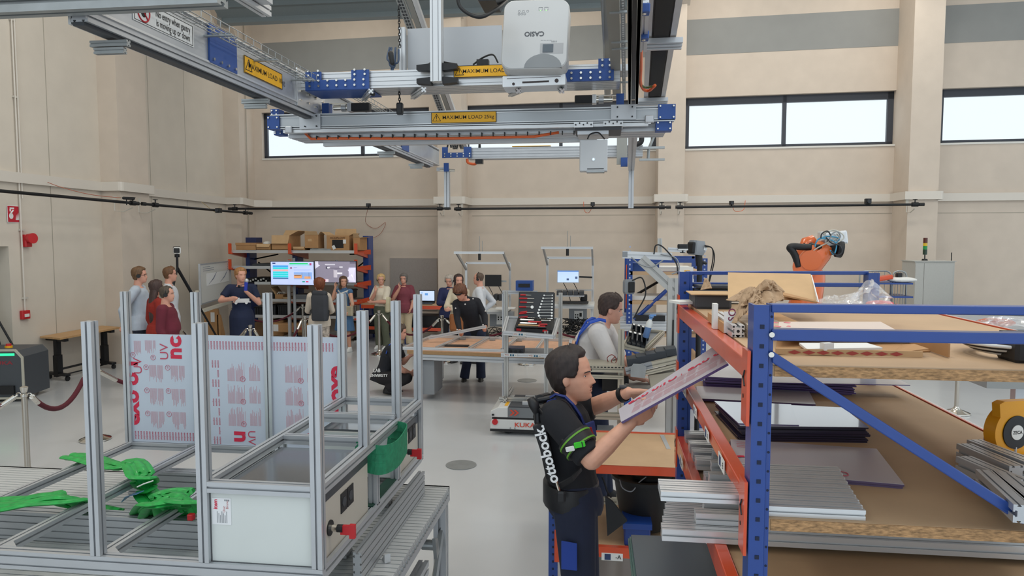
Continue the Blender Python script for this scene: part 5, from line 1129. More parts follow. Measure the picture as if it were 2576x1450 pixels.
def person(label, base, face, h, pose=None, sc=1.0, skin=SKIN, top=None, topmat=None, sleeve='long', bottom='trousers', botmat=None, shoemat=BLACK, hair=None, hairmat=None, build=1.0, headturn=(0, 0), vox=.011, fem=False, hands=(.4, .4), handd=(None, None), palm=(None, None), thumb=(1, 1), belly=0, group=None, tucked=False, topdrop=0, legw=1.0, detail=False, hit=3, hgrip=0):
    base = V((base[0], base[1], 0)) if len(base) == 2 else V(base)
    s = h/1.75; B = T(*base) @ RZ(face) @ Matrix.Scale(s, 4)
    J = dict(pel=(0, 0, .95), che=(0, 0, 1.27), nec=(0, -.015, 1.47), hd=(0, .02, 1.632), sR=(.175, -.01, 1.415), sL=(-.175, -.01, 1.415), eR=(.225, -.03, 1.13), eL=(-.225, -.03, 1.13), wR=(.23, .05, .88), wL=(-.23, .05, .88), hR=(.09, 0, .92), hL=(-.09, 0, .92), kR=(.10, .02, .50), kL=(-.10, .02, .50), aR=(.11, -.03, .09), aL=(-.11, -.03, .09))
    if fem: J.update(sR=(.155, -.01, 1.405), sL=(-.155, -.01, 1.405))
    J = {k: V(v) for k, v in J.items()}
    W_ = {k: B @ v for k, v in J.items()}
    for k, v in (pose or {}).items():
        v = V(v) if not isinstance(v, V) else v
        W_[k] = v if getattr(v, 'w0', False) else (v if k.startswith('@') else B @ v)
    for k in list(W_):
        if k.startswith('@'): W_[k[1:]] = W_.pop(k)
    t = thing('person', label, 'person', base, group)
    R3 = RZ(face).to_3x3(); b_ = build
    spine = (W_['nec']-W_['pel']).normalized()
    shx = (W_['sR']-W_['sL']).normalized(); hpx = (W_['hR']-W_['hL']).normalized()
    def fwdof(x, u): return u.cross(x).normalized()
    def torso(mb, inf=0, lo=-.08, hi=1.0, bust=fem):
        pel, che, nec = W_['pel'], W_['che'], W_['nec']; secs = []
        prof = [(-.16, .12, .09), (-.08, .155, .11), (.0, .165, .118), (.12, .15, .108), (.25, .135+.02*belly, .10+belly*.05), (.4, .14+.01*belly, .103+belly*.04), (.56, .155, .112), (.72, .168, .112), (.84, .165, .10), (.93, .12, .075), (1.0, .065, .058)] if not fem else [(-.16, .13, .10), (-.08, .165, .115), (.0, .168, .118), (.12, .15, .105), (.28, .122, .09), (.42, .125, .095), (.58, .142, .118), (.72, .148, .112), (.84, .145, .09), (.93, .10, .07), (1.0, .055, .052)]
        for f, rx, ry in prof:
            if f < lo-.001 or f > hi+.001: continue
            if f <= .55: c = pel.lerp(che, f/.55) if f >= 0 else pel+(pel-che)*(-f/.55)
            else: c = che.lerp(nec, (f-.55)/.45)
            k = max(0, min(1, f)); x = hpx.lerp(shx, k).normalized(); y = fwdof(x, spine)
            off = y*(.015*math.sin(math.pi*k)*s) + (y*(belly*.03*s*math.exp(-((f-.28)/.18)**2)))
            secs.append((c+off, x*((rx*s*b_)+inf), y*(ry*s*b_+inf)))
        loft(mb, secs)
    body = MB(); torso(body, 0, -.16, 1.0)
    hd = W_['hd']; hM = T(*hd) @ RZ(face+headturn[0]) @ RX(headturn[1]) @ Matrix.Scale(s*sc*1.0, 4)
    nz, nt = (60, 72) if detail else (30, 32)
    headgrid(body, hM, nz=nz, nt=nt)
    body.cap(W_['nec']-V((0, 0, .03)), .062*s*b_**.5*(.85 if fem else 1), hM @ V((0, -.025, -.07)), .054*s*(.88 if fem else 1), n=16)
    for sg in (-1, 1):      # ears
        body.ell(hM @ V((sg*.076, -.008, -.012)), (.009*s, .018*s, .031*s), (RZ(face+headturn[0]) @ RZ(sg*25)), n=10, m=7)
    for q in 'RL':
        sg = 1 if q == 'R' else -1
        S_, E_, Wr = W_['s'+q], W_['e'+q], W_['w'+q]
        body.cap(W_['nec']-spine*(.06*s)+shx*(sg*.05*s), .05*s*b_, S_, .058*s*b_, n=12)
        body.cap(S_, .055*s*b_, E_, .042*s*b_, n=14); body.cap(E_, .043*s*b_, E_.lerp(Wr, .4), .041*s*b_, n=14); body.cap(E_.lerp(Wr, .35), .041*s*b_, Wr, .027*s, n=14)
        i = 0 if q == 'R' else 1; d = handd[i]; d = V(d) if d is not None else (Wr-E_).normalized()
        pn = palm[i]; pn = V(pn) if pn is not None else -shx*sg
        hand(body, Wr, d, pn, hands[i], thumb[i]*(1 if q == 'R' else -1)*-1, s*(.92 if fem else 1.0), grip=hgrip)
        H_, K_, A_ = W_['h'+q], W_['k'+q], W_['a'+q]
        body.cap(H_, .085*s*b_, K_, .056*s, n=14); body.cap(K_, .055*s, K_.lerp(A_, .35), .056*s, n=14); body.cap(K_.lerp(A_, .3), .056*s, A_, .036*s, n=14)
        ft = R3 @ V((0, 1, 0)); body.cap(A_-V((0, 0, .045*s)), .035*s, A_+ft*.13*s-V((0, 0, .06*s)), .028*s, n=10)
    o = body.build('body', skin, t); rem(o, vox if not detail else vox*.62, 2 if detail else hit)
    if topmat:
        m = MB(); torso(m, .014, -.16 if not tucked else .0, .95 if detail else .93)
        if not tucked: 
            pel, che = W_['pel'], W_['che']; y = fwdof(hpx, spine); c = pel-spine*((.125+topdrop)*s); loft(m, [(c, hpx*(.178*s*b_+.02), y*(.13*s*b_+.024)), (pel-spine*.02*s, hpx*(.178*s*b_+.026), y*(.13*s*b_+.028)), (pel+spine*.09*s, hpx*(.16*s*b_+.016), y*((.115+.03*belly)*s*b_+.016))])
        m.cap(W_['nec']-spine*(.05*s), .075*s, W_['nec']-spine*.02*s, .07*s)
        for q in 'RL':
            sg = 1 if q == 'R' else -1
            S_, E_, Wr = W_['s'+q], W_['e'+q], W_['w'+q]
            m.cap(W_['nec']-spine*(.06*s)+shx*(sg*.05*s), .062*s*b_, S_, .073*s*b_, n=14)
            if sleeve == 'none': continue
            if sleeve == 'short': m.cyl(S_, S_.lerp(E_, .68), .073*s*b_, .07*s*b_, n=18)
            elif sleeve == 'half': m.cyl(S_, S_.lerp(E_, .92), .073*s*b_, .064*s*b_, n=18)
            else:
                m.cap(S_, .072*s*b_, E_, .056*s*b_, n=16); m.cap(E_, .057*s*b_, E_.lerp(Wr, .5), .05*s*b_, n=16); m.cyl(E_.lerp(Wr, .45), E_.lerp(Wr, .97 if sleeve == 'long' else .4), .05*s*b_, .04*s, n=16)
        o = m.build(top or 'shirt', topmat, t); rem(o, vox, hit)
    if botmat:
        m = MB()
        if bottom == 'trousers':
            torso(m, .018, -.16, .16)
            for q in 'RL':
                H_, K_, A_ = W_['h'+q], W_['k'+q], W_['a'+q]
                m.cap(H_-V((0, 0, .0)), .098*s*b_*legw, K_, .075*s*legw, n=16); m.cap(K_, .076*s*legw, K_.lerp(A_, .5), .074*s*legw, n=16); m.cyl(K_.lerp(A_, .45), K_.lerp(A_, 1.02), .074*s*legw, .078*s*legw, n=16)
        else:
            y = fwdof(hpx, spine); pel = W_['pel']; torso(m, .018, -.08, .16)
            loft(m, [(pel-V((0, 0, .45*s)), hpx*.25*s, y*.2*s), (pel-V((0, 0, .2*s)), hpx*.215*s, y*.165*s), (pel+V((0, 0, .05*s)), hpx*.175*s, y*.13*s)])
        o = m.build('trousers' if bottom == 'trousers' else 'skirt', botmat, t); rem(o, vox, hit)
    for q in 'RL':
        A_ = W_['a'+q]; ft = R3 @ V((0, 1, 0)); m = MB(); z0 = A_.z-.09*s; lo = V((A_.x, A_.y, z0)); sx_ = R3 @ V((1, 0, 0))
        loft(m, [(lo+ft*.05*s+V((0, 0, .0)), sx_*.047*s, ft*.135*s), (lo+ft*.05*s+V((0, 0, .03*s)), sx_*.05*s, ft*.14*s), (lo+ft*.035*s+V((0, 0, .06*s)), sx_*.044*s, ft*.115*s), (lo+V((0, 0, .1*s)), sx_*.043*s, ft*.06*s), (lo+V((0, 0, .12*s)), sx_*.042*s, ft*.05*s)]); m.build('shoe', shoemat, t, smooth=True)
    if hair is not None:
        m = MB(); headgrid(m, hM, hairoff(hair), nz=44 if detail else 26, nt=72 if detail else 36, face=False); m.build('hair', hairmat, t, smooth=True)
        if hair.get('long'):
            m = MB(); L_ = hair['long']; hs = []
            for z, ww, dd, oy in ((.05, .075, .06, -.035), (-.05, .082, .062, -.045), (-.12, .085, .058, -.06), (-.22, .088, .052, -.075), (-.22-L_*.5, .08, .045, -.085), (-.22-L_, .045, .03, -.085)): hs.append((hM @ V((0, oy, z)), (hM.to_3x3() @ V((ww, 0, 0))), hM.to_3x3() @ V((0, dd, 0))))
            loft(m, hs[::-1]); m.build('long_hair', hairmat, t, smooth=True)
    # face details
    m = MB(); e = MB(); l = MB(); br = MB()
    for sg in (-1, 1):
        p = hpoint(.485, sg*.40); c = V((p.x*.98, p.y-.0075, p.z)); m.ell(hM @ c, (.0115*s, .0115*s, .0105*s), n=10, m=7)
        e.ell(hM @ (c+V((0, .0088, 0))), (.005*s, .0042*s, .005*s), n=8, m=5)
        a = [hpoint(.56+.012*k_, sg*(.2+.17*k)) for k, k_ in ((0, 0), (1, 1), (2, 1.1), (3, 0))]; br.tube([hM @ (q*1.0+V((0, .002, 0))) for q in a], .0028*s, 5)
    a = [hpoint(.212, th) for th in (-.36, -.2, 0, .2, .36)]; l.tube([hM @ (q+V((0, .0005, 0))) for q in a], .004*s, 6, rs=[.002*s, .0042*s, .0048*s, .0042*s, .002*s])
    m.build('eyes', EYEW, t, smooth=True); e.build('irises', IRIS, t); l.build('lips', LIP, t, smooth=True)
    if hairmat: br.build('eyebrows', hairmat, t)
    return t, W_, hM, s
def headset(t, hM, s, m_=BLACK):
    m = MB(); m.tube([hM @ V((.088*math.cos(R(a)), .0, .01+.118*math.sin(R(a)))) for a in range(0, 181, 15)], .005*s, 6); m.build('headset_band', m_, t)
    for sg in (-1, 1): m = MB(); m.cyl(hM @ V((sg*.072, 0, -.01)), hM @ V((sg*.1, 0, -.01)), .028*s, n=12); m.build('headset_cup', m_, t)
def glasses(t, hM, s):
    m = MB()
    for sg in (-1, 1):
        c = hpoint(.485, sg*.40)+V((0, .012, 0)); m.tube([hM @ (c+V((.021*math.cos(k*math.pi/6), 0, .017*math.sin(k*math.pi/6)))) for k in range(12)], .0022*s, 5, closed=True)
        m.tube([hM @ (c+V((sg*.021, 0, .004))), hM @ V((sg*.082, .0, -.0))], .002*s, 5)
    m.tube([hM @ (hpoint(.485, sg*.2)+V((0, .016, .004))) for sg in (-1, 1)], .002*s, 5); m.build('glasses', BLACKM, t)
HB = lambda c, n: mat('hair_'+n, c, .6, noise=.35, nscale=60, bump=.4, stretch=(1, 1, .25))
def G(px, dpt): return P(px, 602+CAMH*FPX/dpt, Z=0)
# far left group
LB = cloth('light_blue_shirt', 'b9c3d0'); NAVYT = cloth('navy_trousers', '1b2233'); WHT = cloth('white_shirt', 'd5d8de'); MAR = cloth('maroon_shirt', '6a2333'); REDC = cloth('red_cardigan', '93291f'); BLKT = cloth('black_trousers', '1d1a1e')
t, J, hM, s = person('man in light blue shirt seen from behind with hands clasped behind his back', G(358, 11.6), -68, 1.90, dict(wR=(.07, -.2, .90), wL=(-.03, -.23, .88), eR=(.25, -.17, 1.14), eL=(-.24, -.19, 1.14)), topmat=LB, botmat=NAVYT, hair=dict(front=.8, side=.5, back=.2, t=.017), hairmat=HB('6e5137', 'brown'), skin=SKIN2, hands=(.9, .9), handd=((-.3, -.3, -1), (.2, -.2, -1)), belly=.5)
headset(t, hM, s); glasses(t, hM, s)
t, J, hM, s = person('smiling man in white shirt standing before the scanner tripod', G(433, 12.6), -60, 1.86, topmat=WHT, botmat=NAVYT, hair=dict(front=.82, side=.5, back=.2, t=.016, quiff=.01), hairmat=HB('6e4d33', 'brown2'), skin=SKIN2)
t, J, hM, s = person('woman with very long dark hair and red cardigan seen from behind', G(400, 11.3), -35, 1.70, topmat=REDC, botmat=cloth('wine_skirt', '7b2230'), bottom='skirt', hair=dict(front=.8, side=.3, back=.0, t=.022, long=.42), hairmat=HB('463430', 'darkbrown'), fem=True, topdrop=.2)
t, J, hM, s = person('stout man in maroon shirt with a headset seen from the side', G(426, 10.3), -72, 1.68, topmat=MAR, botmat=BLKT, hair=dict(front=.8, side=.5, back=.25, t=.01, recede=1), hairmat=HB('4c4238', 'greybrown'), skin=SKIN2, build=1.12, belly=.7)
headset(t, hM, s)
# presenter
OV = cloth('navy_overalls', '1a2440', n=.2)
b = G(612, 12.7)
t, J, hM, s = person('man in dark navy work overalls with a white truck print pointing across his chest', b, 205, 1.84, dict(eR=(.32, .08, 1.22), wR=(.06, .32, 1.27), eL=(-.28, .06, 1.16), wL=(-.08, .26, 1.38)), topmat=OV, sleeve='short', botmat=OV, hair=dict(front=.8, side=.5, back=.2, t=.018, quiff=.01), hairmat=HB('a57548', 'ginger'), skin=SKIN2, handd=((-1, .1, -.1), (.0, .2, 1)), hands=(.25, 1.1), headturn=(30, 0), topdrop=.35)
F_ = frame(J['che']+RZ(205).to_3x3() @ V((0, .165*s, -.06)), RZ(205).to_3x3() @ V((-1, 0, 0)), (0, 0, 1)); m = MB(F_)
m.b2((-.02, -.02, 0), (.14, .04, .006)); m.b2((-.13, -.03, 0), (.16, -.015, .006)); m.prism([(-.13, -.02), (-.02, -.02), (-.02, .055), (-.09, .055), (-.13, .015)], (0, 0, 0), (1, 0, 0), (0, 1, 0), .006)
for x in (-.08, .09): m.cyl((x, -.035, 0), (x, -.035, .008), .024, n=12)
m.build('truck_print', WHITEINK, t)
q = J['wL']+V((0, 0, .06)); MB().cyl(q-V((0, 0, .05)), q+V((.02, 0, .1)), .03, n=12).build('blue_microphone', mat('mic_blue', '2b3fb0', .4), t); MB().ell(q+V((.025, 0, .12)), (.035, .035, .04)).build('microphone_head', ALU, t)
q = J['nec']; MB().box(q+RZ(205).to_3x3() @ V((.03, .1, -.02)), (.05, .03, .04), ch=.01).build('clip_microphone', BLACK, t)
# backpack woman
CRM = cloth('cream_blouse', 'd3c6b6'); LEO = mat('leopard_trousers', 'b8aca0', .85, noise=.55, nscale=28); 
t, J, hM, s = person('woman with auburn hair, cream blouse and spotted trousers carrying a dark backpack', G(806, 13.0), 10, 1.64, dict(eL=(-.24, .08, 1.12), wL=(-.18, .28, 1.08), eR=(.22, .1, 1.12), wR=(.1, .3, 1.05)), topmat=CRM, botmat=LEO, hair=dict(front=.78, side=.3, back=.05, t=.026), hairmat=HB('7a4226', 'auburn'), fem=True, build=1.08, headturn=(50, 0))
bb = RZ(10).to_3x3(); c = J['che']+bb @ V((.06, -.22, -.06)); BP = cloth('backpack_cloth', '3a3c42')
MB().box(c, (.3, .15, .46), RZ(-5), ch=.04).build('backpack', BP, t, smooth=30); MB().box(c+V((0, 0, .26)), (.27, .13, .08), RZ(-5) @ RX(-12), ch=.03).build('rolled_top', BP, t)
for sg in (-1, 1): MB().strap([c+V((sg*.1, .04, .22)), J['nec']+bb @ V((sg*.11, -.02, .03)), J['che']+bb @ V((sg*.14, .13, .02)), J['che']+bb @ V((sg*.16, .0, -.2)), c+V((sg*.12, .04, -.2))], .04, .012, bb @ V((1, 0, 0))).build('shoulder_strap', BLACK, t)
# blue dress woman
DRS = cloth('denim_dress', '45698f')
t, J, hM, s = person('woman in blue sleeveless dress touching her ear in front of the right television', G(868, 14.9), 165, 1.575, dict(eR=(.25, .1, 1.22), wR=(.15, .12, 1.50), eL=(-.26, .05, 1.12), wL=(-.2, .12, .95), pel=(0, 0, .95)), topmat=DRS, sleeve='none', botmat=DRS, bottom='skirt', hair=dict(front=.8, side=.3, back=.0, t=.02, long=.05), hairmat=HB('57402f', 'brown3'), fem=True, shoemat=WHITEP, headturn=(45, 0), handd=((-.1, .1, 1), None))
q = J['nec']; bb = RZ(165).to_3x3(); m = MB(); m.strap([q+bb @ V((.16, .03, -.06)), q+bb @ V((.0, .13, -.13)), q+bb @ V((-.16, .03, -.06)), q+bb @ V((-.1, -.12, -.08)), q+bb @ V((.1, -.12, -.08))], .1, .02, (0, 0, 1)); m.build('white_scarf', cloth('scarf_white', 'ddd8cf'), t)
q = J['pel']+bb @ V((-.2, .1, .02)); MB().box(q, (.16, .07, .2), RZ(-15), ch=.02).build('handbag', cloth('beige_bag', 'b5aa92'), t); MB().tube([q+V((.06, 0, .1)), J['nec']+bb @ V((-.1, .06, -.03)), q+V((-.06, 0, .1))], .008, 6).build('bag_strap', cloth('beige_bag', 'b5aa92'), t)
# blonde woman
t, J, hM, s = person('blonde woman with glasses, cream T-shirt and green trousers, hand on her chin', G(962, 15.3), 160, 1.60, dict(eR=(.2, .14, 1.13), wR=(.02, .2, 1.38), eL=(-.2, .14, 1.13), wL=(.08, .25, 1.12)), topmat=cloth('cream_tshirt', 'ddd3bf'), sleeve='half', botmat=cloth('olive_trousers', '5f6453'), hair=dict(front=.78, side=.4, back=.1, t=.022), hairmat=HB('c9a873', 'blonde'), fem=True, build=1.12, tucked=True, headturn=(35, 0), handd=((-.2, .1, 1), None), shoemat=WHITEP, skin=SKIN2, legw=1.15)
headset(t, hM, s); glasses(t, hM, s); q = J['pel']+RZ(160).to_3x3() @ V((-.2, .05, .1)); MB().box(q, (.1, .2, .32), RZ(0), ch=.04).build('cream_bag', cloth('cream_bag', 'cfc6a6'), t)
# maroon top woman
t, J, hM, s = person('grey haired woman in dusty red top covering her mouth with one hand', G(1018, 15.6), 178, 1.60, dict(eR=(.24, .12, 1.14), wR=(.05, .17, 1.43), eL=(-.25, .02, 1.13), wL=(-.2, .12, .92)), topmat=cloth('dusty_red_top', '7d3c48'), sleeve='half', botmat=cloth('beige_trousers', 'cdbb9c'), hair=dict(front=.76, side=.3, back=.05, t=.02), hairmat=HB('6d6763', 'grey'), fem=True, build=1.18, handd=((-.3, .1, .9), None), skin=SKIN2, legw=1.1, belly=.6)
glasses(t, hM, s)
# navy blazer woman
NVB = cloth('navy_blazer', '232a52')
t, J, hM, s = person('grey haired woman in navy blazer looking down at a phone', G(1131, 14.6), 200, 1.62, dict(eR=(.23, .05, 1.14), wR=(.05, .25, 1.15), eL=(-.23, .05, 1.14), wL=(-.03, .26, 1.17)), topmat=NVB, botmat=BLKT, hair=dict(front=.78, side=.35, back=.1, t=.02), hairmat=HB('b3aaa0', 'lightgrey'), fem=True, build=1.1, headturn=(-30, -14), skin=SKIN2)
glasses(t, hM, s); headset(t, hM, s); q = (J['wR']+J['wL'])/2+RZ(200).to_3x3() @ V((0, .08, .04)); MB().box(q, (.08, .015, .15), RX(-30)).build('phone', BLACK, t)
# long haired woman in cream cardigan
t, J, hM, s = person('long dark haired woman in cream cardigan with folded arms and brown bag', G(1156, 13.6), 165, 1.68, dict(eR=(.22, .12, 1.12), wR=(-.04, .24, 1.12), eL=(-.22, .12, 1.1), wL=(.06, .25, 1.08)), topmat=cloth('cream_cardigan', 'd2c7b0'), botmat=BLKT, hair=dict(front=.84, side=.3, back=.0, t=.02, long=.12), hairmat=HB('3a2a26', 'darkbrown2'), fem=True, headturn=(40, 0), skin=SKIN2)
q = J['pel']+RZ(165).to_3x3() @ V((-.04, .2, -.12)); MB().box(q, (.26, .08, .32), ch=.04).build('brown_bag', cloth('brown_leather', '9a6038'), t)
# bald man
t, J, hM, s = person('bald man in white shirt with headset, hand on his hip, facing the visitors', G(1207, 13.6), 90, 1.72, dict(eR=(.3, -.22, 1.16), wR=(.2, -.02, .98), eL=(-.26, -.1, 1.13), wL=(-.18, .05, .95)), topmat=WHT, botmat=cloth('grey_trousers', '4c4c50'), skin=SKIN2, build=1.05, tucked=True, hair=dict(front=1.2, side=.48, back=.3, t=.003), hairmat=HB('5c4a3e', 'stubble'), belly=.4)
headset(t, hM, s)
# leaning man at the work table
BS = cloth('black_longsleeve', '1a1c24'); WT = cloth('navy_work_trousers', '1e2740')
b = P(1188, 957, Z=0)
def Pd(x, y, dy=0, Y=b.y): return P(x, y, Y=Y+dy)
pz = {'@pel': Pd(1197, 832, .05), '@che': Pd(1178, 783, -.12), '@nec': Pd(1168, 748, -.2), '@hd': Pd(1158, 737, -.34), '@sR': Pd(1148, 765, -.2), '@sL': Pd(1200, 760, -.1), '@eL': Pd(1219, 795, -.1), '@wL': Pd(1221, 822, -.35), '@eR': Pd(1150, 800, -.3), '@wR': Pd(1156, 832, -.5), '@hR': Pd(1180, 840), '@hL': Pd(1208, 840), '@kR': Pd(1177, 900), '@kL': Pd(1209, 900), '@aR': Pd(1168, 951, -.05), '@aL': Pd(1210, 950)}
t, J, hM, s = person('curly haired man in black long sleeve leaning over the work table holding a profile', (b.x, b.y), 185, 1.72, pz, topmat=BS, botmat=WT, hair=dict(front=.72, side=.45, back=.15, t=.032, wave=.5, fq=17), hairmat=HB('6b4430', 'curly'), skin=SKIN2, headturn=(-25, -35), tucked=False, legw=1.05, hands=(1.0, 1.0), detail=False, vox=.009)
for k in ((1190, 752, -.3), (1170, 766, -.36), (1146, 776, -.35), (1221, 783, -.2), (1215, 818, -.4), (1150, 830, -.58)): MB().ell(Pd(*k), (.012, .012, .012)).build('marker_ball', WHITEINK, t)
MB().tube([hM @ V((.082*math.cos(R(a)), .098*math.sin(R(a)), .035)) for a in range(0, 360, 20)], .012, 6, closed=True).build('headband', BLACK, t)
# crouching man
b = P(985, 990, Z=0)
def Pc(x, y, dy=0, Y=b.y): return P(x, y, Y=Y+dy)
pz = {'@pel': Pc(962, 948, .02), '@che': Pc(976, 900, -.02), '@nec': Pc(996, 865, 0), '@hd': Pc(1007, 836, .02), '@sR': Pc(985, 878, -.17), '@sL': Pc(1000, 876, .18), '@eR': Pc(1008, 930, -.22), '@wR': Pc(1030, 938, -.1), '@eL': Pc(1014, 912, .2), '@wL': Pc(1030, 897, .22), '@hR': Pc(963, 950, -.1), '@hL': Pc(963, 950, .1), '@kR': Pc(1024, 952, -.15), '@kL': Pc(1025, 948, .2), '@aR': Pc(977, 976, -.13), '@aL': Pc(985, 975, .14)}
t, J, hM, s = person('man in dark work clothes crouching beside the work table', (b.x, b.y), -85, 1.70, pz, topmat=BS, botmat=BLKT, sleeve='short', hair=dict(front=.78, side=.5, back=.15, t=.016), hairmat=HB('4a3a2e', 'shortbrown'), headturn=(0, -10), skin=SKIN2, legw=1.1, build=1.1, vox=.009)
MB().strap([Pc(972, 890, -.2), Pc(980, 868, -.19), Pc(996, 858, -.12), Pc(992, 866, -.16), Pc(985, 885, -.21)], .05, .012, (0, 1, 0)).build('blue_yoke', cloth('blue_strap', '274da0'), t)
m = MB(); F_ = frame(Pc(948, 938, -.20), (.95, -.3, .08), (0, .1, 1)); text(m, 'LAB', .075, F_ @ T(0, .03, 0), .02); text(m, 'UNIVERSITY', .06, F_ @ T(.03, -.045, 0), .02); m.build('back_print', WHITEINK, t)
# ============================================================ WORK TABLE IN THE MIDDLE
PLY = mat('ply_edge', 'a5835c', .7, noise=.15, nscale=20, stretch=(1, 1, 12)); PERF = mat('perforated_board', 'd3a688', .7, noise=.1, nscale=14)
zt = .74
fl, fr = P(1024, 881, Z=zt), P(1470, 896, Z=zt); bl, br = P(1089, 848, Z=zt), P(1475, 858, Z=zt)
t = thing('work_table', 'long aluminium work table with a pale perforated wooden top behind the mobile robot', 'table', V(((fl.x+fr.x)/2, (fl.y+bl.y)/2, 0)))
def slab(q4, z0, z1, nm, m_, par): m = MB(); m.rings([[V((p.x, p.y, z0)) for p in q4], [V((p.x, p.y, z1)) for p in q4]]); return m.build(nm, m_, par)
slab((fl, fr, br, bl), zt-.05, zt, 'table_top', [PERF], t)
slab((fl+V((.01, -.005, 0)), fr+V((0, -.005, 0)), fr, fl), zt-.055, zt-.005, 'edge_strip', PLY, t)
ex = (fr-fl).normalized(); ey = V((-ex.y, ex.x, 0))
MB().prof(fl+ex*.1+V((0, .05, -.10)), fr+V((0, .05, -.10)), .08, .08, 1, up=(0, 0, 1)).build('front_rail', ALU, t); MB().prof(bl+ex*.1+V((0, -.05, -.10)), br+V((0, -.05, -.10)), .08, .08).build('rear_rail', ALU, t)
for p in (fl+ex*.14+ey*.06, fr-ex*.14+ey*.06, bl+ex*.14-ey*.06, br-ex*.14-ey*.06): MB().prof((p.x, p.y, .06), (p.x, p.y, zt-.14), .10, .10, 1).build('leg', ALU, t); MB().cyl((p.x, p.y, 0), (p.x, p.y, .06), .035, n=12).build('foot', BLACK, t)
p = fl+ex*.22+ey*.1; MB().b2((p.x-.02, p.y-.02, .08), (p.x+.16, p.y+.5, zt-.16)).build('drive_cabinet', GREYP, t)
p = P(1083, 965, Z=0); MB().b2((p.x-.06, p.y, .1), (p.x+.04, p.y+.12, zt-.14)).build('lifting_column', ALU, t); MB().prism([(0, .08), (.14, 0), (.17, .03), (0, .22)], (p.x+.04, p.y+.02, .02), (1, 0, 0), (0, 0, 1), .04).build('foot_bracket', GALV, t)
for dx in (-.03, .14): MB().cyl((p.x+dx, p.y-.02, .04), (p.x+dx, p.y+.02, .04), .04, n=12).build('caster', BLACK, t)
# frame of profiles lying on the table
t = thing('aluminium_ladder', 'ladder like aluminium frame lying on the work table', 'frame', V(((fl.x+fr.x)/2, fl.y+.4, zt))); zf = zt+.022; F1 = lambda x, y: P(x, y, Z=zf)
def bar(a, b, w_, nm, par, m_=ALU2, h=None): return MB().prof(a, b, w_, h or w_, up=(0, 0, 1)).build(nm, m_, par)
bar(F1(1014, 876), F1(1440, 888), .04, 'side_bar', t); bar(F1(1084, 846), F1(1440, 857), .04, 'side_bar', t)
for a, b in (((1020, 874), (1086, 847)), ((1098, 876), (1159, 849)), ((1180, 878), (1228, 851)), ((1262, 881), (1300, 853)), ((1346, 884), (1367, 856)), ((1430, 886), (1436, 858))): bar(F1(*a), F1(*b), .04, 'cross_bar', t)
for a in ((1166, 851), (1240, 853), (1307, 855)): q = F1(*a)+V((0, -.05, 0)); MB().box(q, (.09, .04, .035)).build('corner_bracket', GALV, t)
a, b = P(1078, 851, Z=zf+.05), P(1222, 822, Y=P(1200, 850, Z=zf).y-.25); t = thing('profile_bar', 'loose aluminium profile held up at one end by the leaning man', 'profile', a); bar(a, b, .045, 'bar', t)
tag(single(MB().box(P(1150, 872, Z=zt)+V((0, 0, .01)), (.35, .12, .02)), 'flat_tool', 'dark flat tool lying on the board inside the frame', 'tool', BLACK), 'dark flat tool lying on the board inside the frame', 'tool')
# ============================================================ MOBILE ROBOT WITH SHELF FRAME
c0 = P(1233, 1086, Z=.04); YA = c0.y; x0 = c0.x; x1 = x0+1.22; zA = .335
t = thing('mobile_robot', 'white and grey mobile robot carrying an aluminium shelf frame', 'robot', (x0+.6, YA+.35, 0)); RW = mat('robot_white', 'd4d5d3', .35, coat=.2)
MB().prism([(.04, .04), (x1-x0-.04, .04), (x1-x0, .08), (x1-x0, .19), (.02, .19), (0, .15), (0, .07)], (x0, YA+.72, 0), (1, 0, 0), (0, 0, 1), .72).build('lower_body', RW, t, bevel=.01)
MB().b2((x0+.02, YA+.02, .19), (x1, YA+.70, .215)).build('gap_band', BLACK, t)
MB().prism([(0, .215), (.21, .215), (.21, .335), (.09, .335), (0, .29)], (x0+.005, YA+.715, 0), (1, 0, 0), (0, 0, 1), .71).build('corner_cover', RW, t, bevel=.008)
MB().b2((x0+.215, YA+.005, .215), (x1, YA+.71, .335)).build('upper_body', mat('robot_grey', '75797c', .4), t)
MB().b2((x0+.22, YA+.02, .335), (x1-.01, YA+.69, .345)).build('top_plate', DARK, t)
m = MB(); m.b2((x0, YA-.006, .045), (x0+.56, YA+.0, .075)); m.build('bumper_strip', BLACK, t)
F_ = frame((x0, YA-.003, 0), (1, 0, 0), (0, 0, 1)); m = MB(F_); text(m, 'KUKA', .075, T(.42, .13, .003), .015, sx=1.25); 
for k in (0, .05): m.poly([(.235+k, .245, .012), (.26+k, .245, .012), (.3+k, .28, .012), (.26+k, .315, .012), (.235+k, .315, .012), (.275+k, .28, .012)])
m.build('lettering', mat('kuka_orange', 'd6452b', .5), t)
MB(F_).cyl((.06, .16, -.01), (.06, .16, .012), .035, n=18).build('red_button', RED, t); m = MB(F_)
for x in (.245, .3): m.cyl((x, .09, 0), (x, .09, .004), .009, n=10)
m.build('small_buttons', GREYP, t, kind='stuff'); MB(F_).b2((.02, .235, 0), (.05, .255, .004)).build('sensor_slot', BLACK, t)
m = MB(); m.b2((x0+.16, YA+.1, .336), (x0+.2, YA+.4, .339)); m.build('warning_sticker', YEL, t)
for k in (0, .03): MB().cyl((x0+.42+k, YA+.15, .375), (x0+.42+k, YA+.5, .375), .01, n=8).build('slide_rod', CHROME, t)
for yy_ in (.15, .47): MB().box((x0+.435, YA+yy_, .365), (.12, .05, .04)).build('slide_block', ALU2, t)
MB().tube(smooth_path([(x0+.62, YA+.3, .37), (x0+.75, YA+.15, .38), (x0+.95, YA+.2, .38), (x0+1.05, YA+.4, .37)]), .01, 6).build('cable', BLACK, t)
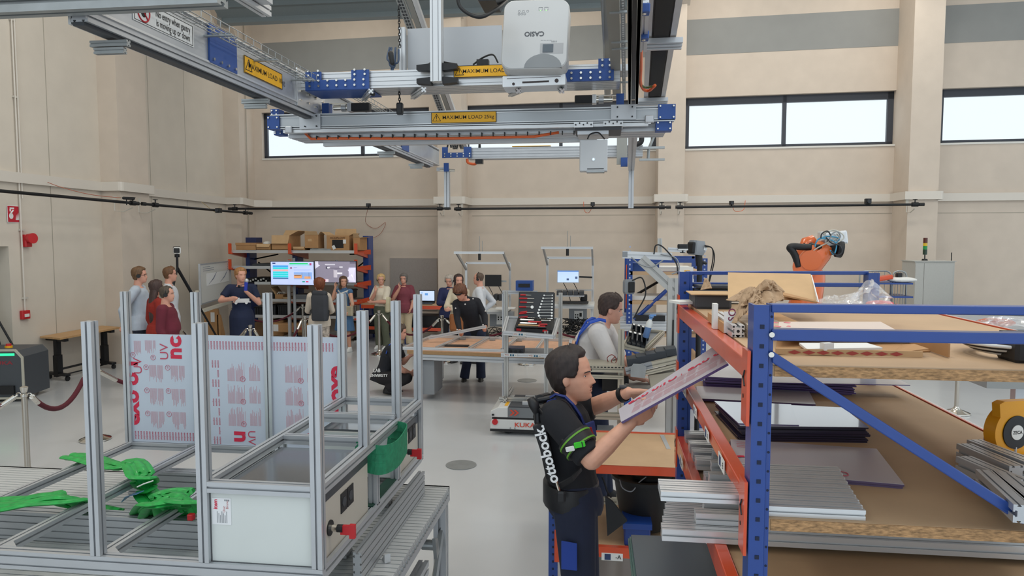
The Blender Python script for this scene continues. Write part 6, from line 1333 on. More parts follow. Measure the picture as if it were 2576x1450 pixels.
for xx in (x0+.2, x1-.25): 
    for y_ in (YA+.12, YA+.6): MB().cyl((xx, y_-.03, .06), (xx, y_+.03, .06), .06, n=16).build('wheel', BLACK, t)
YF = P(1274, 1002, Z=.36).y; xl2 = P(1274, 950, Y=YF).x; xr2 = P(1374, 950, Y=YF).x; dR = .55
t = thing('shelf_frame', 'aluminium shelf frame on the mobile robot holding the open tool case', 'frame', (xl2, YF, .36)); ALUW = mat('warm_alu', 'bdbcb8', .4, .6)
def zp(py, Y, px=1300): return P(px, py, Y=Y).z
for nm, x, y, top in (('FL', xl2, YF, 838), ('FR', xr2, YF, 831)): MB().prof((x, y, .36), (x, y, zp(top, y)), .05, .05).build('post', ALUW, t)
for px, top in ((1273, 733), (1410, 736)): x = P(px, 800, Y=YF+dR).x; MB().prof((x, YF+dR, .36), (x, YF+dR, zp(top, YF+dR)), .05, .05).build('post', ALUW, t)
MB().prof((xl2-.08, YF-.08, .365), (xr2+.25, YF-.08, .365), .05, .05).build('base_bar', ALUW, t)
MB().prof((xl2, YF-.15, .365), (xl2, YF+dR, .365), .05, .05).build('base_bar', ALUW, t); MB().prof((xr2+.1, YF-.15, .365), (xr2+.1, YF+dR, .365), .05, .05).build('base_bar', ALUW, t)
ys = YF-.03; z2 = zp(893, ys); MB().b2((xl2-.05, ys, z2-.02), (xr2+.05, YF+dR, z2)).build('lower_shelf', GREYP, t); MB().prof((xl2-.06, ys-.02, z2), (xr2+.06, ys-.02, z2), .045, .045).build('shelf_edge', ALU2, t)
TL = [P(1267, 838, Y=YF-.12), P(1392, 848, Y=YF-.12), P(1405, 805, Y=YF+dR-.05), P(1277, 800, Y=YF+dR-.05)]
m = MB(); m.rings([TL, [p-V((0, 0, .02)) for p in TL]]); m.build('sloping_tray', GREYP, t)
for i in range(4): MB().prof(TL[i], TL[(i+1) % 4], .045, .05, up=(0, 0, 1)).build('tray_rim', ALU2, t)
for (px, py, Y_, s_) in ((1307, 842, YF-.15, 1), (1285, 894, ys-.05, 1), (1345, 896, ys-.05, 1)):
    q = P(px, py, Y=Y_); F_ = frame(q, (1, 0, -.03), (0, 0, 1)); MB(F_).box((0, 0, 0), (.16, .028, .003)).build('paper_label', WHITE, t); m = MB(F_); text(m, 'WS2', .026, T(-.05, 0, .003), .01); m.build('label_print', mat('dark_red_print', '8a2a34', .6), t); m = MB(F_); m.box((.0, 0, .003), (.022, .022, .001)); m.box((.03, 0, .003), (.022, .022, .001)); m.build('label_symbol', mat('teal_print', '1d5d7a', .6), t); m = MB(F_); text(m, 'A1', .024, T(.062, 0, .003), .005); m.build('label_print', INK, t)
a, b = P(1278, 889, Y=YF+.05), P(1317, 876, Y=YF+.05); t = thing('control_unit', 'small black electronic unit with knobs on the lower shelf of the frame', 'device', (a.x, a.y, z2)); MB().b2((a.x, YF+.02, z2+.001), (b.x, YF+.22, z2+.075), .006).build('housing', DARK, t); MB().b2((a.x, YF+.02, z2+.066), (b.x, YF+.22, z2+.078), ).build('purple_lid', mat('purple_grey', '6a6578', .5), t)
for k in (.2, .5, .8): MB().cyl((a.x+(b.x-a.x)*k, YF+.02, z2+.035), (a.x+(b.x-a.x)*k, YF+.005, z2+.035), .016, n=10).build('knob', BLACK, t)
# open tool case
LID = [P(1303, 808, Y=YF+.3), P(1394, 810, Y=YF+.3), P(1395, 736, Y=YF+.36), P(1303, 734, Y=YF+.36)]
t = thing('tool_case', 'open black tool case with red handled tools and chrome wrenches', 'tool case', P(1345, 835, Y=YF+.1)); 
ux = (LID[1]-LID[0]); uy = (LID[3]-LID[0]); Wc, Hc = ux.length, uy.length; F_ = frame(LID[0], ux, uy)
MB(F_).b2((0, 0, -.05), (Wc, Hc, -.004), ch=.012).build('lid', BLACK, t)
m = MB(F_); m.prism([(Wc*.52, .02), (Wc*.72, .02), (Wc*.95, Hc*.95), (Wc*.6, Hc*.95)], (0, 0, -.004), (1, 0, 0), (0, 1, 0), .006) if 0 else m.b2((.01, .01, -.006), (Wc-.01, Hc-.01, .0)); m.build('foam_insert', DARK, t)
for k in range(9):
    y = .035+k*(Hc-.06)/8.5; x0_ = Wc*.53+.012*abs(k-2); x1_ = Wc*.96; r_ = .0085-.0004*k; q = MB(F_); q.cap((x0_+.02, y, .008), r_*.7, (x1_-.02, y+.003, .008), r_*.6, n=6); q.cyl((x0_+.012, y, .002), (x0_+.012, y, .014), .016-.0008*k, n=10); q.cyl((x1_-.012, y+.003, .002), (x1_-.012, y+.003, .014), .014-.0007*k, n=10); q.build('wrench', CHROME, t)
for k, (y, ln, c) in enumerate(((.04, .2, 'plier'), (.1, .18, 'plier'), (.165, .16, 'ratchet'), (.22, .17, 'driver'), (.265, .18, 'driver'), (.305, .14, 'driver'))):
    y = y*Hc/.345; q = MB(F_); q.cap((.02+.01*(k % 2), y, .01), .01, (.02+ln*.5, y+(.012 if k < 2 else 0), .01), .009, n=8)
    if c == 'plier': q.cap((.02, y-.018, .01), .009, (.02+ln*.5, y-.004, .01), .008, n=8)
    q.build('red_handle', RED, t); q = MB(F_); q.cap((.02+ln*.5, y, .01), .007, (.02+ln, y, .01), .005, n=8)
    if c == 'ratchet': q.cyl((.02+ln, y, .002), (.02+ln, y, .018), .02, n=12)
    q.build('tool_shank', CHROME, t)
B4 = [P(1294, 835, Y=YF-.02), P(1388, 840, Y=YF-.02), P(1395, 812, Y=YF+.28), P(1303, 808, Y=YF+.28)]
m = MB(); m.rings([[p+V((0, 0, .0)) for p in B4], [p+V((0, 0, .045)) for p in B4]]); m.build('lower_half', BLACK, t)
u2 = B4[1]-B4[0]; v2 = B4[3]-B4[0]; F2_ = frame(B4[0]+V((0, 0, .047)), u2, v2); W2, H2 = u2.length, v2.length
for k in range(12): MB(F2_).cyl((.04+k*(W2-.1)/12, H2*.88, 0), (.04+k*(W2-.1)/12, H2*.88, .02), .01, n=8).build('socket', CHROME, t)
for x_, y_, ln, nm, mm in ((.05, .7, .16, 'ratchet', CHROME), (.16, .55, .15, 'red_handle', RED), (.05, .2, .25, 'hammer_handle', mat('pale_wood', 'c8a070', .5)), (.06, .38, .2, 'tool_shank', CHROME), (.3, .35, .09, 'red_tape', RED), (.32, .72, .1, 'socket_bar', CHROME), (.03, .05, .36, 'black_grip', BLACK), (.3, .15, .07, 'red_handle', RED)): MB(F2_).cap((x_, y_*H2, .012), .013, (x_+ln, y_*H2+.01, .012), .011, n=8).build(nm, mm, t)
for k in (.12, .82): MB(F2_).box((W2*k, -.004, -.02), (.06, .012, .03)).build('red_latch', RED, t)
a = P(1315, 723, Y=YF+1.2); t = thing('blue_case', 'small blue case standing behind the open tool case', 'case', a); MB().b2((a.x-.1, YF+1.2, a.z-.05), (a.x+.14, YF+1.4, a.z+.09)).build('body', BLUEP, t); MB().b2((a.x-.06, YF+1.19, a.z+.0), (a.x+.1, YF+1.2, a.z+.05)).build('front_cover', BLACK, t); MB().prof((a.x-.3, YF+1.3, a.z-.08), (a.x+.2, YF+1.3, a.z-.08), .05, .05).build('support_bar', ALU, t)
MB().prof((a.x-.28, YF+1.3, 0), (a.x-.28, YF+1.3, a.z-.1), .05, .05).build('support_post', ALU, t)
# ============================================================ STANDING WORKER WITH WHITE T-SHIRT AT THE ASSEMBLY BENCH
YW = 6.25
def Pw(x, y, dy=0): return P(x, y, Y=YW+dy)
WTS = cloth('white_tshirt', 'cfcac8'); b = Pw(1490, 1200); b.z = 0
pz = {'@pel': Pw(1481, 925, 0), '@che': Pw(1481, 862, 0), '@nec': Pw(1515, 812, 0), '@hd': Pw(1537, 777, 0), '@sR': Pw(1503, 838, -.2), '@sL': Pw(1525, 834, .2), '@eR': Pw(1540, 915, -.24), '@wR': Pw(1594, 951, -.2), '@eL': Pw(1560, 905, .25), '@wL': Pw(1612, 940, .2), '@hR': Pw(1490, 945, -.11), '@hL': Pw(1492, 942, .11), '@kR': Pw(1508, 1080, -.13), '@kL': Pw(1510, 1075, .13)}
for k, dx, dy in (('aR', .02, -.13), ('aL', .08, .13)): p = Pw(1498, 1200, dy); p.z = .09; p.x += dx; pz['@'+k] = p
t, J, hM, s = person('young man in white T-shirt with blue braces leaning over an assembly bench', b, -88, 1.84, pz, topmat=WTS, sleeve='half', botmat=WT, hair=dict(front=.80, side=.5, back=.22, t=.016, quiff=.008), hairmat=HB('3f2f2a', 'dark4'), skin=SKIN2, headturn=(0, -12), handd=((1, .0, -.12), (1, 0, -.1)), palm=((0, 0, -1), (0, 0, -1)), hands=(.22, .3), tucked=True, vox=.008, detail=True, build=1.1)
BRC = mat('blue_brace', '2450b8', .7)
m = MB(); m.strap([Pw(1447, 874, -.1), Pw(1458, 840, -.16), Pw(1484, 812, -.205), Pw(1508, 804, -.16), Pw(1524, 808, -.15)], .045, .012, (0, 1, .3)); m.build('brace_strap', BRC, t)
MB().strap([Pw(1446, 870, -.02), Pw(1455, 842, -.05), Pw(1476, 808, -.09), Pw(1494, 800, -.02)], .045, .012, (0, 1, .2)).build('brace_strap', BRC, t)
MB().strap([Pw(1437, 905, -.06), Pw(1440, 885, -.08), Pw(1450, 862, -.09)], .06, .012, (0, 1, .3)).build('brace_strap', WT, t)
MB().tube(smooth_path([Pw(1530, 912, -.36), Pw(1528, 900, -.4), Pw(1540, 893, -.4), Pw(1551, 905, -.4), Pw(1545, 916, -.4), Pw(1538, 908, -.4), Pw(1548, 897, -.4)]), .0035, 5).build('red_wire', mat('red_wire', '8e3a34', .5), t)
# assembly bench made of profiles
YB2 = 5.75
def Pb(x, y, dy=0): return P(x, y, Y=YB2+dy)
WAL = mat('warm_bench_alu', 'b8b2a2', .42, .45)
t = thing('assembly_bench', 'aluminium assembly bench frame between the two workers', 'bench', (Pb(1520, 930).x, YB2+.3, 0))
xL, xR = Pb(1440, 930).x, Pb(1562, 930).x
for x, y_, tp in ((xR, YB2, 829), (xL+.1, YB2, 935), (xL+.1, YB2+.28, 925)): MB().prof((x, y_, 0), (x, y_, P(1562, tp, Y=y_).z), .05, .05).build('post', WAL, t)
for y0_, h_, nm in ((926, .05, 'upper_rail'), (946, .03, 'middle_rail'), (1044, .05, 'lower_rail')): a = Pb(1500, y0_); MB().prof((xL, YB2-.03, a.z), (xR+.02, YB2-.03, a.z), .05 if h_ > .04 else .03, h_, up=(0, 1, 0)).build(nm, WAL, t)
a = Pb(1500, 917); MB().b2((xL, YB2-.04, a.z-.005), (xR+.03, YB2+.24, a.z)).build('slotted_plate', WAL, t); m = MB()
for k in range(16): m.b2((xL+.03+k*.028, YB2-.057, Pb(1500, 921).z-.004), (xL+.047+k*.028, YB2-.055, Pb(1500, 921).z+.004))
m.build('slot', BLACK, t, kind='stuff')
for y_ in (YB2, YB2+.28): MB().prof((xL, y_, .12), (xR, y_, .12), .05, .05).build('foot_rail', WAL, t)
MB().b2((xR-.05, YB2+.05, Pb(0, 1040).z-.02), (xL+.2, YB2+.28, Pb(0, 1040).z)).build('lower_shelf', GREYP, t)
# black box beneath, mouse pad, hand rest table
p = Pb(1545, 985, .2); t = thing('power_unit', 'black power unit on the bench below the reaching hand', 'device', p); MB().b2((p.x-.1, p.y, p.z), (p.x+.12, p.y+.25, p.z+.12), .01).build('housing', BLACK, t); MB().cyl((p.x+.1, p.y+.0, p.z+.05), (p.x+.1, p.y-.02, p.z+.05), .025, n=12).build('knob', CHROME, t)
p = Pw(1605, 962, -.2); tag(MB().b2((p.x-.16, YW-.45, p.z-.04), (p.x+.35, YW+.5, p.z-.01)).build('bench_board', mat('grey_board', 'a9a8a2', .5)), 'grey board of the bench under the worker hands', 'board')
p = Pw(1640, 975, -.3); 
# sloping parts chute with bins right of the worker
def quadslab(q, th, nm, m_, par): m = MB(); m.rings([q, [p-V((0, 0, th)) for p in q]]); return m.build(nm, m_, par)
YS = 5.9
def Ps(x, y, dy=0): return P(x, y, Y=YS+dy)
t = thing('bin_tray', 'tilted aluminium tray of small dark parts bins beside the standing worker', 'tray', Ps(1610, 880))
q = [Ps(1572, 872), Ps(1622, 884), Ps(1668, 838, .35), Ps(1592, 832, .35)]; quadslab(q, .02, 'tray_floor', GREYP, t)
for i in range(4): MB().prof(q[i], q[(i+1) % 4], .035, .04, up=(0, 0, 1)).build('tray_rim', WAL, t)
BIN = mat('bin_charcoal', '34383e', .5); 
def pbin(o, ax, ay, w_, d_, h_, par, lab=True):
    F_ = frame(o, ax, ay); m = MB(F_); th = .004
    m.b2((0, 0, 0), (w_, d_, th)); m.b2((0, 0, 0), (th, d_, h_)); m.b2((w_-th, 0, 0), (w_, d_, h_)); m.b2((0, d_-th, 0), (w_, d_, h_)); m.b2((0, 0, 0), (w_, th, h_*.45)); m.build('parts_bin', BIN, par)
    if lab: MB(F_).b2((w_*.2, d_*.8, h_*.98), (w_*.75, d_-.002, h_*1.02)).build('paper_label', WHITE, par)
ax = (q[1]-q[0]).normalized(); ay = (q[3]-q[0]).normalized(); nn = ax.cross(ay).normalized(); wq = (q[1]-q[0]).length; dq = (q[3]-q[0]).length
for r_ in range(2):
    for k in range(4):
        if (q[1]-q[0]).length > 0: pbin(q[0]+ax*(wq*(.03+.24*k))+ay*(dq*(.04+.48*r_))+nn*.01, ax, ay, wq*.22, dq*.45, .06, t)
a = Ps(1624, 850, .1); t = thing('spray_bottle', 'blue and white bottle standing tilted in the parts bins', 'bottle', a); d_ = V((.05, 0, .2)).normalized()
MB().lathe([(.024, 0), (.027, .01), (.027, .09)], a, 20, d_).build('blue_base', mat('bottle_blue', '5f7fae', .3), t, smooth=40); MB().lathe([(.027, .09), (.027, .13), (.016, .15), (.014, .16)], a, 20, d_).build('white_upper', WHITEP, t, smooth=40); MB().lathe([(.015, .16), (.015, .175), (.022, .18), (.022, .19)], a, 16, d_).build('cap', mat('cap_blue', '6f9ad0', .3), t, smooth=40); MB().box(a+d_*.195+V((.012, 0, 0)), (.05, .02, .012)).build('nozzle', MATS['cap_blue'], t)
# large aluminium column with arm
t = thing('sensor_column', 'tall aluminium column with diagonal arm and top bar behind the far rack post', 'column', (P(1692, 850, Y=6.0).x, 6.0, 0)); Yc = 6.0
def Pk(x, y, dy=0): return P(x, y, Y=Yc+dy)
xm = Pk(1692, 800).x; MB().prof((xm, Yc, 0), (xm, Yc, Pk(1692, 700).z), .09, .09, 1).build('column', ALUW, t)
m = MB(); a, b = Pk(1612, 652), Pk(1702, 735); d = (b-a).normalized(); m.prof(a, b, .09, .08, 1, up=(0, 1, 0)); m.build('diagonal_arm', ALUW, t)
MB().prof(Pk(1566, 641), Pk(1690, 646), .045, .06, 1, up=(0, 0, 1)).build('top_bar', ALU2, t); MB().box(Pk(1572, 640), (.04, .06, .045)).build('end_cap', GREYP, t)
MB().prof(Pk(1660, 636), Pk(1660, 600), .035, .035).build('small_post', ALUW, t); MB().prof(Pk(1680, 628, .1), Pk(1725, 630, .1), .035, .035).build('small_bar', ALU2, t)
MB().b2((xm-.005, Yc-.05, Pk(0, 856).z), (xm+.005, Yc-.045, Pk(0, 780).z)).build('cable_slot', BLACK, t)
for i, pts in enumerate(([(1588, 648), (1610, 665), (1640, 672), (1668, 655)], [(1645, 640), (1650, 618), (1668, 622), (1700, 660), (1705, 690)], [(1662, 640), (1700, 650), (1708, 680), (1690, 690)], [(1590, 706), (1615, 700), (1624, 740), (1605, 780), (1595, 800)])):
    MB().tube(smooth_path([Pk(x, y, -.08) for x, y in pts]), .006, 5).build('cable', GREYP if i % 2 == 0 else BLACK, t)
c = Pk(1582, 722, .1); t = thing('scan_camera', 'grey and black scanning camera hanging at the left blue rack post', 'camera', c); MB().box(c, (.09, .09, .12), RZ(20), ch=.02).build('housing', GREYP, t); MB().box(c+V((.02, -.045, 0)), (.06, .02, .09), RZ(20), ch=.01).build('window', BLACK, t)
# slanted roller track of the bench
t = thing('parts_chute', 'sloping aluminium parts chute with dark bins below the tray', 'chute', Pk(1640, 940, -.1)); Yq = 5.6
def Pq(x, y, dy=0): return P(x, y, Y=Yq+dy)
q = [Pq(1576, 930), Pq(1706, 900), Pq(1706, 888, .4), Pq(1580, 912, .4)]; quadslab(q, .015, 'chute_floor', GREYP, t)
MB().prof(Pq(1574, 934, -.01), Pq(1640, 918, -.01), .045, .06, 1, up=(0, 1, 0)).build('front_rail', GREYP, t); MB().prof(Pq(1640, 918, -.01), Pq(1712, 902, -.01), .045, .06, 1, up=(0, 1, 0)).build('front_rail', WAL, t); MB().prof(Pq(1612, 942, -.03), Pq(1712, 918, -.03), .03, .04, 1, up=(0, 1, 0)).build('lower_rail', WAL, t)
c = Pq(1606, 932, -.05); MB().prism([(-.06, -.05), (.05, -.06), (.06, .03), (.02, .05), (-.04, .05), (-.06, .02)], c, (1, 0, 0), (0, 0, 1), .01).build('hinge_plate', GALV, t)
for k in range(5): a = Pq(1590+k*24, 914-k*6, .12); MB().box(a+V((0, 0, .02)), (.085, .16, .06), RY(-8), ch=.004).build('parts_bin', BIN, t)
for k in range(5): a = Pq(1675, 892-k*4, .25); MB().box(a, (.15, .12, .012), RY(-6), ch=.002).build('flat_bin', BIN, t)
a = Pq(1665, 950, .1); t2 = thing('side_panel_box', 'beige sheet metal box under the parts chute', 'box', a); MB().box(a, (.2, .2, .1), RY(-10)).build('housing', WAL, t2)
# ============================================================ FAR BLUE RACK
t = thing('storage_rack', 'far blue pallet rack with chipboard shelves behind the aluminium column', 'rack', (P(1678, 800, Y=9.3).x, 9.3, 0), 'blue and orange storage racks'); Yf = 9.0
xa, xb = P(1584, 700, Y=Yf).x, P(1772, 700, Y=Yf).x; zt = P(1600, 650, Y=Yf).z; RP = mat('rack_hole', '0b1730', .6)
for x in (xa, xb):
    for dy in (0, 1.0):
        MB().b2((x-.035, Yf+dy, 0), (x+.035, Yf+dy+.05, zt+.0)).build('upright', BLUE, t)
    m = MB()
    for k in range(40): m.b2((x-.01, Yf-.004, .1+k*.055), (x+.01, Yf-.001, .12+k*.055))
    m.build('upright_hole', mat('rack_hole_light', 'a9b4cc', .6), t, kind='stuff')
for py in (657, 688): z = P(1600, py, Y=Yf).z; MB().b2((xa, Yf+1.0, z-.03), (xb, Yf+1.04, z+.04)).build('rear_beam', BLUE, t); MB().b2((xa, Yf+.01, z-.02), (xb, Yf+.04, z+.03)).build('front_beam', BLUE, t)
for py in (683, 757, 838, 905): z = P(1600, py, Y=Yf).z; MB().b2((xa, Yf, z-.045), (xb, Yf+1.0, z)).build('chipboard_shelf', CHIP, t); MB().b2((xa-.045, Yf, z-.1), (xa-.03, Yf+.07, z+.08)).build('orange_hook', ORANGE, t)
MB().cyl(P(1596, 805, Y=Yf+.02), P(1680, 728, Y=Yf+.02), .025, n=8).build('brace', BLUE, t); MB().cyl(P(1600, 742, Y=Yf+.9), P(1672, 700, Y=Yf+.9), .018, n=8).build('brace', BLACKM, t); MB().cyl(P(1590, 880, Y=Yf+.02), P(1625, 905, Y=Yf+.02), .025, n=8).build('brace', BLUE, t)
G5 = 'aluminium profiles lying in the far blue rack'
for k, (py, lab) in enumerate(((792, 'dark topmost'), (800, 'second'), (812, 'third'), (820, 'fourth'), (828, 'lowest'))):
    a, b = P(1560, py, Y=Yf+.1-.03*k), P(1758, py, Y=Yf+.1-.03*k); single(MB().prof(a, b, .04, .05, up=(0, 0, 1)), 'profile_bar', 'long aluminium profile in the far blue rack, %s of the five' % lab, 'profile', ALU2 if k else ALU, G5)
a = P(1640, 800, Y=Yf-.02); single(MB().b2((a.x-.2, Yf-.04, a.z-.04), (a.x+.16, Yf-.0, a.z+.03)), 'black_clamp_bar', 'long black clamp lying on the profiles in the far blue rack', 'clamp', BLACK)
for k, (px, w_, h_, lab, mm) in enumerate(((1620, .35, .1, 'blue plastic box on the top shelf of the far rack', BLUEP), (1695, .4, .05, 'stack of white sheets on the top shelf of the far rack', WHITE), (1640, .5, .05, 'white board lying on the middle shelf of the far rack', WHITEP))):
    z = P(1600, 683 if k < 2 else 757, Y=Yf).z; a = P(px, 680, Y=Yf+.3); single(MB().b2((a.x-w_/2, Yf+.1, z+.001), (a.x+w_/2, Yf+.6, z+h_)), 'stored_box', lab, 'box', mm)
# documents and scanner beside the rack
a = P(1738, 705, Y=8.97); t = thing('document_holder', 'white documents hanging in clear sleeves right of the scanner pole', 'papers', a); MB().b2((P(1720, 0, Y=8.97).x, 8.97, P(0, 705, Y=8.97).z), (P(1756, 0, Y=8.97).x, 8.98, P(0, 663, Y=8.97).z)).build('upper_sheet', WHITE, t); MB().b2((P(1731, 0, Y=8.97).x, 8.955, P(0, 709, Y=8.97).z), (P(1757, 0, Y=8.97).x, 8.97, P(0, 690, Y=8.97).z)).build('lower_sheet', WHITE, t); MB().b2((P(1733, 0, Y=8.97).x, 8.96, P(0, 674, Y=8.97).z), (P(1747, 0, Y=8.97).x, 8.969, P(0, 671, Y=8.97).z)).build('yellow_mark', YEL, t)
c = P(1752, 624, Y=6.2); t = thing('area_scanner', 'grey 3D scanner head with dark lens on a black pole above the rack', 'scanner', P(1758, 760, Y=6.2)); A = T(*c) @ RZ(28) @ RY(6)
MB(A).box((0, 0, 0), (.13, .12, .12), ch=.028).build('housing', GREYP, t, smooth=30); MB(A).box((-.055, -.005, -.005), (.03, .10, .095), ch=.012).build('dark_window', BLACK, t); MB(A).box((.045, -.063, -.0), (.03, .004, .03)).build('socket_plate', WHITEP, t)
g = P(1759, 720, Y=6.2); MB().cyl(V((g.x, g.y, 0)), V((g.x, g.y, c.z-.14)), .022, n=12).build('pole', BLACKM, t); MB().cyl(V((g.x, g.y, c.z-.15)), V((g.x-.01, g.y, c.z-.06)), .03, n=12).build('ball_head', BLACKM, t); MB().cap(V((g.x+.02, g.y, c.z-.12)), .014, V((g.x+.05, g.y, c.z-.13)), .012).build('clamp_knob', BLACK, t)
m = MB()
for o_ in (0, .012): m.tube(smooth_path([c+V((.06, -.05, .01+o_)), c+V((.12, -.04, .0)), c+V((.135+o_, -.02, -.08)), c+V((.12+o_, 0, -.2)), c+V((.10, 0, -.33))]), .005, 5)
m.build('cable', BLACK, t)
c = P(1717, 622, Y=6.1); t = thing('area_scanner', 'small black scanner on a bar left of the grey 3D scanner', 'scanner', c); MB().box(c, (.08, .08, .05), ch=.01).build('housing', BLACK, t); MB().box(c-V((0, .02, .02)), (.08, .06, .012)).build('white_rim', WHITEP, t); MB().cyl(c-V((0, 0, .02)), c-V((0, 0, .05)), .02, n=8).build('mount', BLACKM, t)
# ============================================================ FOREGROUND RACK
YN, YQ2 = 1.865, 3.78
OSB = mat('particle_edge', 'a47f58', .85, noise=.45, nscale=210, bump=.5, stretch=(.3, 1, 1)); HOLE = mat('hole_dark', '0c1a38', .7)
def Pn(x, y, dy=0): return P(x, y, Y=YN+dy)
def Pf(x, y, dy=0): return P(x, y, Y=YQ2+dy)
t = thing('storage_rack', 'large blue and orange rack in the right foreground loaded with boards and profiles', 'rack', (.9, 2.8, 0), 'blue and orange storage racks')
def upright(xl, xr, Y, ztop, sgn, nm='upright'):
    r = MB(); w_ = xr-xl
    r.prism([(0, 0), (w_*.74, 0), (w_*.8, .008), (w_, .008), (w_, .07), (w_-.006, .07), (w_-.006, .01), (.006, .01), (.006, .07), (0, .07)], (xl, Y, 0), (1, 0, 0), (0, 1, 0), ztop); return r.build(nm, BLUE, t)
XN = Pn(1889, 1100).x; XNr = Pn(1941, 1100).x; ZT = Pn(1915, 768).z
u = upright(XN, XNr, YN, ZT, 1); wn = XNr-XN; m = MB(); k = 0; z = ZT-.055
while z > .15:
    m.box((XN+wn*.42, YN-.0005, z), (.0105, .002, .0105)); z -= .05
m.build('square_hole', HOLE, t, kind='stuff')
m = MB(); z = ZT-.03
while z > .15: m.cyl((XNr-.005, YN+.0075, z), (XNr-.005, YN+.008, z), .0035, n=8); z -= .05
m.build('round_hole', HOLE, t, kind='stuff')
m = MB()
for z in (Pn(1940, 842).z, Pn(1940, 892).z): m.cyl((XNr-.007, YN, z), (XNr-.007, YN-.008, z), .007, n=10)
m.build('bolt', CHROME, t)
XF = Pf(1703, 900).x; XFr = XF+.065; u = upright(XF, XFr, YQ2-.07, ZT, 1); m = MB(); z = ZT-.055
while z > .15: m.box((XF+.027, YQ2-.0705, z), (.012, .002, .012)); z -= .05
m.build('square_hole', HOLE, t, kind='stuff')
XR2 = 1.42
XRf = Pf(2172, 700).x; upright(XRf, XRf+.055, YQ2-.07, ZT, 1); upright(XR2, XR2+.06, YN, ZT, 1)
def railx(pa, pb, pc, pd, Y, nm='cross_rail', dep=.04):      # four pixel corners of a rail lying in the plane Y
    q = [P(*p, Y=Y) for p in (pa, pb, pc, pd)]; m = MB(); m.rings([q, [p+V((0, dep, 0)) for p in q]]); return m.build(nm, BLUE, t, bevel=.003)
railx((1942, 766), (2990, 776), (2990, 799), (1942, 787), YN); railx((1942, 829), (2990, 846), (2990, 874), (1942, 858), YN)
railx((1944, 884), (2580, 1292), (2576, 1322), (1944, 914), YN-.004, 'diagonal_brace', .03)
railx((1726, 683), (2186, 683), (2186, 692), (1726, 692), YQ2-.04); railx((1726, 711), (2186, 713), (2186, 723), (1726, 721), YQ2-.04)
MB().b2((XF+.03, YQ2-.04, Pf(1730, 735).z-.3), (XF+.06, YQ2-.02, Pf(1730, 735).z)).build('diagonal_brace', BLUE, t) if 0 else MB().cyl(Pf(1728, 735, -.02), Pf(1760, 757, -.02), .015, n=6).build('diagonal_brace', BLUE, t)
def lbeam(zn0, zn1, zf0, zf1, x0n, nm='orange_beam', th=.04):
    a = [V((x0n, YN-.0, zn0)), V((x0n, YN-.0, zn1)), V((x0n+th, YN, zn1)), V((x0n+th, YN, zn0))]
    b = [V((XF-.002, YQ2-.06, zf0)), V((XF-.002, YQ2-.06, zf1)), V((XF+th, YQ2-.06, zf1)), V((XF+th, YQ2-.06, zf0))]
    a = [lerp(p, q, .02) for p, q in zip(a, b)]
    m = MB(); m.rings([a, b]); m.build(nm, ORANGE, t, bevel=.004)
zA = Pn(1890, 914).z; zAb = Pn(1890, 966).z
lbeam(zAb, zA, zA-.085, zA-.02, XN-.006)
z2n = Pn(1884, 1250).z; lbeam(z2n-.041, z2n, z2n-.075, z2n-.02, XN-.006)
z3 = 1.335; lbeam(z3-.08, z3, z3-.08, z3, XN-.006); z4 = 1.0; lbeam(z4-.08, z4, z4-.08, z4, XN-.006)
for z in (zA-.045, z2n-.04, z3-.04, z4-.04):
    for Y_, x_ in ((YN+.0, XN-.012), (YQ2-.08, XF-.006)):
        MB().b2((x_, Y_+.005, z-.12), (x_+.008, Y_+.075, z+.075)).build('beam_connector', ORANGE, t); m = MB(); m.cyl((x_-.001, Y_+.05, z-.05), (x_, Y_+.05, z-.05), .006, n=8); m.tube([V((x_-.001, Y_+.03, z+.02)), V((x_-.001, Y_+.05, z)), V((x_-.001, Y_+.03, z-.02))], .003, 5); m.build('connector_slot', BLACK, t)
# shelf boards
zS1, zS2, zS3 = Pn(2000, 923).z, Pn(2000, 1313).z, 1.315
for z, th, nm in ((zS1, .028, 'shelf_board'), (zS2, .03, 'shelf_board'), (zS3, .03, 'shelf_board'), (.97, .03, 'shelf_board')):
    o = MB().b2((XN+.045, YN+.012, z-th), (XR2-.005, YQ2-.08, z)).build(nm, CHIP, t); MB().b2((XN+.056, YN+.008, z-th), (XR2-.005, YN+.0119, z-.001)).build('board_edge', OSB, t)
for z in (zS1, zS2): MB().b2((XR2+.0, YN+.03, z-.03), (XR2+.008, YQ2-.06, z+.004)).build('orange_beam', ORANGE, t); MB().b2((XR2+.009, YN+.03, z-.03), (XR2+.022, YQ2-.06, z+.002)).build('beam_flange', ALU2, t)
# labels on the beams
LABI = mat('label_navy', '2d3f66', .5)
def blabel(py_mid, f, txt, z_, big=1):
    Y_ = YN+(YQ2-YN)*f; x_ = XN-.0065+(XF-XN)*f*.9-.003; M_ = frame((x_, Y_, z_), (0, -1, -.0), (0, 0, 1)); MB(M_).box((0, 0, .001), (.13*big, .05*big, .002)).build('paper_label', WHITE, t); m = MB(M_); m.box((-.025*big, 0, .0025), (.035*big, .035*big, .001)); m.build('label_mark', LABI, t)
    m = MB(M_); text(m, txt, .03*big, T(.035*big, 0, .003), .02); m.build('label_print', INK, t)
for f, tx in ((.2, '-E'), (.37, '-D'), (.55, '-C'), (.75, '-B')): blabel(0, f, tx, z2n-.032, .75 if f > .3 else .85)
for f, tx in ((.38, '-D'), (.6, '-C'), (.8, '-B')): blabel(0, f, tx, z3-.04, .9)
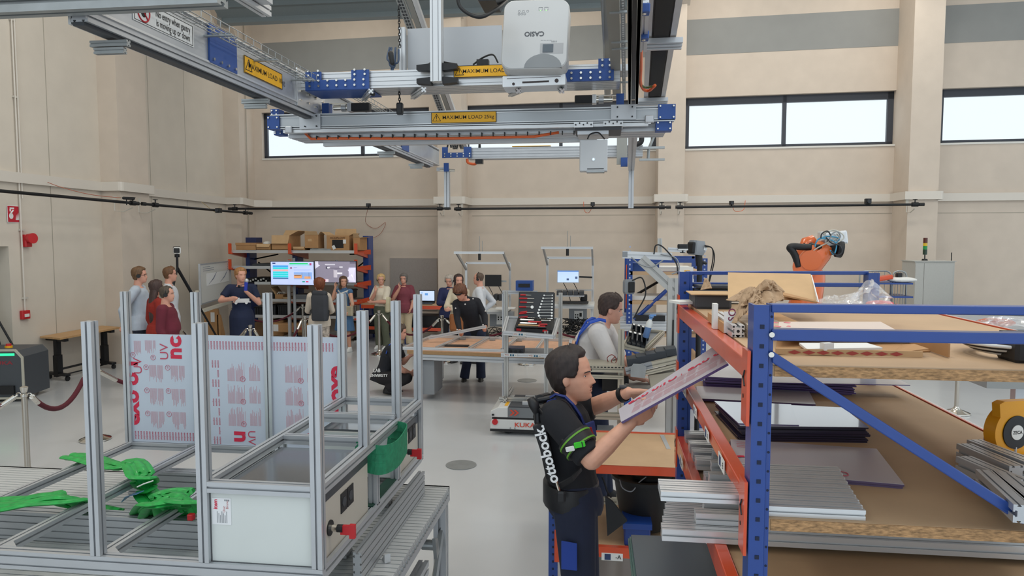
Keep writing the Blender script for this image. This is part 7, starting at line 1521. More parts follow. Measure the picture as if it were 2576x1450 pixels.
# ---- aluminium profiles on the shelves
G6 = 'aluminium profiles on the second shelf of the foreground rack'
def pbar(a, b, w_, h_, lab, grp, m_=ALU2): 
    r = thing('aluminium_profile', lab, 'profile', (V(a)+V(b))/2-V((0, 0, h_/2)), grp); MB().prof(a, b, w_, h_, max(1, round(w_/.03)), 1, up=(0, 0, 1)).build('profile_body', m_, r); return r
ordn = ['first', 'second', 'third', 'fourth', 'fifth', 'sixth', 'seventh', 'eighth', 'ninth', 'tenth', 'eleventh']
hb_ = .0265
for k in range(10):
    y_ = YN+.045+k*.037; xe = P(2192-k*5.5, 1300-k*10, Z=zS2+hb_).x-.0; xs_ = P(1640, 1225, Y=YN+.16).x-.03+(.0 if k in (2, 3, 4) else .0)
    xs_ = (.16 if k in (2, 3, 4) else XN+.05+.01*(k % 3))
    pbar((xs_, y_, zS2+hb_/2+.0005), (xe, y_, zS2+hb_/2+.0005), .034, hb_, 'aluminium profile on the second shelf, %s from the front edge%s' % (ordn[k], ', sticking out to the left' if k in (2, 3, 4) else ''), G6)
G7 = 'aluminium profiles crossing the third beam'
for k in range(5):
    y_ = 2.42+k*.062; pbar((P(1664+k*3, 1330, Y=y_).x, y_, z3+.021), (2.3, y_, z3+.021), .058, .04, 'long aluminium profile sticking out over the third beam, %s from the front' % ordn[k], G7, ALU if k else ALU2)
for k in range(2): pbar((P(1672+k*30, 1300, Y=2.5).x+.1, 2.47+k*.1, z3+.0615), (1.7, 2.47+k*.1, z3+.0615), .05, .038, 'upper loose aluminium profile on the third beam stack, %s' % ('front one' if k == 0 else 'rear one'), G7)
G8 = 'short profiles on the third shelf behind the label beam'
for i, (py, n, xoff) in enumerate(((1235, 6, .0), (1205, 5, .01), (1165, 4, .02), (1145, 3, 0), (1125, 4, .01), (1100, 4, .0))):
    y_ = P(1740, py, Z=z3+.02).y
    pbar((.41+xoff*(i % 2), y_, z3+.022+.0*(i % 2)), (.95+.05*i, y_, z3+.022), .075, .044, 'wide aluminium profile on the third shelf, %s one towards the far post' % ordn[i], G8, ALU if i % 2 else ALU2)
for i in range(4): y_ = P(1740, 1205-i*30, Z=z3+.06).y; pbar((.42+.03*i, y_, z3+.0665), (.9, y_, z3+.0665), .045, .042, 'upper layer aluminium profile on the third shelf, %s one towards the far post' % ordn[i], G8)
# profiles lying along the right side of the second shelf
G9 = 'grey profiles at the right edge of the second shelf'
for k, (pa, pb, zz, lab) in enumerate((((2425, 1118), (2560, 1175), .03, 'rear grey profile at the right edge, one side by side with the upper'), ((2450, 1108), (2600, 1165), .03, 'rearmost grey profile at the right edge next to the orange beam'), ((2424, 1150), (2566, 1210), .03, 'middle grey profile lying at the right edge of the shelf'), ((2480, 1185), (2580, 1275), .05, 'front grey profile at the right edge with open end towards the camera'), ((2515, 1188), (2625, 1278), .05, 'second front grey profile at the right edge, cut by the picture side'))):
    a, b = P(*pa, Z=zS2+zz+.03), P(*pb, Z=zS2+zz+.03); pbar(a+V((0, 0, -.02)), b+V((0, 0, -.02)), .05, .045, lab, G9, ALU)
# ---- sheets on the second shelf
ACR = mat('acrylic_clear', 'c9c9d2', .05, spec=.8, coat=1); ACRE = mat('acrylic_purple_edge', '5d4b7c', .25); FILM = mat('protective_film', 'b2aab2', .28, coat=.4); FILMW = mat('protective_film_white', 'd9dae2', .25, coat=.3)
def sheet(q4, z0, th, lab, mt, me, grp='plastic sheets on the second shelf', nm='plastic_sheet', n=1, jit=.0, seed=1):
    rd = random.Random(seed)
    q = [P(*p, Z=z0+th*n) for p in q4]; c = sum(q, V())/4; r = thing(nm, lab, 'sheet', V((c.x, c.y, z0)), grp)
    m = MB()
    for k in range(n):
        o_ = V((rd.uniform(-jit, jit), rd.uniform(-jit, jit), 0)) if k < n-1 else V(); m.rings([[V((p.x, p.y, z0+k*th))+o_ for p in q], [V((p.x, p.y, z0+(k+.86)*th))+o_ for p in q]])
    m.build('sheet_edge', me, r); o_ = .0004; m = MB(); m.rings([[V((p.x, p.y, z0+n*th-th*.14+o_)) for p in q], [V((p.x, p.y, z0+n*th+.0008)) for p in q]]); m.build('sheet_face', mt, r); return r, q, z0+n*th+.001
sheet(((1775, 948), (1770, 915), (2090, 925), (2150, 966)), zS2+.0, .008, 'stack of clear sheets with purple edges at the back of the second shelf', FILMW, ACRE, n=7, jit=.012)
sheet(((1890, 962), (1880, 945), (2260, 955), (2290, 969)), zS2+.058, .004, 'long loose white film sheet on top of the purple edged stack', FILMW, ACRE)
sheet(((1753, 1003), (1752, 972), (2035, 985), (2052, 1018)), zS2+.003, .006, 'grey film covered sheet between the two stacks on the second shelf', FILM, ACRE, n=2, jit=.01)
r, q, zt = sheet(((1862, 1072), (1803, 1012), (2120, 1026), (2185, 1076)), zS2+.0, .006, 'tall stack of glossy clear sheets reflecting the windows on the second shelf', mat('mirror_sheet', 'b9bcc6', .03, spec=1, coat=1), mat('dark_purple_edge', '2b2438', .25), n=9, jit=.01, seed=4)
sheet(((1858, 1066), (1797, 1010), (1990, 1018), (2010, 1070)), zt, .003, 'thin skewed clear sheet on the glossy stack', mat('mirror_sheet2', 'b6b9c2', .04, spec=1, coat=1), ACRE)
r, q, zt = sheet(((1847, 1184), (1837, 1106), (2205, 1130), (2275, 1220)), zS2+.0, .007, 'film covered sheet with red print lying in front on the second shelf', FILM, mat('purple_grey_edge', '5b4d6c', .3), n=2, jit=.004)
F_ = frame(V((q[0].x, q[0].y, zt+.0005)), q[3]-q[0], q[1]-q[0]); m = MB(F_); hq = (q[1]-q[0]).length
for k in range(5):
    for j in range(3): text(m, 'exolon', .011, T(.03+j*.03, hq-.03-k*.02, 0), .005) if k < 4 else None
m.build('fine_print', REDINK, r)
m = MB(F_); m.tube([V((.035+.0*k+.045*math.cos(R(a)), .10+.05*math.sin(R(a)), .001)) for k, a in enumerate(range(90, 271, 15))][::-1], .009, 4, flat=.1, up=(0, 0, 1)); m.build('large_print', REDINK, r)
m = MB(F_)
for x_ in (.3, .48, .66):
    x_ *= (q[3]-q[0]).length; m.tube([V((x_+.02*math.cos(R(a)), .05+.02*math.sin(R(a)), .0005)) for a in range(0, 360, 30)], .001, 4, closed=True)
m.build('stamp_ring', REDINK, r)
MB().tube([P(2200, 1120, Z=zS2), P(2228, 1116, Z=zS2+.002), P(2240, 1118, Z=zS2)], .001, 4) if 0 else None
# ---- grey plates on the lowest visible shelf
for k in range(3):
    q = [V((.12+.008*k, 2.62-.01*k, 0)), V((1.0, 2.62, 0)), V((1.0, 3.15, 0)), V((.115+.006*k, 3.15-.02*k, 0))]; z0 = z4+.002+.017*k; m = MB(); m.rings([[p+V((0, 0, z0)) for p in q], [p+V((0, 0, z0+.015)) for p in q]]); r = thing('grey_plate', 'dark grey coated board jutting out of the lower shelf, %s of three' % ('lowest', 'middle', 'topmost')[k], 'board', q[0]+V((0, 0, z0)), 'grey boards on the lower shelf'); m.build('board', mat('teal_edge', '56706a', .5) if k < 2 else mat('slate_board', '515b63', .42), r)
# ---- things on the top shelf
G10 = None
def Pz(x, y, z=0): return P(x, y, Z=zS1+z)
t = thing('opened_carton', 'opened flat cardboard box with lifted lid on the top shelf of the rack', 'carton', Pz(1960, 810)); yb = 2.75
a, b = P(1832, 690, Y=3.0), P(2045, 745, Y=3.0); c, d = P(2045, 692, Y=3.0), P(1830, 753, Y=3.0)
m = MB(); q = [P(1832, 688, Y=3.2), P(2040, 692, Y=3.2), P(2056, 757, Y=2.95), P(1832, 752, Y=2.95)]; m.rings([q, [p+V((0, .008, .004)) for p in q]]); m.build('lifted_lid', CARD2, t)
m = MB(); q = [P(1968, 742, Y=2.9), P(2056, 760, Y=2.9), P(2050, 748, Y=3.1), P(1975, 732, Y=3.1)]; m.rings([q, [p+V((0, .0, -.006)) for p in q]]); m.build('side_flap', CARD, t)
m = MB(); q = [P(2040, 692, Y=3.2), P(2058, 760, Y=2.9), P(2050, 758, Y=2.95), P(2042, 745, Y=3.1)]; m.rings([q, [p+V((.004, .0, 0)) for p in q]]); m.build('torn_label', pp, t)
y_ = 2.5; a, b = P(1820, 828, Y=y_), P(1852, 755, Y=y_); MB().b2((a.x, y_, zS1+.001), (P(2050, 0, Y=y_).x, y_+.38, P(0, 788, Y=y_).z)).build('box_body', CARD, t)
MB().b2((a.x+.001, y_-.003, zS1+.002), (b.x, y_, zS1+.075)).build('white_label', WHITE, t); F_ = frame((a.x+.028, y_-.004, zS1+.05), (0, 0, 1), (-1, 0, 0)); m = MB(F_); text(m, 'VISO', .035, T(0, 0, 0), .01); m.build('label_print', mat('plum_print', '7a2c4a', .6), t)
x_ = P(1950, 0, Y=y_).x; MB().b2((x_, y_-.003, P(0, 806, Y=y_).z), (P(2050, 0, Y=y_).x, y_, P(0, 790, Y=y_).z)).build('newspaper_label', pp, t)
m = MB(frame((x_+.12, y_-.004, P(0, 801, Y=y_).z), (1, 0, 0), (0, 0, 1))); text(m, 'EPOCA Chinu', .018, T(-.02, -.003, 0), .0)
for k in range(7): m.box((.0+.01*k, .012, 0), (.004, .012, .001))
m.build('newspaper_print', INK, t)
# crumpled packing paper
KR = mat('kraft_paper', 'a98d70', .85, noise=.06, nscale=10)
def crumple(path_lo, path_hi, Y0, Y1, lab, nx=26, ny=14, amp=.02, seed=2, mm=None, nm='packing_paper', cat='paper'):
    rd = random.Random(seed); from mathutils import noise; rows = []
    for j in range(ny+1):
        v = j/ny; row = []
        for i in range(nx+1):
            u = i/nx; k = u*(len(path_lo)-1); i0 = min(int(k), len(path_lo)-2); f = k-i0
            lo = (path_lo[i0][0]*(1-f)+path_lo[i0+1][0]*f, path_lo[i0][1]*(1-f)+path_lo[i0+1][1]*f); hi = (path_hi[i0][0]*(1-f)+path_hi[i0+1][0]*f, path_hi[i0][1]*(1-f)+path_hi[i0+1][1]*f)
            dome = math.sin(math.pi*min(v, 1)*.5); px = lo[0]*(1-v)+hi[0]*v; py = lo[1]*(1-v)+hi[1]*v; p = P(px, py, Y=Y0+(Y1-Y0)*v)
            e = 1 if 0 < j < ny and 0 < i < nx else .3
            n1 = noise.noise(V((u*3.5+seed, v*3, 0))); n2 = abs(noise.noise(V((u*7, v*5+seed, 3))))
            p.y -= amp*1.3*(n1+n2)*e; p.z += amp*.35*noise.noise(V((u*5+4, v*5, 7)))*e; row.append(p)
        rows.append(row)
    m = MB(); ids = [m.vs(r_) for r_ in rows]
    for j in range(ny):
        for i in range(nx): m.face([ids[j][i], ids[j][i+1], ids[j+1][i+1], ids[j+1][i]])
    o = single(m, nm, lab, cat, mm or KR); s_ = o.modifiers.new('thickness', 'SOLIDIFY'); s_.thickness = .002; s_.offset = 0; return o
crumple([(1840, 815), (1850, 812), (1868, 795), (1880, 770), (1900, 765)], [(1862, 752), (1875, 728), (1895, 725), (1905, 730), (1915, 745)], 2.46, 2.6, 'long strip of crumpled brown packing paper hanging over the carton front', seed=5, amp=.03)
crumple([(1862, 770), (1885, 765), (1910, 765), (1940, 765), (1970, 752)], [(1890, 728), (1905, 722), (1925, 704), (1945, 706), (1966, 726)], 2.5, 2.75, 'bulging ball of crumpled brown packing paper in front of the lifted lid', seed=9, amp=.05, nx=34, ny=20)
crumple([(1826, 755), (1850, 758), (1880, 758), (1900, 760)], [(1850, 742), (1868, 730), (1885, 722), (1900, 722)], 2.6, 2.75, 'left fold of brown packing paper reaching over the carton', seed=12, amp=.02, nx=18, ny=9)
crumple([(1762, 730), (1772, 728), (1785, 726), (1791, 726)], [(1770, 712), (1772, 701), (1778, 700), (1786, 712)], 3.3, 3.35, 'small upright scrap of brown paper at the far end of the top shelf', nx=8, ny=6, amp=.01)
# dark bins at the far left of the top shelf
p = P(1748, 790, Z=zS1); t = thing('parts_bin', 'large dark grey parts bin with cardboard flap at the far end of the top shelf', 'bin', p); q0 = Pz(1765, 778); q1 = Pz(1815, 780)
MB().b2((q0.x-.03, q0.y, zS1+.001), (q1.x+.05, q0.y+.25, zS1+.065), ch=.01).build('bin_body', DARK, t); MB().b2((q0.x-.05, q0.y-.02, zS1+.066), (q1.x+.06, q0.y+.2, zS1+.07)).build('cardboard_flap', CARD2, t)
for k in range(4): MB().box((q0.x+.12, q0.y+.33, zS1+.02+k*.022), (.22, .14, .014), RZ(5), ch=.003).build('flat_bin', DARK, t)
a = Pz(1735, 765, .01); o = single(MB().box(a+V((0, 0, .01)), (.16, .12, .012), RZ(20)), 'folded_papers', 'folded white papers lying over the far end of the first orange beam', 'papers', WHITE)
a = Pz(1806, 800); single(MB().b2((a.x-.01, a.y-.03, zS1), (a.x+.025, a.y, zS1+.025)), 'small_plug', 'small orange brown plug lying beside the dark bin', 'plug', mat('plug_brown', '9a6a35', .5))
a = Pz(1852, 828); single(MB().b2((P(1810, 0, Y=2.62).x, 2.62, zS1), (P(1822, 0, Y=2.62).x, 2.66, zS1+.09)), 'white_block', 'small white upright block left of the cardboard box', 'block', WHITE)
# profile end facing the camera and bamboo-like pale strips
Y_ = P(1857, 834, Z=zS1+.021).y; c = P(1857, 834, Z=zS1+.021); t = thing('aluminium_profile', 'short aluminium profile on the top shelf with its cross shaped end facing the camera', 'profile', c-V((0, 0, .02))); c.z = zS1+.021
MB().prof(c, c+V((0, .45, 0)), .04, .04).build('profile_body', ALU2, t); m = MB(); m.cyl(c-V((0, .001, 0)), c-V((0, .0, 0)), .005, n=10)
for sx in (-1, 1):
    for sz in (-1, 1): m.box(c+V((sx*.0145, -.001, sz*.0145)), (.006, .001, .006))
m.build('end_holes', BLACK, t, kind='stuff')
for k in range(3): single(MB().b2((c.x+.03+.002*k, Y_-.03, zS1+.0005+.0135*k), (c.x+.16, Y_+.35, zS1+.013+.0135*k)), 'pale_strip', 'pale cardboard strip stacked beside the profile end, %s of three' % ('lowest', 'middle', 'topmost')[k], 'strip', mat('pale_card', 'cdb8a0', .8), 'pale strips beside the profile end')
# open flat pizza style carton with white bags in front
def czone(q4, z_, nm, mm, t, th=.003): q = [P(*p, Z=zS1+z_) for p in q4]; m = MB(); m.rings([q, [p+V((0, 0, th)) for p in q]]); return m.build(nm, mm, t)
PINKP = mat('printed_paper', 'd4c3b8', .7)
t = thing('long_carton', 'long open carton printed with small red marks on the top shelf, holding white bags', 'carton', Pz(2130, 880))
czone(((1950, 892), (2340, 886), (2290, 845), (1955, 850)), .001, 'carton_floor', CARD, t); 
qa, qb = Pz(1950, 893), Pz(2300, 893); MB().b2((qa.x, qa.y-.004, zS1+.002), (qb.x, qa.y, zS1+.018)).build('front_wall', CARD2, t)
m = MB(); 
for k in range(8): x_ = qa.x+.05+k*(qb.x-qa.x-.08)/8; m.poly([(x_-.018, qa.y-.0055, zS1+.009), (x_, qa.y-.0055, zS1+.015), (x_+.018, qa.y-.0055, zS1+.009), (x_, qa.y-.0055, zS1+.003)])
m.build('red_mark', mat('mark_red', 'a8433c', .6), t)
m = MB(); q = [P(2240, 893, Z=zS1+.002), P(2336, 880, Z=zS1+.022), P(2300, 868, Z=zS1+.02), P(2270, 870, Z=zS1+.002)]; m.rings([q, [p+V((0, 0, .003)) for p in q]]); m.build('corner_flap', CARD, t)
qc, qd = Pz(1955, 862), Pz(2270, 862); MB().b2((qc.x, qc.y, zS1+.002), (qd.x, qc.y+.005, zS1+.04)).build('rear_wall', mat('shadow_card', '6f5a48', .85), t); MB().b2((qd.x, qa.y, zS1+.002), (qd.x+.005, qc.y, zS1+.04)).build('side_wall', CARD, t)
czone(((2030, 884), (2220, 880), (2180, 868), (2010, 868)), .012, 'white_bag', WHITE, t, .006); m = MB(); m.box(Pz(2080, 872, .025), (.03, .02, .02), RZ(20)); m.build('plug_connector', WHITEP, t)
t = thing('printed_paper', 'large sheet of white paper with scattered red marks behind the long carton', 'paper', Pz(2080, 830)); q = [Pz(1955, 838, .062), Pz(2285, 838, .062), Pz(2230, 808, .064), Pz(1960, 808, .064)]
q = [Pz(1955, 852, .03), Pz(2290, 852, .02), Pz(2215, 812, .05), Pz(1960, 812, .05)]; m = MB(); m.rings([q, [p+V((0, 0, .003)) for p in q]]); m.build('paper_sheet', PINKP, t); nrm = frame(q[0], q[1]-q[0], q[3]-q[0]); Wq, Hq = (q[1]-q[0]).length, (q[3]-q[0]).length
m = MB(nrm)
for j in range(4):
    for i in range(9): x_ = Wq*(.08+.1*i+(.05 if j % 2 else 0)); y_ = Hq*(.12+.22*j); m.poly([(x_-.014, y_, .0045), (x_, y_+.012, .0045), (x_+.014, y_, .0045), (x_, y_-.012, .0045)]) if x_ < Wq*.92 else None
m.build('red_mark', mat('mark_pink', 'd0707a', .6), t)
# clear plastic bags
PL = mat('clear_plastic', 'f2f4f8', .08, alpha=.25, spec=1, coat=1)
def bag(prof_lo, prof_hi, Y0, Y1, lab, seed, amp=.03): return crumple(prof_lo, prof_hi, Y0, Y1, lab, 26, 16, amp, seed, PL, 'plastic_bag', 'bag')
bag([(2110, 766), (2140, 768), (2180, 770), (2240, 766)], [(2150, 735), (2180, 706), (2195, 703), (2236, 742)], 2.6, 2.9, 'large clear plastic bag standing up on the top shelf with red film inside', 3, .06)
bag([(2055, 764), (2080, 766), (2120, 768), (2170, 766)], [(2062, 752), (2080, 745), (2110, 745), (2150, 736)], 2.6, 2.8, 'flat clear plastic bag left of the tall bag on the top shelf', 6, .04)
o = single(MB().ell(P(2213, 764, Y=2.8), (.05, .03, .012)), 'red_film', 'red film lying inside the tall clear bag', 'film', mat('red_film_mat', 'e0405a', .4))
bag([(2460, 812), (2490, 818), (2530, 822), (2580, 818)], [(2462, 808), (2490, 798), (2530, 795), (2580, 798)], 3.2, 3.4, 'clear bag with orange part on the table beyond the rack at the right edge', 8, .04)
o = single(MB().ell(P(2505, 812, Y=3.4), (.08, .05, .02)), 'orange_part', 'orange part inside the clear bag at the right edge', 'part', mat('rust_part', 'b5532a', .5))
# cable coil and black box at the right edge of the top shelf
t = thing('cable_coil', 'coiled grey and black cables on the top shelf at the right edge', 'cable', Pz(2550, 880)); c = Pz(2545, 885, .01)
for k in range(5): MB().tube([c+V(((.085+.012*k)*math.cos(R(a)), (.10+.008*k)*math.sin(R(a)), .004+.006*k)) for a in range(0, 360, 20)], .005, 6, closed=True).build('cable_loop', WHITEP if k % 2 == 0 else BLACK, t, smooth=True)
p = P(2556, 915, Z=zS1); single(MB().b2((p.x, p.y, zS1), (p.x+.2, p.y+.1, zS1+.075), ch=.008), 'black_box', 'black box cut by the right edge on the top shelf', 'box', BLACK)
# yellow hose reel and grey bench on the right
c = P(2562, 1083, Y=2.55); t = thing('hose_reel', 'yellow cable reel with black disc and round white label at the right edge', 'reel', c-V((0, 0, .14)))
YL2 = mat('reel_yellow', 'e8a21c', .4); c = P(2556, 1088, Y=2.55); ax_ = V((.36, -.93, 0)).normalized()
MB().cyl(c, c-ax_*.045, .086, n=40).build('yellow_drum', YL2, t, smooth=40); MB().cyl(c+ax_*.004, c, .056, n=36).build('black_disc', BLACK, t); MB().cyl(c+ax_*.006, c+ax_*.004, .025, n=28).build('round_label', WHITE, t)
M_ = frame(c+ax_*.0066, (.93, .36, 0), (0, 0, 1)); m = MB(M_); text(m, 'ZECA', .015, T(0, 0, .0), .02); m.build('label_print', INK, t); MB(M_).prism([(-.075, .055), (-.02, .07), (.07, .09), (.09, .105), (-.06, .108), (-.08, .1)], (0, 0, -.03), (1, 0, 0), (0, 1, 0), .03).build('bracket', YL2, t)
MB().cyl(c+V((0, 0, -.05)), c+V((0, 0, -.1)), .005, n=8).build('hose_outlet', ALU, t); MB().b2((c.x-.05, c.y+.08, .0), (c.x-.035, c.y+.1, c.z-.02)).build('stand', BLUE, t)
p = P(2485, 980, Y=6.6); t = thing('grey_bench', 'grey metal bench with drawer box beyond the rack on the right', 'bench', (p.x+.6, 7.0, 0)); zt = P(2500, 828, Y=5.6).z
a = P(2490, 838, Y=5.6); MB().b2((a.x, 5.6, zt-.03), (a.x+1.6, 6.6, zt)).build('bench_top', GREYP, t); MB().b2((a.x+.02, 5.65, zt-.45), (a.x+1.6, 6.5, zt-.031)).build('bench_body', mat('bench_grey', '8f9190', .5), t)
for x_ in (a.x+.3, a.x+1.5): MB().b2((x_, 5.8, 0), (x_+.07, 5.87, zt-.45)).build('leg', ALU, t)
a = P(2425, 828, Y=13.0); single(MB().b2((a.x, 13.0, 0), (a.x+1.8, 13.8, P(2425, 790, Y=13.0).z)), 'dark_cabinet', 'dark grey cabinet behind the bag with the orange part', 'cabinet', DARK)
# ============================================================ ORANGE BENCH BEHIND THE WORKER
YB3 = 4.66; a, b = P(1385, 1165, Y=YB3), P(1760, 1165, Y=YB3); t, z = None, a.z
t = thing('work_bench', 'orange framed bench with hardboard top behind the dark haired worker', 'bench', ((a.x+b.x)/2, YB3+.4, 0), 'orange framed work benches'); x0, x1 = a.x, b.x
MB().b2((x0, YB3, z-.06), (x1, YB3+.04, z+.0), 0).build('front_beam', ORANGE, t); MB().b2((x0, YB3+.8, z-.06), (x1, YB3+.84, z+.004)).build('rear_beam', ORANGE, t); MB().b2((x0, YB3+.0, z-.008), (x1, YB3+.82, z+.001)).build('bench_top', CHIP, t); MB().b2((x0-.003, YB3, z-.06), (x0+.04, YB3+.84, z-.01)).build('side_beam', ORANGE, t)
MB().b2((x0, YB3, .24), (x1, YB3+.04, .31)).build('lower_beam', ORANGE, t); MB().b2((x0+.05, YB3+.04, .28), (x1, YB3+.8, .3)).build('lower_board', CHIP, t)
for y_ in (YB3-.02, YB3+.8):
    MB().b2((x0-.01, y_, 0), (x0+.05, y_+.05, z+.0)).build('leg', BLUE, t)
    m = MB()
    for k in range(16): m.box((x0+.02, y_-.001, .1+k*.05), (.012, .002, .014))
    m.build('leg_hole', HOLE, t, kind='stuff')
MB().b2((x1-.06, YB3-.02, 0), (x1, YB3+.03, z)).build('leg', BLUE, t); MB().b2((x0+.03, YB3-.026, .2), (x0+.075, YB3-.02, .42)).build('beam_connector', ORANGE, t)
q = P(1540, 1402, Y=YB3-.002); M_ = frame(q, (1, 0, 0), (0, 0, 1)); MB(M_).box((0, 0, 0), (.14, .05, .003)).build('paper_label', WHITE, t); m = MB(M_); text(m, '-A', .038, T(.04, 0, .003), .01); m.build('label_print', INK, t); MB(M_).box((-.03, 0, .002), (.04, .04, .002)).build('label_mark', LABI, t)
q = P(1672, 1112, Z=z+.002); single(MB().strap([P(1665, 1095, Z=z+.003), P(1682, 1130, Z=z+.003)], .03, .003, (1, 0, 0)), 'metal_ruler', 'short bright metal strip lying on the hardboard bench', 'strip', ALU2)
c = P(1622, 1260, Y=5.0); t = thing('waste_bin', 'big black plastic bin with a cable on its lid under the orange bench', 'bin', V((c.x, 5.0, .305)))
zt = P(1622, 1196, Y=5.0).z; MB().lathe([(.16, .33), (.19, .5), (.215, zt-.03), (.235, zt-.025), (.235, zt), (.2, zt), (.19, zt-.04)], (c.x, 5.03, 0), 26).build('bin_body', mat('bin_black', '101113', .55), t, smooth=40); MB().lathe([(.15, zt-.01), (.15, zt+.01), (.1, zt+.03), (.02, zt+.03)], (c.x+.05, 5.03, 0), 20).build('grinder_pad', BLACK, t); MB().tube(smooth_path([V((c.x-.18, 4.85, zt+.01)), V((c.x-.16, 4.8, zt-.03)), V((c.x-.1, 4.8, zt-.05)), V((c.x-.05, 4.84, zt-.0)), V((c.x, 4.9, zt+.02))]), .004, 5).build('cable', GREYP, t)
a, b = P(1574, 1376, Y=4.4), P(1625, 1320, Y=4.4); t = thing('blue_crate', 'blue plastic crate on the lower board of the bench', 'crate', ((a.x+b.x)/2, 4.75, .301)); MB().b2((a.x, 4.72, .302), (b.x+.05, 5.0, .302+(b.z-a.z)), ch=.008).build('crate_body', BLUE, t); MB().b2((a.x-.01, 4.71, .3+(b.z-a.z)-.03), (b.x+.06, 5.01, .302+(b.z-a.z)+.006)).build('rim', BLUE, t)
q = [P(1522, 1250, Y=4.625), P(1542, 1265, Y=4.625), P(1578, 1312, Y=4.625), P(1528, 1350, Y=4.625)]; m = MB(); m.rings([q, [p+V((0, .03, 0)) for p in q]]); m.build('rubber_mat', BLACK)
tag([x for x in bpy.data.objects if x.name.startswith('rubber_mat')][-1], 'black rubber mat leaning under the bench beside the worker', 'mat')
# ============================================================ DARK HAIRED WORKER AT THE RACK
YM = 3.42
def Pm(x, y, dy=0): return P(x, y, Y=YM+dy)
SKW = mat('skin_worker', 'd8a288', .45, noise=.05, nscale=30); BT = cloth('black_work_tshirt', '14151b', n=.25); WB = cloth('dark_navy_overalls', '161d33', n=.2)
pz = {'@pel': Pm(1446, 1262), '@che': Pm(1417, 1120), '@nec': Pm(1412, 1003), '@hd': Pm(1436, 943), '@sR': Pm(1398, 1048, -.19), '@sL': Pm(1432, 1032, .17), '@eR': Pm(1488, 1158, -.30), '@wR': Pm(1588, 1062, -.26), '@eL': Pm(1497, 1022, .16), '@wL': Pm(1580, 988, .02), '@hR': Pm(1446, 1285, -.09), '@hL': Pm(1452, 1285, .09), '@kR': Pm(1458, 1500, -.11), '@kL': Pm(1470, 1500, .1)}
g = Pm(1450, 1700); 
for k, dx, dy in (('aR', -.02, -.11), ('aL', .04, .12)): pz['@'+k] = V((g.x+dx, YM+dy, .09))
tM, J, hM, s = person('dark haired worker in black T-shirt and navy overalls pushing a sheet into the rack', V((g.x, YM, 0)), -93, 1.84, pz, topmat=BT, sleeve='half', botmat=WB, tucked=True, skin=SKW, hair=dict(front=.83, side=.47, back=.1, t=.014, wave=.15, fq=9, quiff=.012), hairmat=HB('2b211f', 'blackbrown'), headturn=(-4, 4), handd=((.82, .25, .5), (.95, .05, -.05)), palm=((-.25, .75, .45), (.05, -.45, -.85)), thumb=(-1, -1), hands=(.62, .5), vox=.0075, detail=True, hit=3, hgrip=.5, sc=1.03)
# finer features of the face: moustache, brow shade, nostrils
m = MB()
for sg in (-1, 1): m.tube([hM @ (hpoint(.262, sg*a_)+V((0, .002, 0))) for a_ in (.03, .16, .3)], .003, 6, rs=[.0035, .004, .002])
m.build('moustache', mat('moustache_brown', '8a5a45', .7), tM)
def limb_ring(a, b, f0, f1, r0, r1, nm, mm, par):
    p, q = lerp(a, b, f0), lerp(a, b, f1); MB().cyl(p, q, r0, r1, n=24).build(nm, mm, par, smooth=40)
# wrist watch and armband
limb_ring(J['eL'], J['wL'], .80, .90, .038, .037, 'watch_strap', BLACK, tM); q = lerp(J['eL'], J['wL'], .85); MB().box(q+V((0, -.01, .04)), (.035, .04, .012), ch=.004).build('watch_face', DARK, tM)
GRN = mat('neon_green_band', '35c41c', .4); A0, A1 = J['sR'], J['eR']
limb_ring(A0, A1, .50, .76, .083, .078, 'arm_cuff', BLACK, tM); limb_ring(A0, A1, .545, .575, .0855, .0845, 'green_edge', mat('green_line', '5f9a2a', .5), tM); limb_ring(A0, A1, .71, .74, .082, .081, 'green_edge', mat('green_line', '5f9a2a', .5), tM)
q = lerp(A0, A1, .62); d_ = (A1-A0).normalized(); fr = frame(q+V((.012, -.083, .018)), V((1, 0, .25)), V((.2, 0, 1))); MB(fr).box((0, 0, .004), (.05, .026, .01), ch=.004).build('green_buckle', GRN, tM); MB(fr).box((-.045, -.01, .003), (.04, .022, .008), ch=.003).build('white_tab', WHITEP, tM)
MB(fr).box((.012, .0, .0095), (.004, .024, .003)).build('buckle_slot', BLACK, tM)
# exoskeleton
def thick(q, th, nm, mm, par, ch=0): m = MB(); n_ = (q[1]-q[0]).cross(q[2]-q[1]).normalized(); m.rings([q, [p+n_*th for p in q]]); return m.build(nm, mm, par, bevel=.006)
EX = mat('exo_black', '121216', .45)
Yx = -.2
q = [Pm(1384, 1212, Yx), Pm(1402, 1205, Yx), Pm(1371, 1060, Yx-.0), Pm(1339, 1074, Yx)]; thick(q, -.035, 'exo_back_plate', EX, tM)
ctr = (q[0]+q[1]+q[2]+q[3])/4; up_ = ((q[2]+q[3])/2-(q[0]+q[1])/2); 
nrm = (q[1]-q[0]).cross(q[2]-q[1]).normalized(); nrm = nrm if nrm.y < 0 else -nrm
M_ = frame(ctr+V((0, -.039, 0)), up_, up_.cross(-V((0, -1, 0)))); 
if M_.col[2].y > 0: M_ = frame(ctr+V((0, -.039, 0)), up_, -up_.cross(-V((0, -1, 0))))
m = MB(M_); text(m, 'ottobock.', .069, T(0, -.004, .001), .028); m.build('lettering', WHITEINK, tM)
m = MB(); m.tube([Pm(1334, 1002, Yx), Pm(1342, 1018, Yx), Pm(1352, 1038, Yx)], .02, 12, rs=[.017, .024, .02]); m.build('exo_joint_arm', EX, tM, smooth=True); MB().cyl(Pm(1352, 1036, Yx), Pm(1353, 1062, Yx), .016, n=10).build('exo_link', BLACKM, tM)
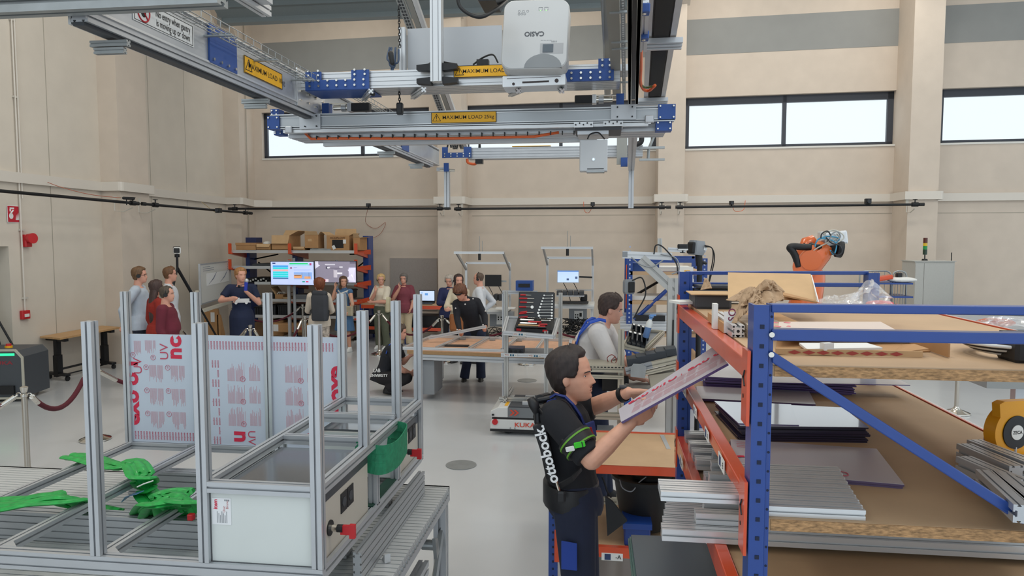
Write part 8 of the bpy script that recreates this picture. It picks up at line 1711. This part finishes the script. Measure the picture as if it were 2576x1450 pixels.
MB().tube([Pm(1356, 1030, Yx-.01), Pm(1395, 1075, -.26), Pm(1425, 1113, -.28)], .008, 10).build('exo_rod', EX, tM, smooth=True)
MB().cyl(Pm(1358, 1006, -.12), Pm(1376, 1000, .0), .024, n=14).build('exo_top_joint', EX, tM); MB().cyl(Pm(1354, 1008, -.12), Pm(1392, 1001, -.12), .014, n=10).build('exo_top_bar', EX, tM)
MB().cap(Pm(1418, 1106, -.29), .013, Pm(1432, 1122, -.29), .014).build('exo_cuff_hinge', BLACK, tM, smooth=True)
c = J['pel']+V((-.02, 0, .055)); fx = V((1, 0, 0)); rs = []
for z_, e in ((-.055, 0), (-.045, .004), (.045, .004), (.055, 0)): rs.append([c+V((0, 0, z_))+V((math.cos(a)*(.132+e), math.sin(a)*(.178+e), 0)) for a in [k*2*math.pi/28 for k in range(28)]])
MB().rings(rs[::-1]).build('hip_belt', EX, tM, smooth=40); MB().box(Pm(1411, 1250, -.24), (.045, .03, .055), ch=.01).build('belt_box', EX, tM); MB().cyl(Pm(1398, 1207, -.22), Pm(1408, 1240, -.24), .006, n=8).build('belt_rod', CHROME, tM)
MB().strap([Pm(1405, 1225, -.22), Pm(1440, 1205, -.2), Pm(1462, 1180, -.17)], .035, .006, (.3, -.3, 1)).build('chest_strap', EX, tM)
MB().box(Pm(1376, 1105, -.0), (.05, .3, .34), RY(-12), ch=.02).build('exo_back_pad', EX, tM)
# blue braces, bib and knee pocket
BB = mat('brace_blue', '1f2f6e', .7)
def on_shirt(pts, w_, nm, mm): MB().strap([Pm(*p) for p in pts], w_, .01, (.3, -.8, .3)).build(nm, mm, tM)
on_shirt([(1385, 1000, -.13), (1400, 993, -.135), (1422, 1000, -.15), (1440, 1018, -.16), (1458, 1045, -.15), (1470, 1075, -.13)], .028, 'blue_brace', BB); on_shirt([(1368, 1030, -.15), (1378, 1012, -.15), (1398, 1004, -.155)], .028, 'blue_brace', BB)
thick([Pm(1470, 1068, -.14), Pm(1496, 1058, -.05), Pm(1503, 1098, -.05), Pm(1481, 1108, -.14)], .012, 'bib_pocket', BB, tM); MB().strap([Pm(1484, 1076, -.147), Pm(1490, 1095, -.137)], .015, .003, (1, 0, .3)).build('red_logo', RED, tM)
MB().box(Pm(1488, 1101, -.14), (.02, .01, .025), RY(20)).build('white_clip', WHITEP, tM)
thick([Pm(1412, 1432, -.215), Pm(1452, 1436, -.215), Pm(1452, 1367, -.205), Pm(1412, 1360, -.205)], .008, 'knee_pocket', mat('pocket_blue', '1c3a8a', .8), tM)
MB().tube(smooth_path([Pm(1515, 1200, -.1), Pm(1521, 1215, -.1), Pm(1527, 1235, -.1), Pm(1538, 1252, -.1)]), .005, 5).build('loose_strap', EX, tM)
# the sheet he holds
q = [P(1556, 1030, Y=3.30), P(1562, 1062, Y=3.12), P(1830, 914, Y=2.95), P(1795, 872, Y=3.20)]
t = thing('plastic_sheet', 'long film covered sheet held by the dark haired worker and reaching into the rack', 'sheet', q[1]); n_ = (q[1]-q[0]).cross(q[2]-q[1]).normalized(); n_ = n_ if n_.z > 0 else -n_; r_ = ray(1795, 872); q[3] = C0+r_*(n_.dot(q[1]-C0)/n_.dot(r_))
m = MB(); m.rings([[p-n_*.011 for p in q], [p-n_*.001 for p in q]]); m.build('sheet_edge', ACRE, t); m = MB(); m.rings([[p-n_*.0009 for p in q], [p for p in q]]); m.build('sheet_film', mat('film_pale', 'c3bcc6', .32, coat=.3), t)
ex_ = q[2]-q[1]; ey_ = q[0]-q[1]; Lh = ex_.length; Wh = ey_.length; F_ = frame(q[1]+n_*.001, ex_, ey_)
if F_.col[2].z < 0: F_ = frame(q[0]+n_*.001, ex_, -ey_)
m = MB(F_)
for blk in range(9):
    for row in range(2):
        x_ = .05+blk*Lh/9.6; y_ = Wh*(.18+.36*row)
        for k in range(9): l_ = .065*(.6+.4*random.random()); m.poly([(x_+.006*k*0+.0, y_+.0065*k, .0002), (x_+l_, y_+.0065*k, .0002), (x_+l_, y_+.0065*k+.0018, .0002), (x_, y_+.0065*k+.0018, .0002)])
m.build('fine_print', PALERED, t, kind='stuff')
m = MB(F_)
for k, tx in enumerate(('exolon', 'UV', 'exolon')): text(m, tx, .075, T(Lh*(.2+.3*k), Wh*.98, .0008), .03)
vs_, fs_ = m.v, m.f; inv = F_.inverted(); keep = [f for f in fs_ if all((inv @ vs_[i]).y < Wh*.995 for i in f)]; m.f = keep; m.m = [0]*len(keep); m.build('large_print', REDINK, t)

# ============================================================ ALUMINIUM FRAME UNIT ON THE SLATTED TABLE (LEFT)
D0 = 2.98; DF = 4.6
def Pd_(x, y, d):            # point at view distance d
    return C0 + ray(x, y)*d
XC_ = [Pd_(x, 800, D0).x for x in (803,)][0]; SP = .5
NRp = Pd_(803, 1425, D0); Y0 = NRp.y; XR_ = NRp.x; YFa = Y0+1.62
XS = [XR_-SP*k for k in range(5)][::-1]      # five columns left to right
PW = .046; ZBt, ZPt = .985, CAMH-(812-602)/1800*D0; ZM = 1.335
CONV = mat('slat_grey', 'c4c6c6', .42, .2, noise=.04, nscale=5)
t = thing('slatted_table', 'grey slatted transport table carrying the aluminium frame unit', 'table', (-2, 3.3, 0)); ZT_ = .75; XT = -.985
m = MB(); y_ = 2.32; n = 0
yE = YFa+.05
SL = .042
while y_ < yE: m.b2((-4.3, y_, ZT_-.02), (XT, y_+SL-.007, ZT_)); y_ += SL; n += 1
m.build('slat', CONV, t, kind='stuff'); MB().b2((-4.3, 2.32, ZT_-.028), (XT-.01, yE, ZT_-.02)).build('slat_bed', DARK, t)
MB().b2((XT-.01, 2.32, ZT_-.09), (XT+.004, yE+.01, ZT_-.021)).build('side_rail', ALU, t); MB().b2((-4.3, yE, ZT_-.09), (XT, yE+.02, ZT_-.0)).build('end_rail', ALU, t)
m = MB(); y_ = 2.34
while y_ < yE: m.cyl((XT+.004, y_, ZT_-.035), (XT+.008, y_, ZT_-.035), .012, n=8); y_ += SL
m.build('chain_pin', GALV, t, kind='stuff')
for yy_ in (yE-.06, 2.6): MB().prof((XT-.04, yy_, 0), (XT-.04, yy_, ZT_-.09), .08, .08).build('leg', ALU, t)
MB().prof((-3.9, yE-.06, 0), (-3.9, yE-.06, ZT_-.09), .08, .08).build('leg', ALU, t)
MB().prof((XT-.04, 2.6, .45), (XT-.04, yE-.5, .45), .06, .08).build('cross_beam', ALU, t); MB().tube([(XT-.03, yE-.08, .5), (XT-.03, yE-.4, .12)], .02, 6).build('diagonal_brace', GALV, t); MB().cyl((XT-.06, yE-.45, .56), (XT+.03, yE-.45, .56), .03, n=14).build('lever_pivot', GALV, t); MB().prism([(0, 0), (.06, -.02), (.1, -.12), (.04, -.14)], (XT+.01, yE-.5, .62), (0, 1, 0), (0, 0, 1), .02).build('lever_plate', GALV, t)
G11 = 'flat support profiles under the frame unit'
hS = ZBt-.045*1.8-ZT_
SUPP = mat('support_grey', 'b2b5b8', .4, .5)
for k, yy_ in enumerate((Y0+.62, Y0+1.32)): a = thing('support_profile', 'wide grooved profile lying crosswise under the frame, %s one' % ('nearer', 'farther')[k], 'profile', (-2, yy_, ZT_), G11); MB().prof((-4.2 if k == 0 else -2.95, yy_, ZT_+hS/2+.002), (XR_-.1, yy_, ZT_+hS/2+.002), .09, hS-.004, 2, 4, up=(0, 0, 1)).build('profile_body', SUPP, a)
a = thing('support_profile', 'tall grooved profile lying lengthwise under the right side of the frame', 'profile', (XR_+.04, Y0+.8, ZT_), G11); MB().prof((XR_+.045, Y0+.33, ZT_+hS/2+.001), (XR_+.045, yE-.16, ZT_+hS/2+.001), .04, hS-.004, 1, 4, up=(0, 0, 1)).build('profile_body', SUPP, a)
p = V((XR_+.10, Y0+.62, ZT_+.002)); t = thing('small_bracket', 'small triangular metal bracket lying against the support on the slatted table', 'bracket', p); MB().prism([(0, 0), (.06, 0), (.06, .045)], p, (.5, -.85, 0), (0, 0, 1), .03).build('bracket_body', ALU2, t)
MB().prof((0, 0, 0), (0, 0, .001), .001) if 0 else None
t = tU = thing('frame_unit', 'large open frame unit of aluminium profiles with upright posts on the slatted table', 'frame', (-2, 3.7, ZT_+hS))
def pf(a, b, nm='profile', w_=PW, h=None, up=(0, 0, 1), mm=ALU): return MB().prof(a, b, w_, h or w_, up=up).build(nm, mm, tU)
zb = ZBt-PW/2
pf((-4.2, Y0, zb-.018), (XR_+PW/2, Y0, zb-.018), 'bottom_rail', PW, .08, (0, 0, 1)); pf((XS[0], YFa, zb), (XR_+PW/2, YFa, zb), 'bottom_rail')
for i, x in enumerate(XS): pf((x, Y0+PW/2, zb), (x, YFa-PW/2, zb), 'bottom_rail', PW, PW if i < 4 else .06)
for i, x in enumerate(XS):
    if i > 1: pf((x, Y0+(.0 if i > 2 else 0), ZBt), (x, Y0, ZPt), 'post', PW, PW, (0, 1, 0))
    pf((x, YFa, ZBt), (x, YFa, ZPt+.0), 'post', PW, PW, (0, 1, 0))
for yy_ in (Y0+.58, Y0+1.14): pf((XR_, yy_, ZM), (XR_, yy_, ZPt), 'post', PW, PW, (0, 1, 0))
x3, x4 = XS[3], XS[4]; zm = ZM-PW/2
h_ = PW/2+.0005
for a, b in (((x3+h_, Y0, zm), (x4-h_, Y0, zm)), ((x3+h_, YFa, zm), (x4-h_, YFa, zm)), ((x3, Y0+h_, zm), (x3, YFa-h_, zm)), ((x4, Y0+h_, zm), (x4, YFa-h_, zm)), ((x3+h_, Y0+.72, zm), (x4-h_, Y0+.72, zm))): pf(a, b, 'middle_rail')
for yy_ in (Y0+.72, Y0+1.1): pf((x4, yy_, ZBt), (x4, yy_, ZM-PW), 'short_post', PW, PW, (0, 1, 0))
pf((x3, Y0+.72, ZBt), (x3, Y0+.72, ZM-PW), 'short_post', PW, PW, (0, 1, 0)); pf((x3, Y0+1.1, ZM-.0), (x4, Y0+1.1, ZM), 'cross_tube', .05, .05)
for i in (1, 2, 3): 
    x = XS[i]; MB().box((x-.045, YFa-.03, ZBt-.02), (.04, .03, .045)).build('corner_bracket', GALV, t); MB().box((x+.045, YFa-.03, ZBt-.02), (.04, .03, .045)).build('corner_bracket', GALV, t)
for x in (XS[1], XS[2], XS[3]): MB().prism([(0, 0), (.06, 0), (0, .05)], (x+PW/2, Y0+PW/2, ZBt-.02), (1, 0, 0), (0, 1, 0), .02).build('corner_bracket', ALU, t)
# white boxes with sockets
PANW = mat('box_panel_white', 'd6dbd8', .45, noise=.02, nscale=3)
def powerbox(y0, y1, lab, zt_, front):
    r = thing('power_box', lab, 'box', ((x3+x4)/2, (y0+y1)/2, ZBt), 'white power boxes inside the frame unit'); xa_, xb_ = x3+PW/2+.004, x4-PW/2-.002 if front else x4-.002
    MB().b2((xa_, y0, ZBt+.002), (xb_ if front else x4-.03, y1, zt_)).build('box_body', PANW, r)
    MB().b2((xa_+.02, y0+.03, zt_-.001), (xb_, y1, zt_+.012)).build('dark_glass_lid', mat('smoked_lid', '50565c', .12, coat=.6), r)
    xs_ = x4-.004 if front else x4-.006
    xs_ = x4+.0
    MB().b2((x4-.02, y0+.03, ZBt+.002), (xs_, y1, zt_-.05)).build('side_panel', mat('side_beige', 'bdb6aa', .4), r); MB().b2((x4-.02, y0+.03, zt_-.05), (xs_+.001, y1, zt_)).build('dark_rail', mat('smoked_rail', '3c4045', .3), r)
    yc_ = y0+.12; zc_ = ZBt+.12; MB().cyl((xs_, yc_, zc_), (xs_+.006, yc_, zc_), .034, n=24).build('switch_plate', BLACK, r); MB().cyl((xs_+.006, yc_, zc_), (xs_+.04, yc_, zc_), .015, n=16).build('switch_stem', CHROME, r); MB().cyl((xs_+.035, yc_, zc_), (xs_+.06, yc_, zc_), .017, n=16).build('switch_collar', BLACK, r)
    MB().b2((xs_+.05, yc_-.008, zc_-.025), (xs_+.105, yc_+.008, zc_+.015)).build('red_key', RED, r); MB().b2((xs_+.09, yc_-.009, zc_-.04), (xs_+.115, yc_+.009, zc_+.02)).build('key_grip', RED, r)
    for k in range(2): MB().b2((xs_, yc_+.13+.085*k, zc_+.01), (xs_+.004, yc_+.205+.085*k, zc_+.1)).build('socket', BLACK, r); MB().cyl((xs_+.004, yc_+.167+.085*k, zc_+.055), (xs_+.006, yc_+.167+.085*k, zc_+.055), .025, n=6).build('socket_inset', DARK, r)
    return r
r = powerbox(Y0+.0, Y0+.62, 'white power box with item label and red key in the near bay of the frame', ZM-PW-.005, True)
q = V((x3+.075, Y0-.0015, ZM-PW-.085)); MB().box(q, (.085, .002, .115)).build('paper_label', mat('label_white', 'e9eaec', .5), r); M_ = frame(q-V((0, .0015, 0)), (0, 0, 1), (-1, 0, 0)); m = MB(M_); text(m, 'item', .024, T(.03, .026, 0), .03); m.build('label_logo', REDINK, r); m = MB(M_); text(m, 'Unic', .015, T(.01, -.012, 0), 0); text(m, 'Bruno', .015, T(.03, -.026, 0), 0); m.build('handwriting', mat('red_pen', 'b03a3a', .6), r)
m = MB(M_)
for k in range(7): m.b2((-.05, .018-.007*k, 0), (.0-.008*(k % 3), .0205-.007*k, .0003))
for k in range(3): m.b2((.045, -.03+.008*k, 0), (.052, -.036+.008*k, .0003))
m.build('small_print', mat('label_grey', '8a8d92', .6), r, kind='stuff')
powerbox(Y0+1.12, YFa-.03, 'white power box with red key in the far bay of the frame', ZM-PW-.05, False)
# printed film panels in the far row
G12 = 'film covered panels standing in the frame unit'
zp1, zp0 = P(480, 843, Y=YFa).z, ZBt+.002
def panel(xa_, xb_, lab, which):
    r = thing('film_panel', lab, 'panel', ((xa_+xb_)/2, YFa, zp0), G12); MB().b2((xa_, YFa-.004, zp0), (xb_, YFa+.004, zp1)).build('panel_body', mat('film_blue_white', 'c5cedc', .3, coat=.3), r)
    F_ = frame((xa_, YFa-.0045, zp0), (1, 0, 0), (0, 0, 1)); Wp, Hp = xb_-xa_, zp1-zp0; big, sml, fine = MB(F_), MB(F_), MB(F_)
    def block(x, y, w_, h_, flip):
        for k in range(int(w_/.0052)):
            if k % 11 == 10: continue
            l_ = h_*(.55+.45*random.random()); x_ = x+k*.0052; y1_ = y if flip < 0 else y+h_-l_; fine.poly([(x_, y1_, .0004), (x_+.0018, y1_, .0004), (x_+.0018, y1_+l_, .0004), (x_, y1_+l_, .0004)])
    def ring(x, y): sml.tube([V((x+.017*math.cos(R(a)), y+.017*math.sin(R(a)), .0006)) for a in range(0, 360, 24)], .0013, 4, closed=True); text(sml, '10', .018, T(x, y, .0007) @ RZ(90), .01)
    g = .0008
    if which == 0:
        text(big, 'n', .15, T(.32, .605, g) @ RZ(90), .04); text(big, 'o', .15, T(.32, .69, g) @ RZ(90), .04); text(sml, 'UV', .085, T(.248, .615, g) @ RZ(90), 0); text(sml, 'UV', .085, T(.055, .515, g) @ RZ(90), 0); text(big, 'exolon', .155, T(.0, .33, g) @ RZ(90), .04)
        for j in range(3):
            for i in range(2): block(.135+.155*i, .09+.157*j, .10, .12, 1); ring(.112+.155*i, .195+.157*j)
        block(.03, .585, .06, .1, 1); block(.11, .6, .08, .09, 1); ring(.02, .59); ring(.165, .575)
        for k in range(21): text(sml, 'exolon', .02, T(.02+k*.0208, .045, g) @ RZ(-90), .012)
    else:
        for k in range(int((Wp-.02)/.0208)): text(sml, 'exolon', .02, T(.02+k*.0208, Hp-.065, g) @ RZ(-90), .012)
        for c_ in range(2):
            x0_ = .19+c_*.40
            for j in range(3): block(x0_, .13+.15*j, .12, .13, -1); block(x0_+.15, .135+.15*j, .08, .12, -1); ring(x0_+.105, .145+.15*j)
            text(big, 'n', .15, T(x0_+.085, .06, g) @ RZ(-90), .04); text(big, 'o', .15, T(x0_+.085, -.02, g) @ RZ(-90), .04); text(sml, 'UV', .075, T(x0_+.155, .055, g) @ RZ(-90), 0)
        for k in range(9):
            for j in range(3):
                if not (k % 2 and j < 2): text(sml, 'exolon', .018, T(.085+.02*j, .03+k*.064, g) @ RZ(-90 if k % 2 else 90), .012)
        text(big, 'exolon', .155, T(Wp-.0, .33, g) @ RZ(-90), .04)
    for mm_ in (big, sml, fine):
        inv = F_.inverted(); ok = [(-.0005 < (inv @ v).x < Wp+.0005 and 0 < (inv @ v).y < Hp) for v in mm_.v]; mm_.f = [f for f in mm_.f if all(ok[i] for i in f)]; mm_.m = [0]*len(mm_.f)
    big.build('large_print', REDINK, r); sml.build('small_print', mat('mid_red_print', 'c24a62', .6), r); fine.build('text_lines', PALERED, r, kind='stuff')
panel(XS[0]+PW/2, XS[1]-PW/2, 'left film covered panel with large red letters standing in the frame', 0); panel(XS[1]+PW/2+.0, XS[3]-PW/2, 'wide film covered panel with rows of small red words standing in the frame', 1)
# green lifting slings
GS = mat('green_sling', '17a043', .55, noise=.25, nscale=30, bump=.5, bscale=14, coat=.2); GS2 = mat('dark_green_sling', '1f7d58', .7, noise=.2, nscale=40, bump=.3)
def Z_(x, y, z): return P(x, y, Z=z)
def sling(pts, w_, nfold, lab, mm, grp='green lifting slings on the frame unit'):
    r = thing('lifting_sling', lab, 'sling', V(pts[len(pts)//2])-V((0, 0, .03)), grp); pth = smooth_path(pts, 6); m = MB()
    for k in range(nfold):
        off = (k-(nfold-1)/2)*w_/nfold; q = []
        for i, p in enumerate(pth):
            d = (pth[min(i+1, len(pth)-1)]-pth[max(i-1, 0)]).normalized(); sd = d.cross(V((0, 0, 1))); sd = sd.normalized() if sd.length > .05 else V((1, 0, 0)); q.append(p+sd*(off*(1+.08*math.sin(i*.35+k*1.7)))+V((0, 0, .004*math.sin(i*.5+k*2.3)+.008*(k % 2))))
        m.tube(q, w_/nfold*.78, 8, flat=.42, up=(0, 0, 1))
    m.build('webbing', mm, r, smooth=50); return r
zc = ZBt+.02
sling([Z_(176, 1150, zc), Z_(230, 1158, zc+.005), Z_(300, 1176, zc+.03), Z_(334, 1166, zc+.05), Z_(356, 1200, zc+.02), Z_(366, 1225, zc-.06), Z_(372, 1250, zc-.11), Z_(400, 1278, zc-.11)], .13, 4, 'bright green sling draped over two rails and hanging to the slats', GS)
sling([Z_(385, 1285, zc-.1), Z_(400, 1265, zc+.03), Z_(430, 1248, zc+.05), Z_(470, 1255, zc+.04), Z_(490, 1290, zc-.05)], .2, 6, 'bunched green sling heap in front of the middle upright', GS)
sling([Z_(395, 1300, zc-.13), Z_(412, 1268, zc+.02), Z_(425, 1262, zc+.03), Z_(435, 1280, zc-.02), Z_(445, 1305, zc-.13)], .17, 5, 'short loop of green sling hanging over the rail end of the heap', GS)
sling([Z_(-60, 1275, zc), Z_(30, 1268, zc+.01), Z_(100, 1258, zc+.02), Z_(165, 1252, zc+.02), Z_(192, 1272, zc-.05), Z_(235, 1284, zc-.12), Z_(290, 1297, zc-.15)], .17, 5, 'bright green sling coming in from the left edge over the rails', GS)
q = Z_(345, 1245, zc-.1); MB().strap([Z_(310, 1258, zc-.1), Z_(330, 1245, zc-.09), Z_(352, 1240, zc-.06)], .05, .004, (0, 1, 0)).build('blue_tag', mat('tag_blue', '6f9fd0', .4, alpha=.8)) ; tag([x for x in bpy.data.objects if x.name.startswith('blue_tag')][-1], 'translucent blue tag hanging from the green sling', 'tag')
o = single(MB().tube([Z_(345, 1226, zc), Z_(362, 1218, zc+.02), Z_(386, 1210, zc+.03)], .004, 6), 'cable_tie', 'white cable tie standing out of the green sling', 'cable tie', WHITE)
o = single(MB().box(Z_(481, 1301, zc-.02), (.03, .03, .03), ch=.004), 'end_plug', 'small red cap beside the green sling heap', 'cap', RED)
xg = x4+.012; yg = Y0+.86
r = thing('lifting_sling', 'dark green flat sling wrapped around the right rail of the frame unit', 'sling', (xg, yg, ZBt+.05), 'green lifting slings on the frame unit')
for k in range(3):
    w_ = .055; zz = ZM-.06-.045*k; m = MB(); m.strap(smooth_path([(xg-.1, yg-.16, zz+.02), (xg+.03, yg-.17-.01*k, zz), (xg+.075, yg-.05, zz-.012), (xg+.08, yg+.1, zz+.002), (xg+.06, yg+.2, zz+.02), (xg-.05, yg+.22, zz+.03)]), w_, .005, (0, .12, 1)); m.build('webbing_turn', GS2, r, smooth=False)
MB().b2((xg-.06, Y0+.66, ZBt+.001), (xg+.0, Y0+1.08, ZBt+.012)).build('green_tail', mat('deep_green', '143c30', .8), r)
# ============================================================ SUB PARTS: small pieces hang on the part they sit on
SUB = {'warning_lettering': 'warning_plate', 'notice_lettering': 'notice_plate', 'prohibition_ring': 'notice_plate', 'button_light': 'button_ring', 'label_print': 'paper_label round_label', 'label_symbol': 'paper_label', 'label_mark': 'paper_label', 'label_logo': 'paper_label', 'handwriting': 'paper_label', 'bolt': 'blue_plate blue_bracket junction_plate clamp_plate', 'hole': 'hole_plate perforated_strip', 'key_grip': 'red_key', 'irises': 'eyes', 'long_hair': 'hair', 'headset_cup': 'headset_band', 'socket_inset': 'socket', 'watch_face': 'watch_strap', 'lens': 'camera_body', 'screen_image': 'bezel housing screen_lid', 'large_print': 'panel_body sheet_face sheet_film', 'text_lines': 'panel_body', 'fine_print': 'sheet_face sheet_film', 'stamp_ring': 'sheet_face', 'small_print': 'panel_body paper_label', 'square_hole': 'upright', 'round_hole': 'upright', 'upright_hole': 'upright', 'leg_hole': 'leg', 'buckle_slot': 'green_buckle', 'green_buckle': 'arm_cuff', 'green_edge': 'arm_cuff', 'truck_print': 'shirt', 'back_print': 'shirt', 'printed_symbol': 'info_sheet', 'rolled_top': 'backpack', 'connector_slot': 'beam_connector', 'board_edge': 'shelf_board', 'bolt_ring': 'bolt', 'clamp_screw': 'blue_clamp', 'red_logo': 'bib_pocket', 'microphone_head': 'blue_microphone', 'drawing': 'pinned_paper', 'wire_rods': 'hoop_frame', 'coupling_ring': 'coupling', 'slot': 'slotted_plate'}
for i, o in enumerate(ORDER):
    st = o.name.split('.')[0]
    if st in SUB and o.parent is not None:
        for q in reversed(ORDER[:i]):
            if q.parent == o.parent and q.name.split('.')[0] in SUB[st].split(): o.parent = q; break
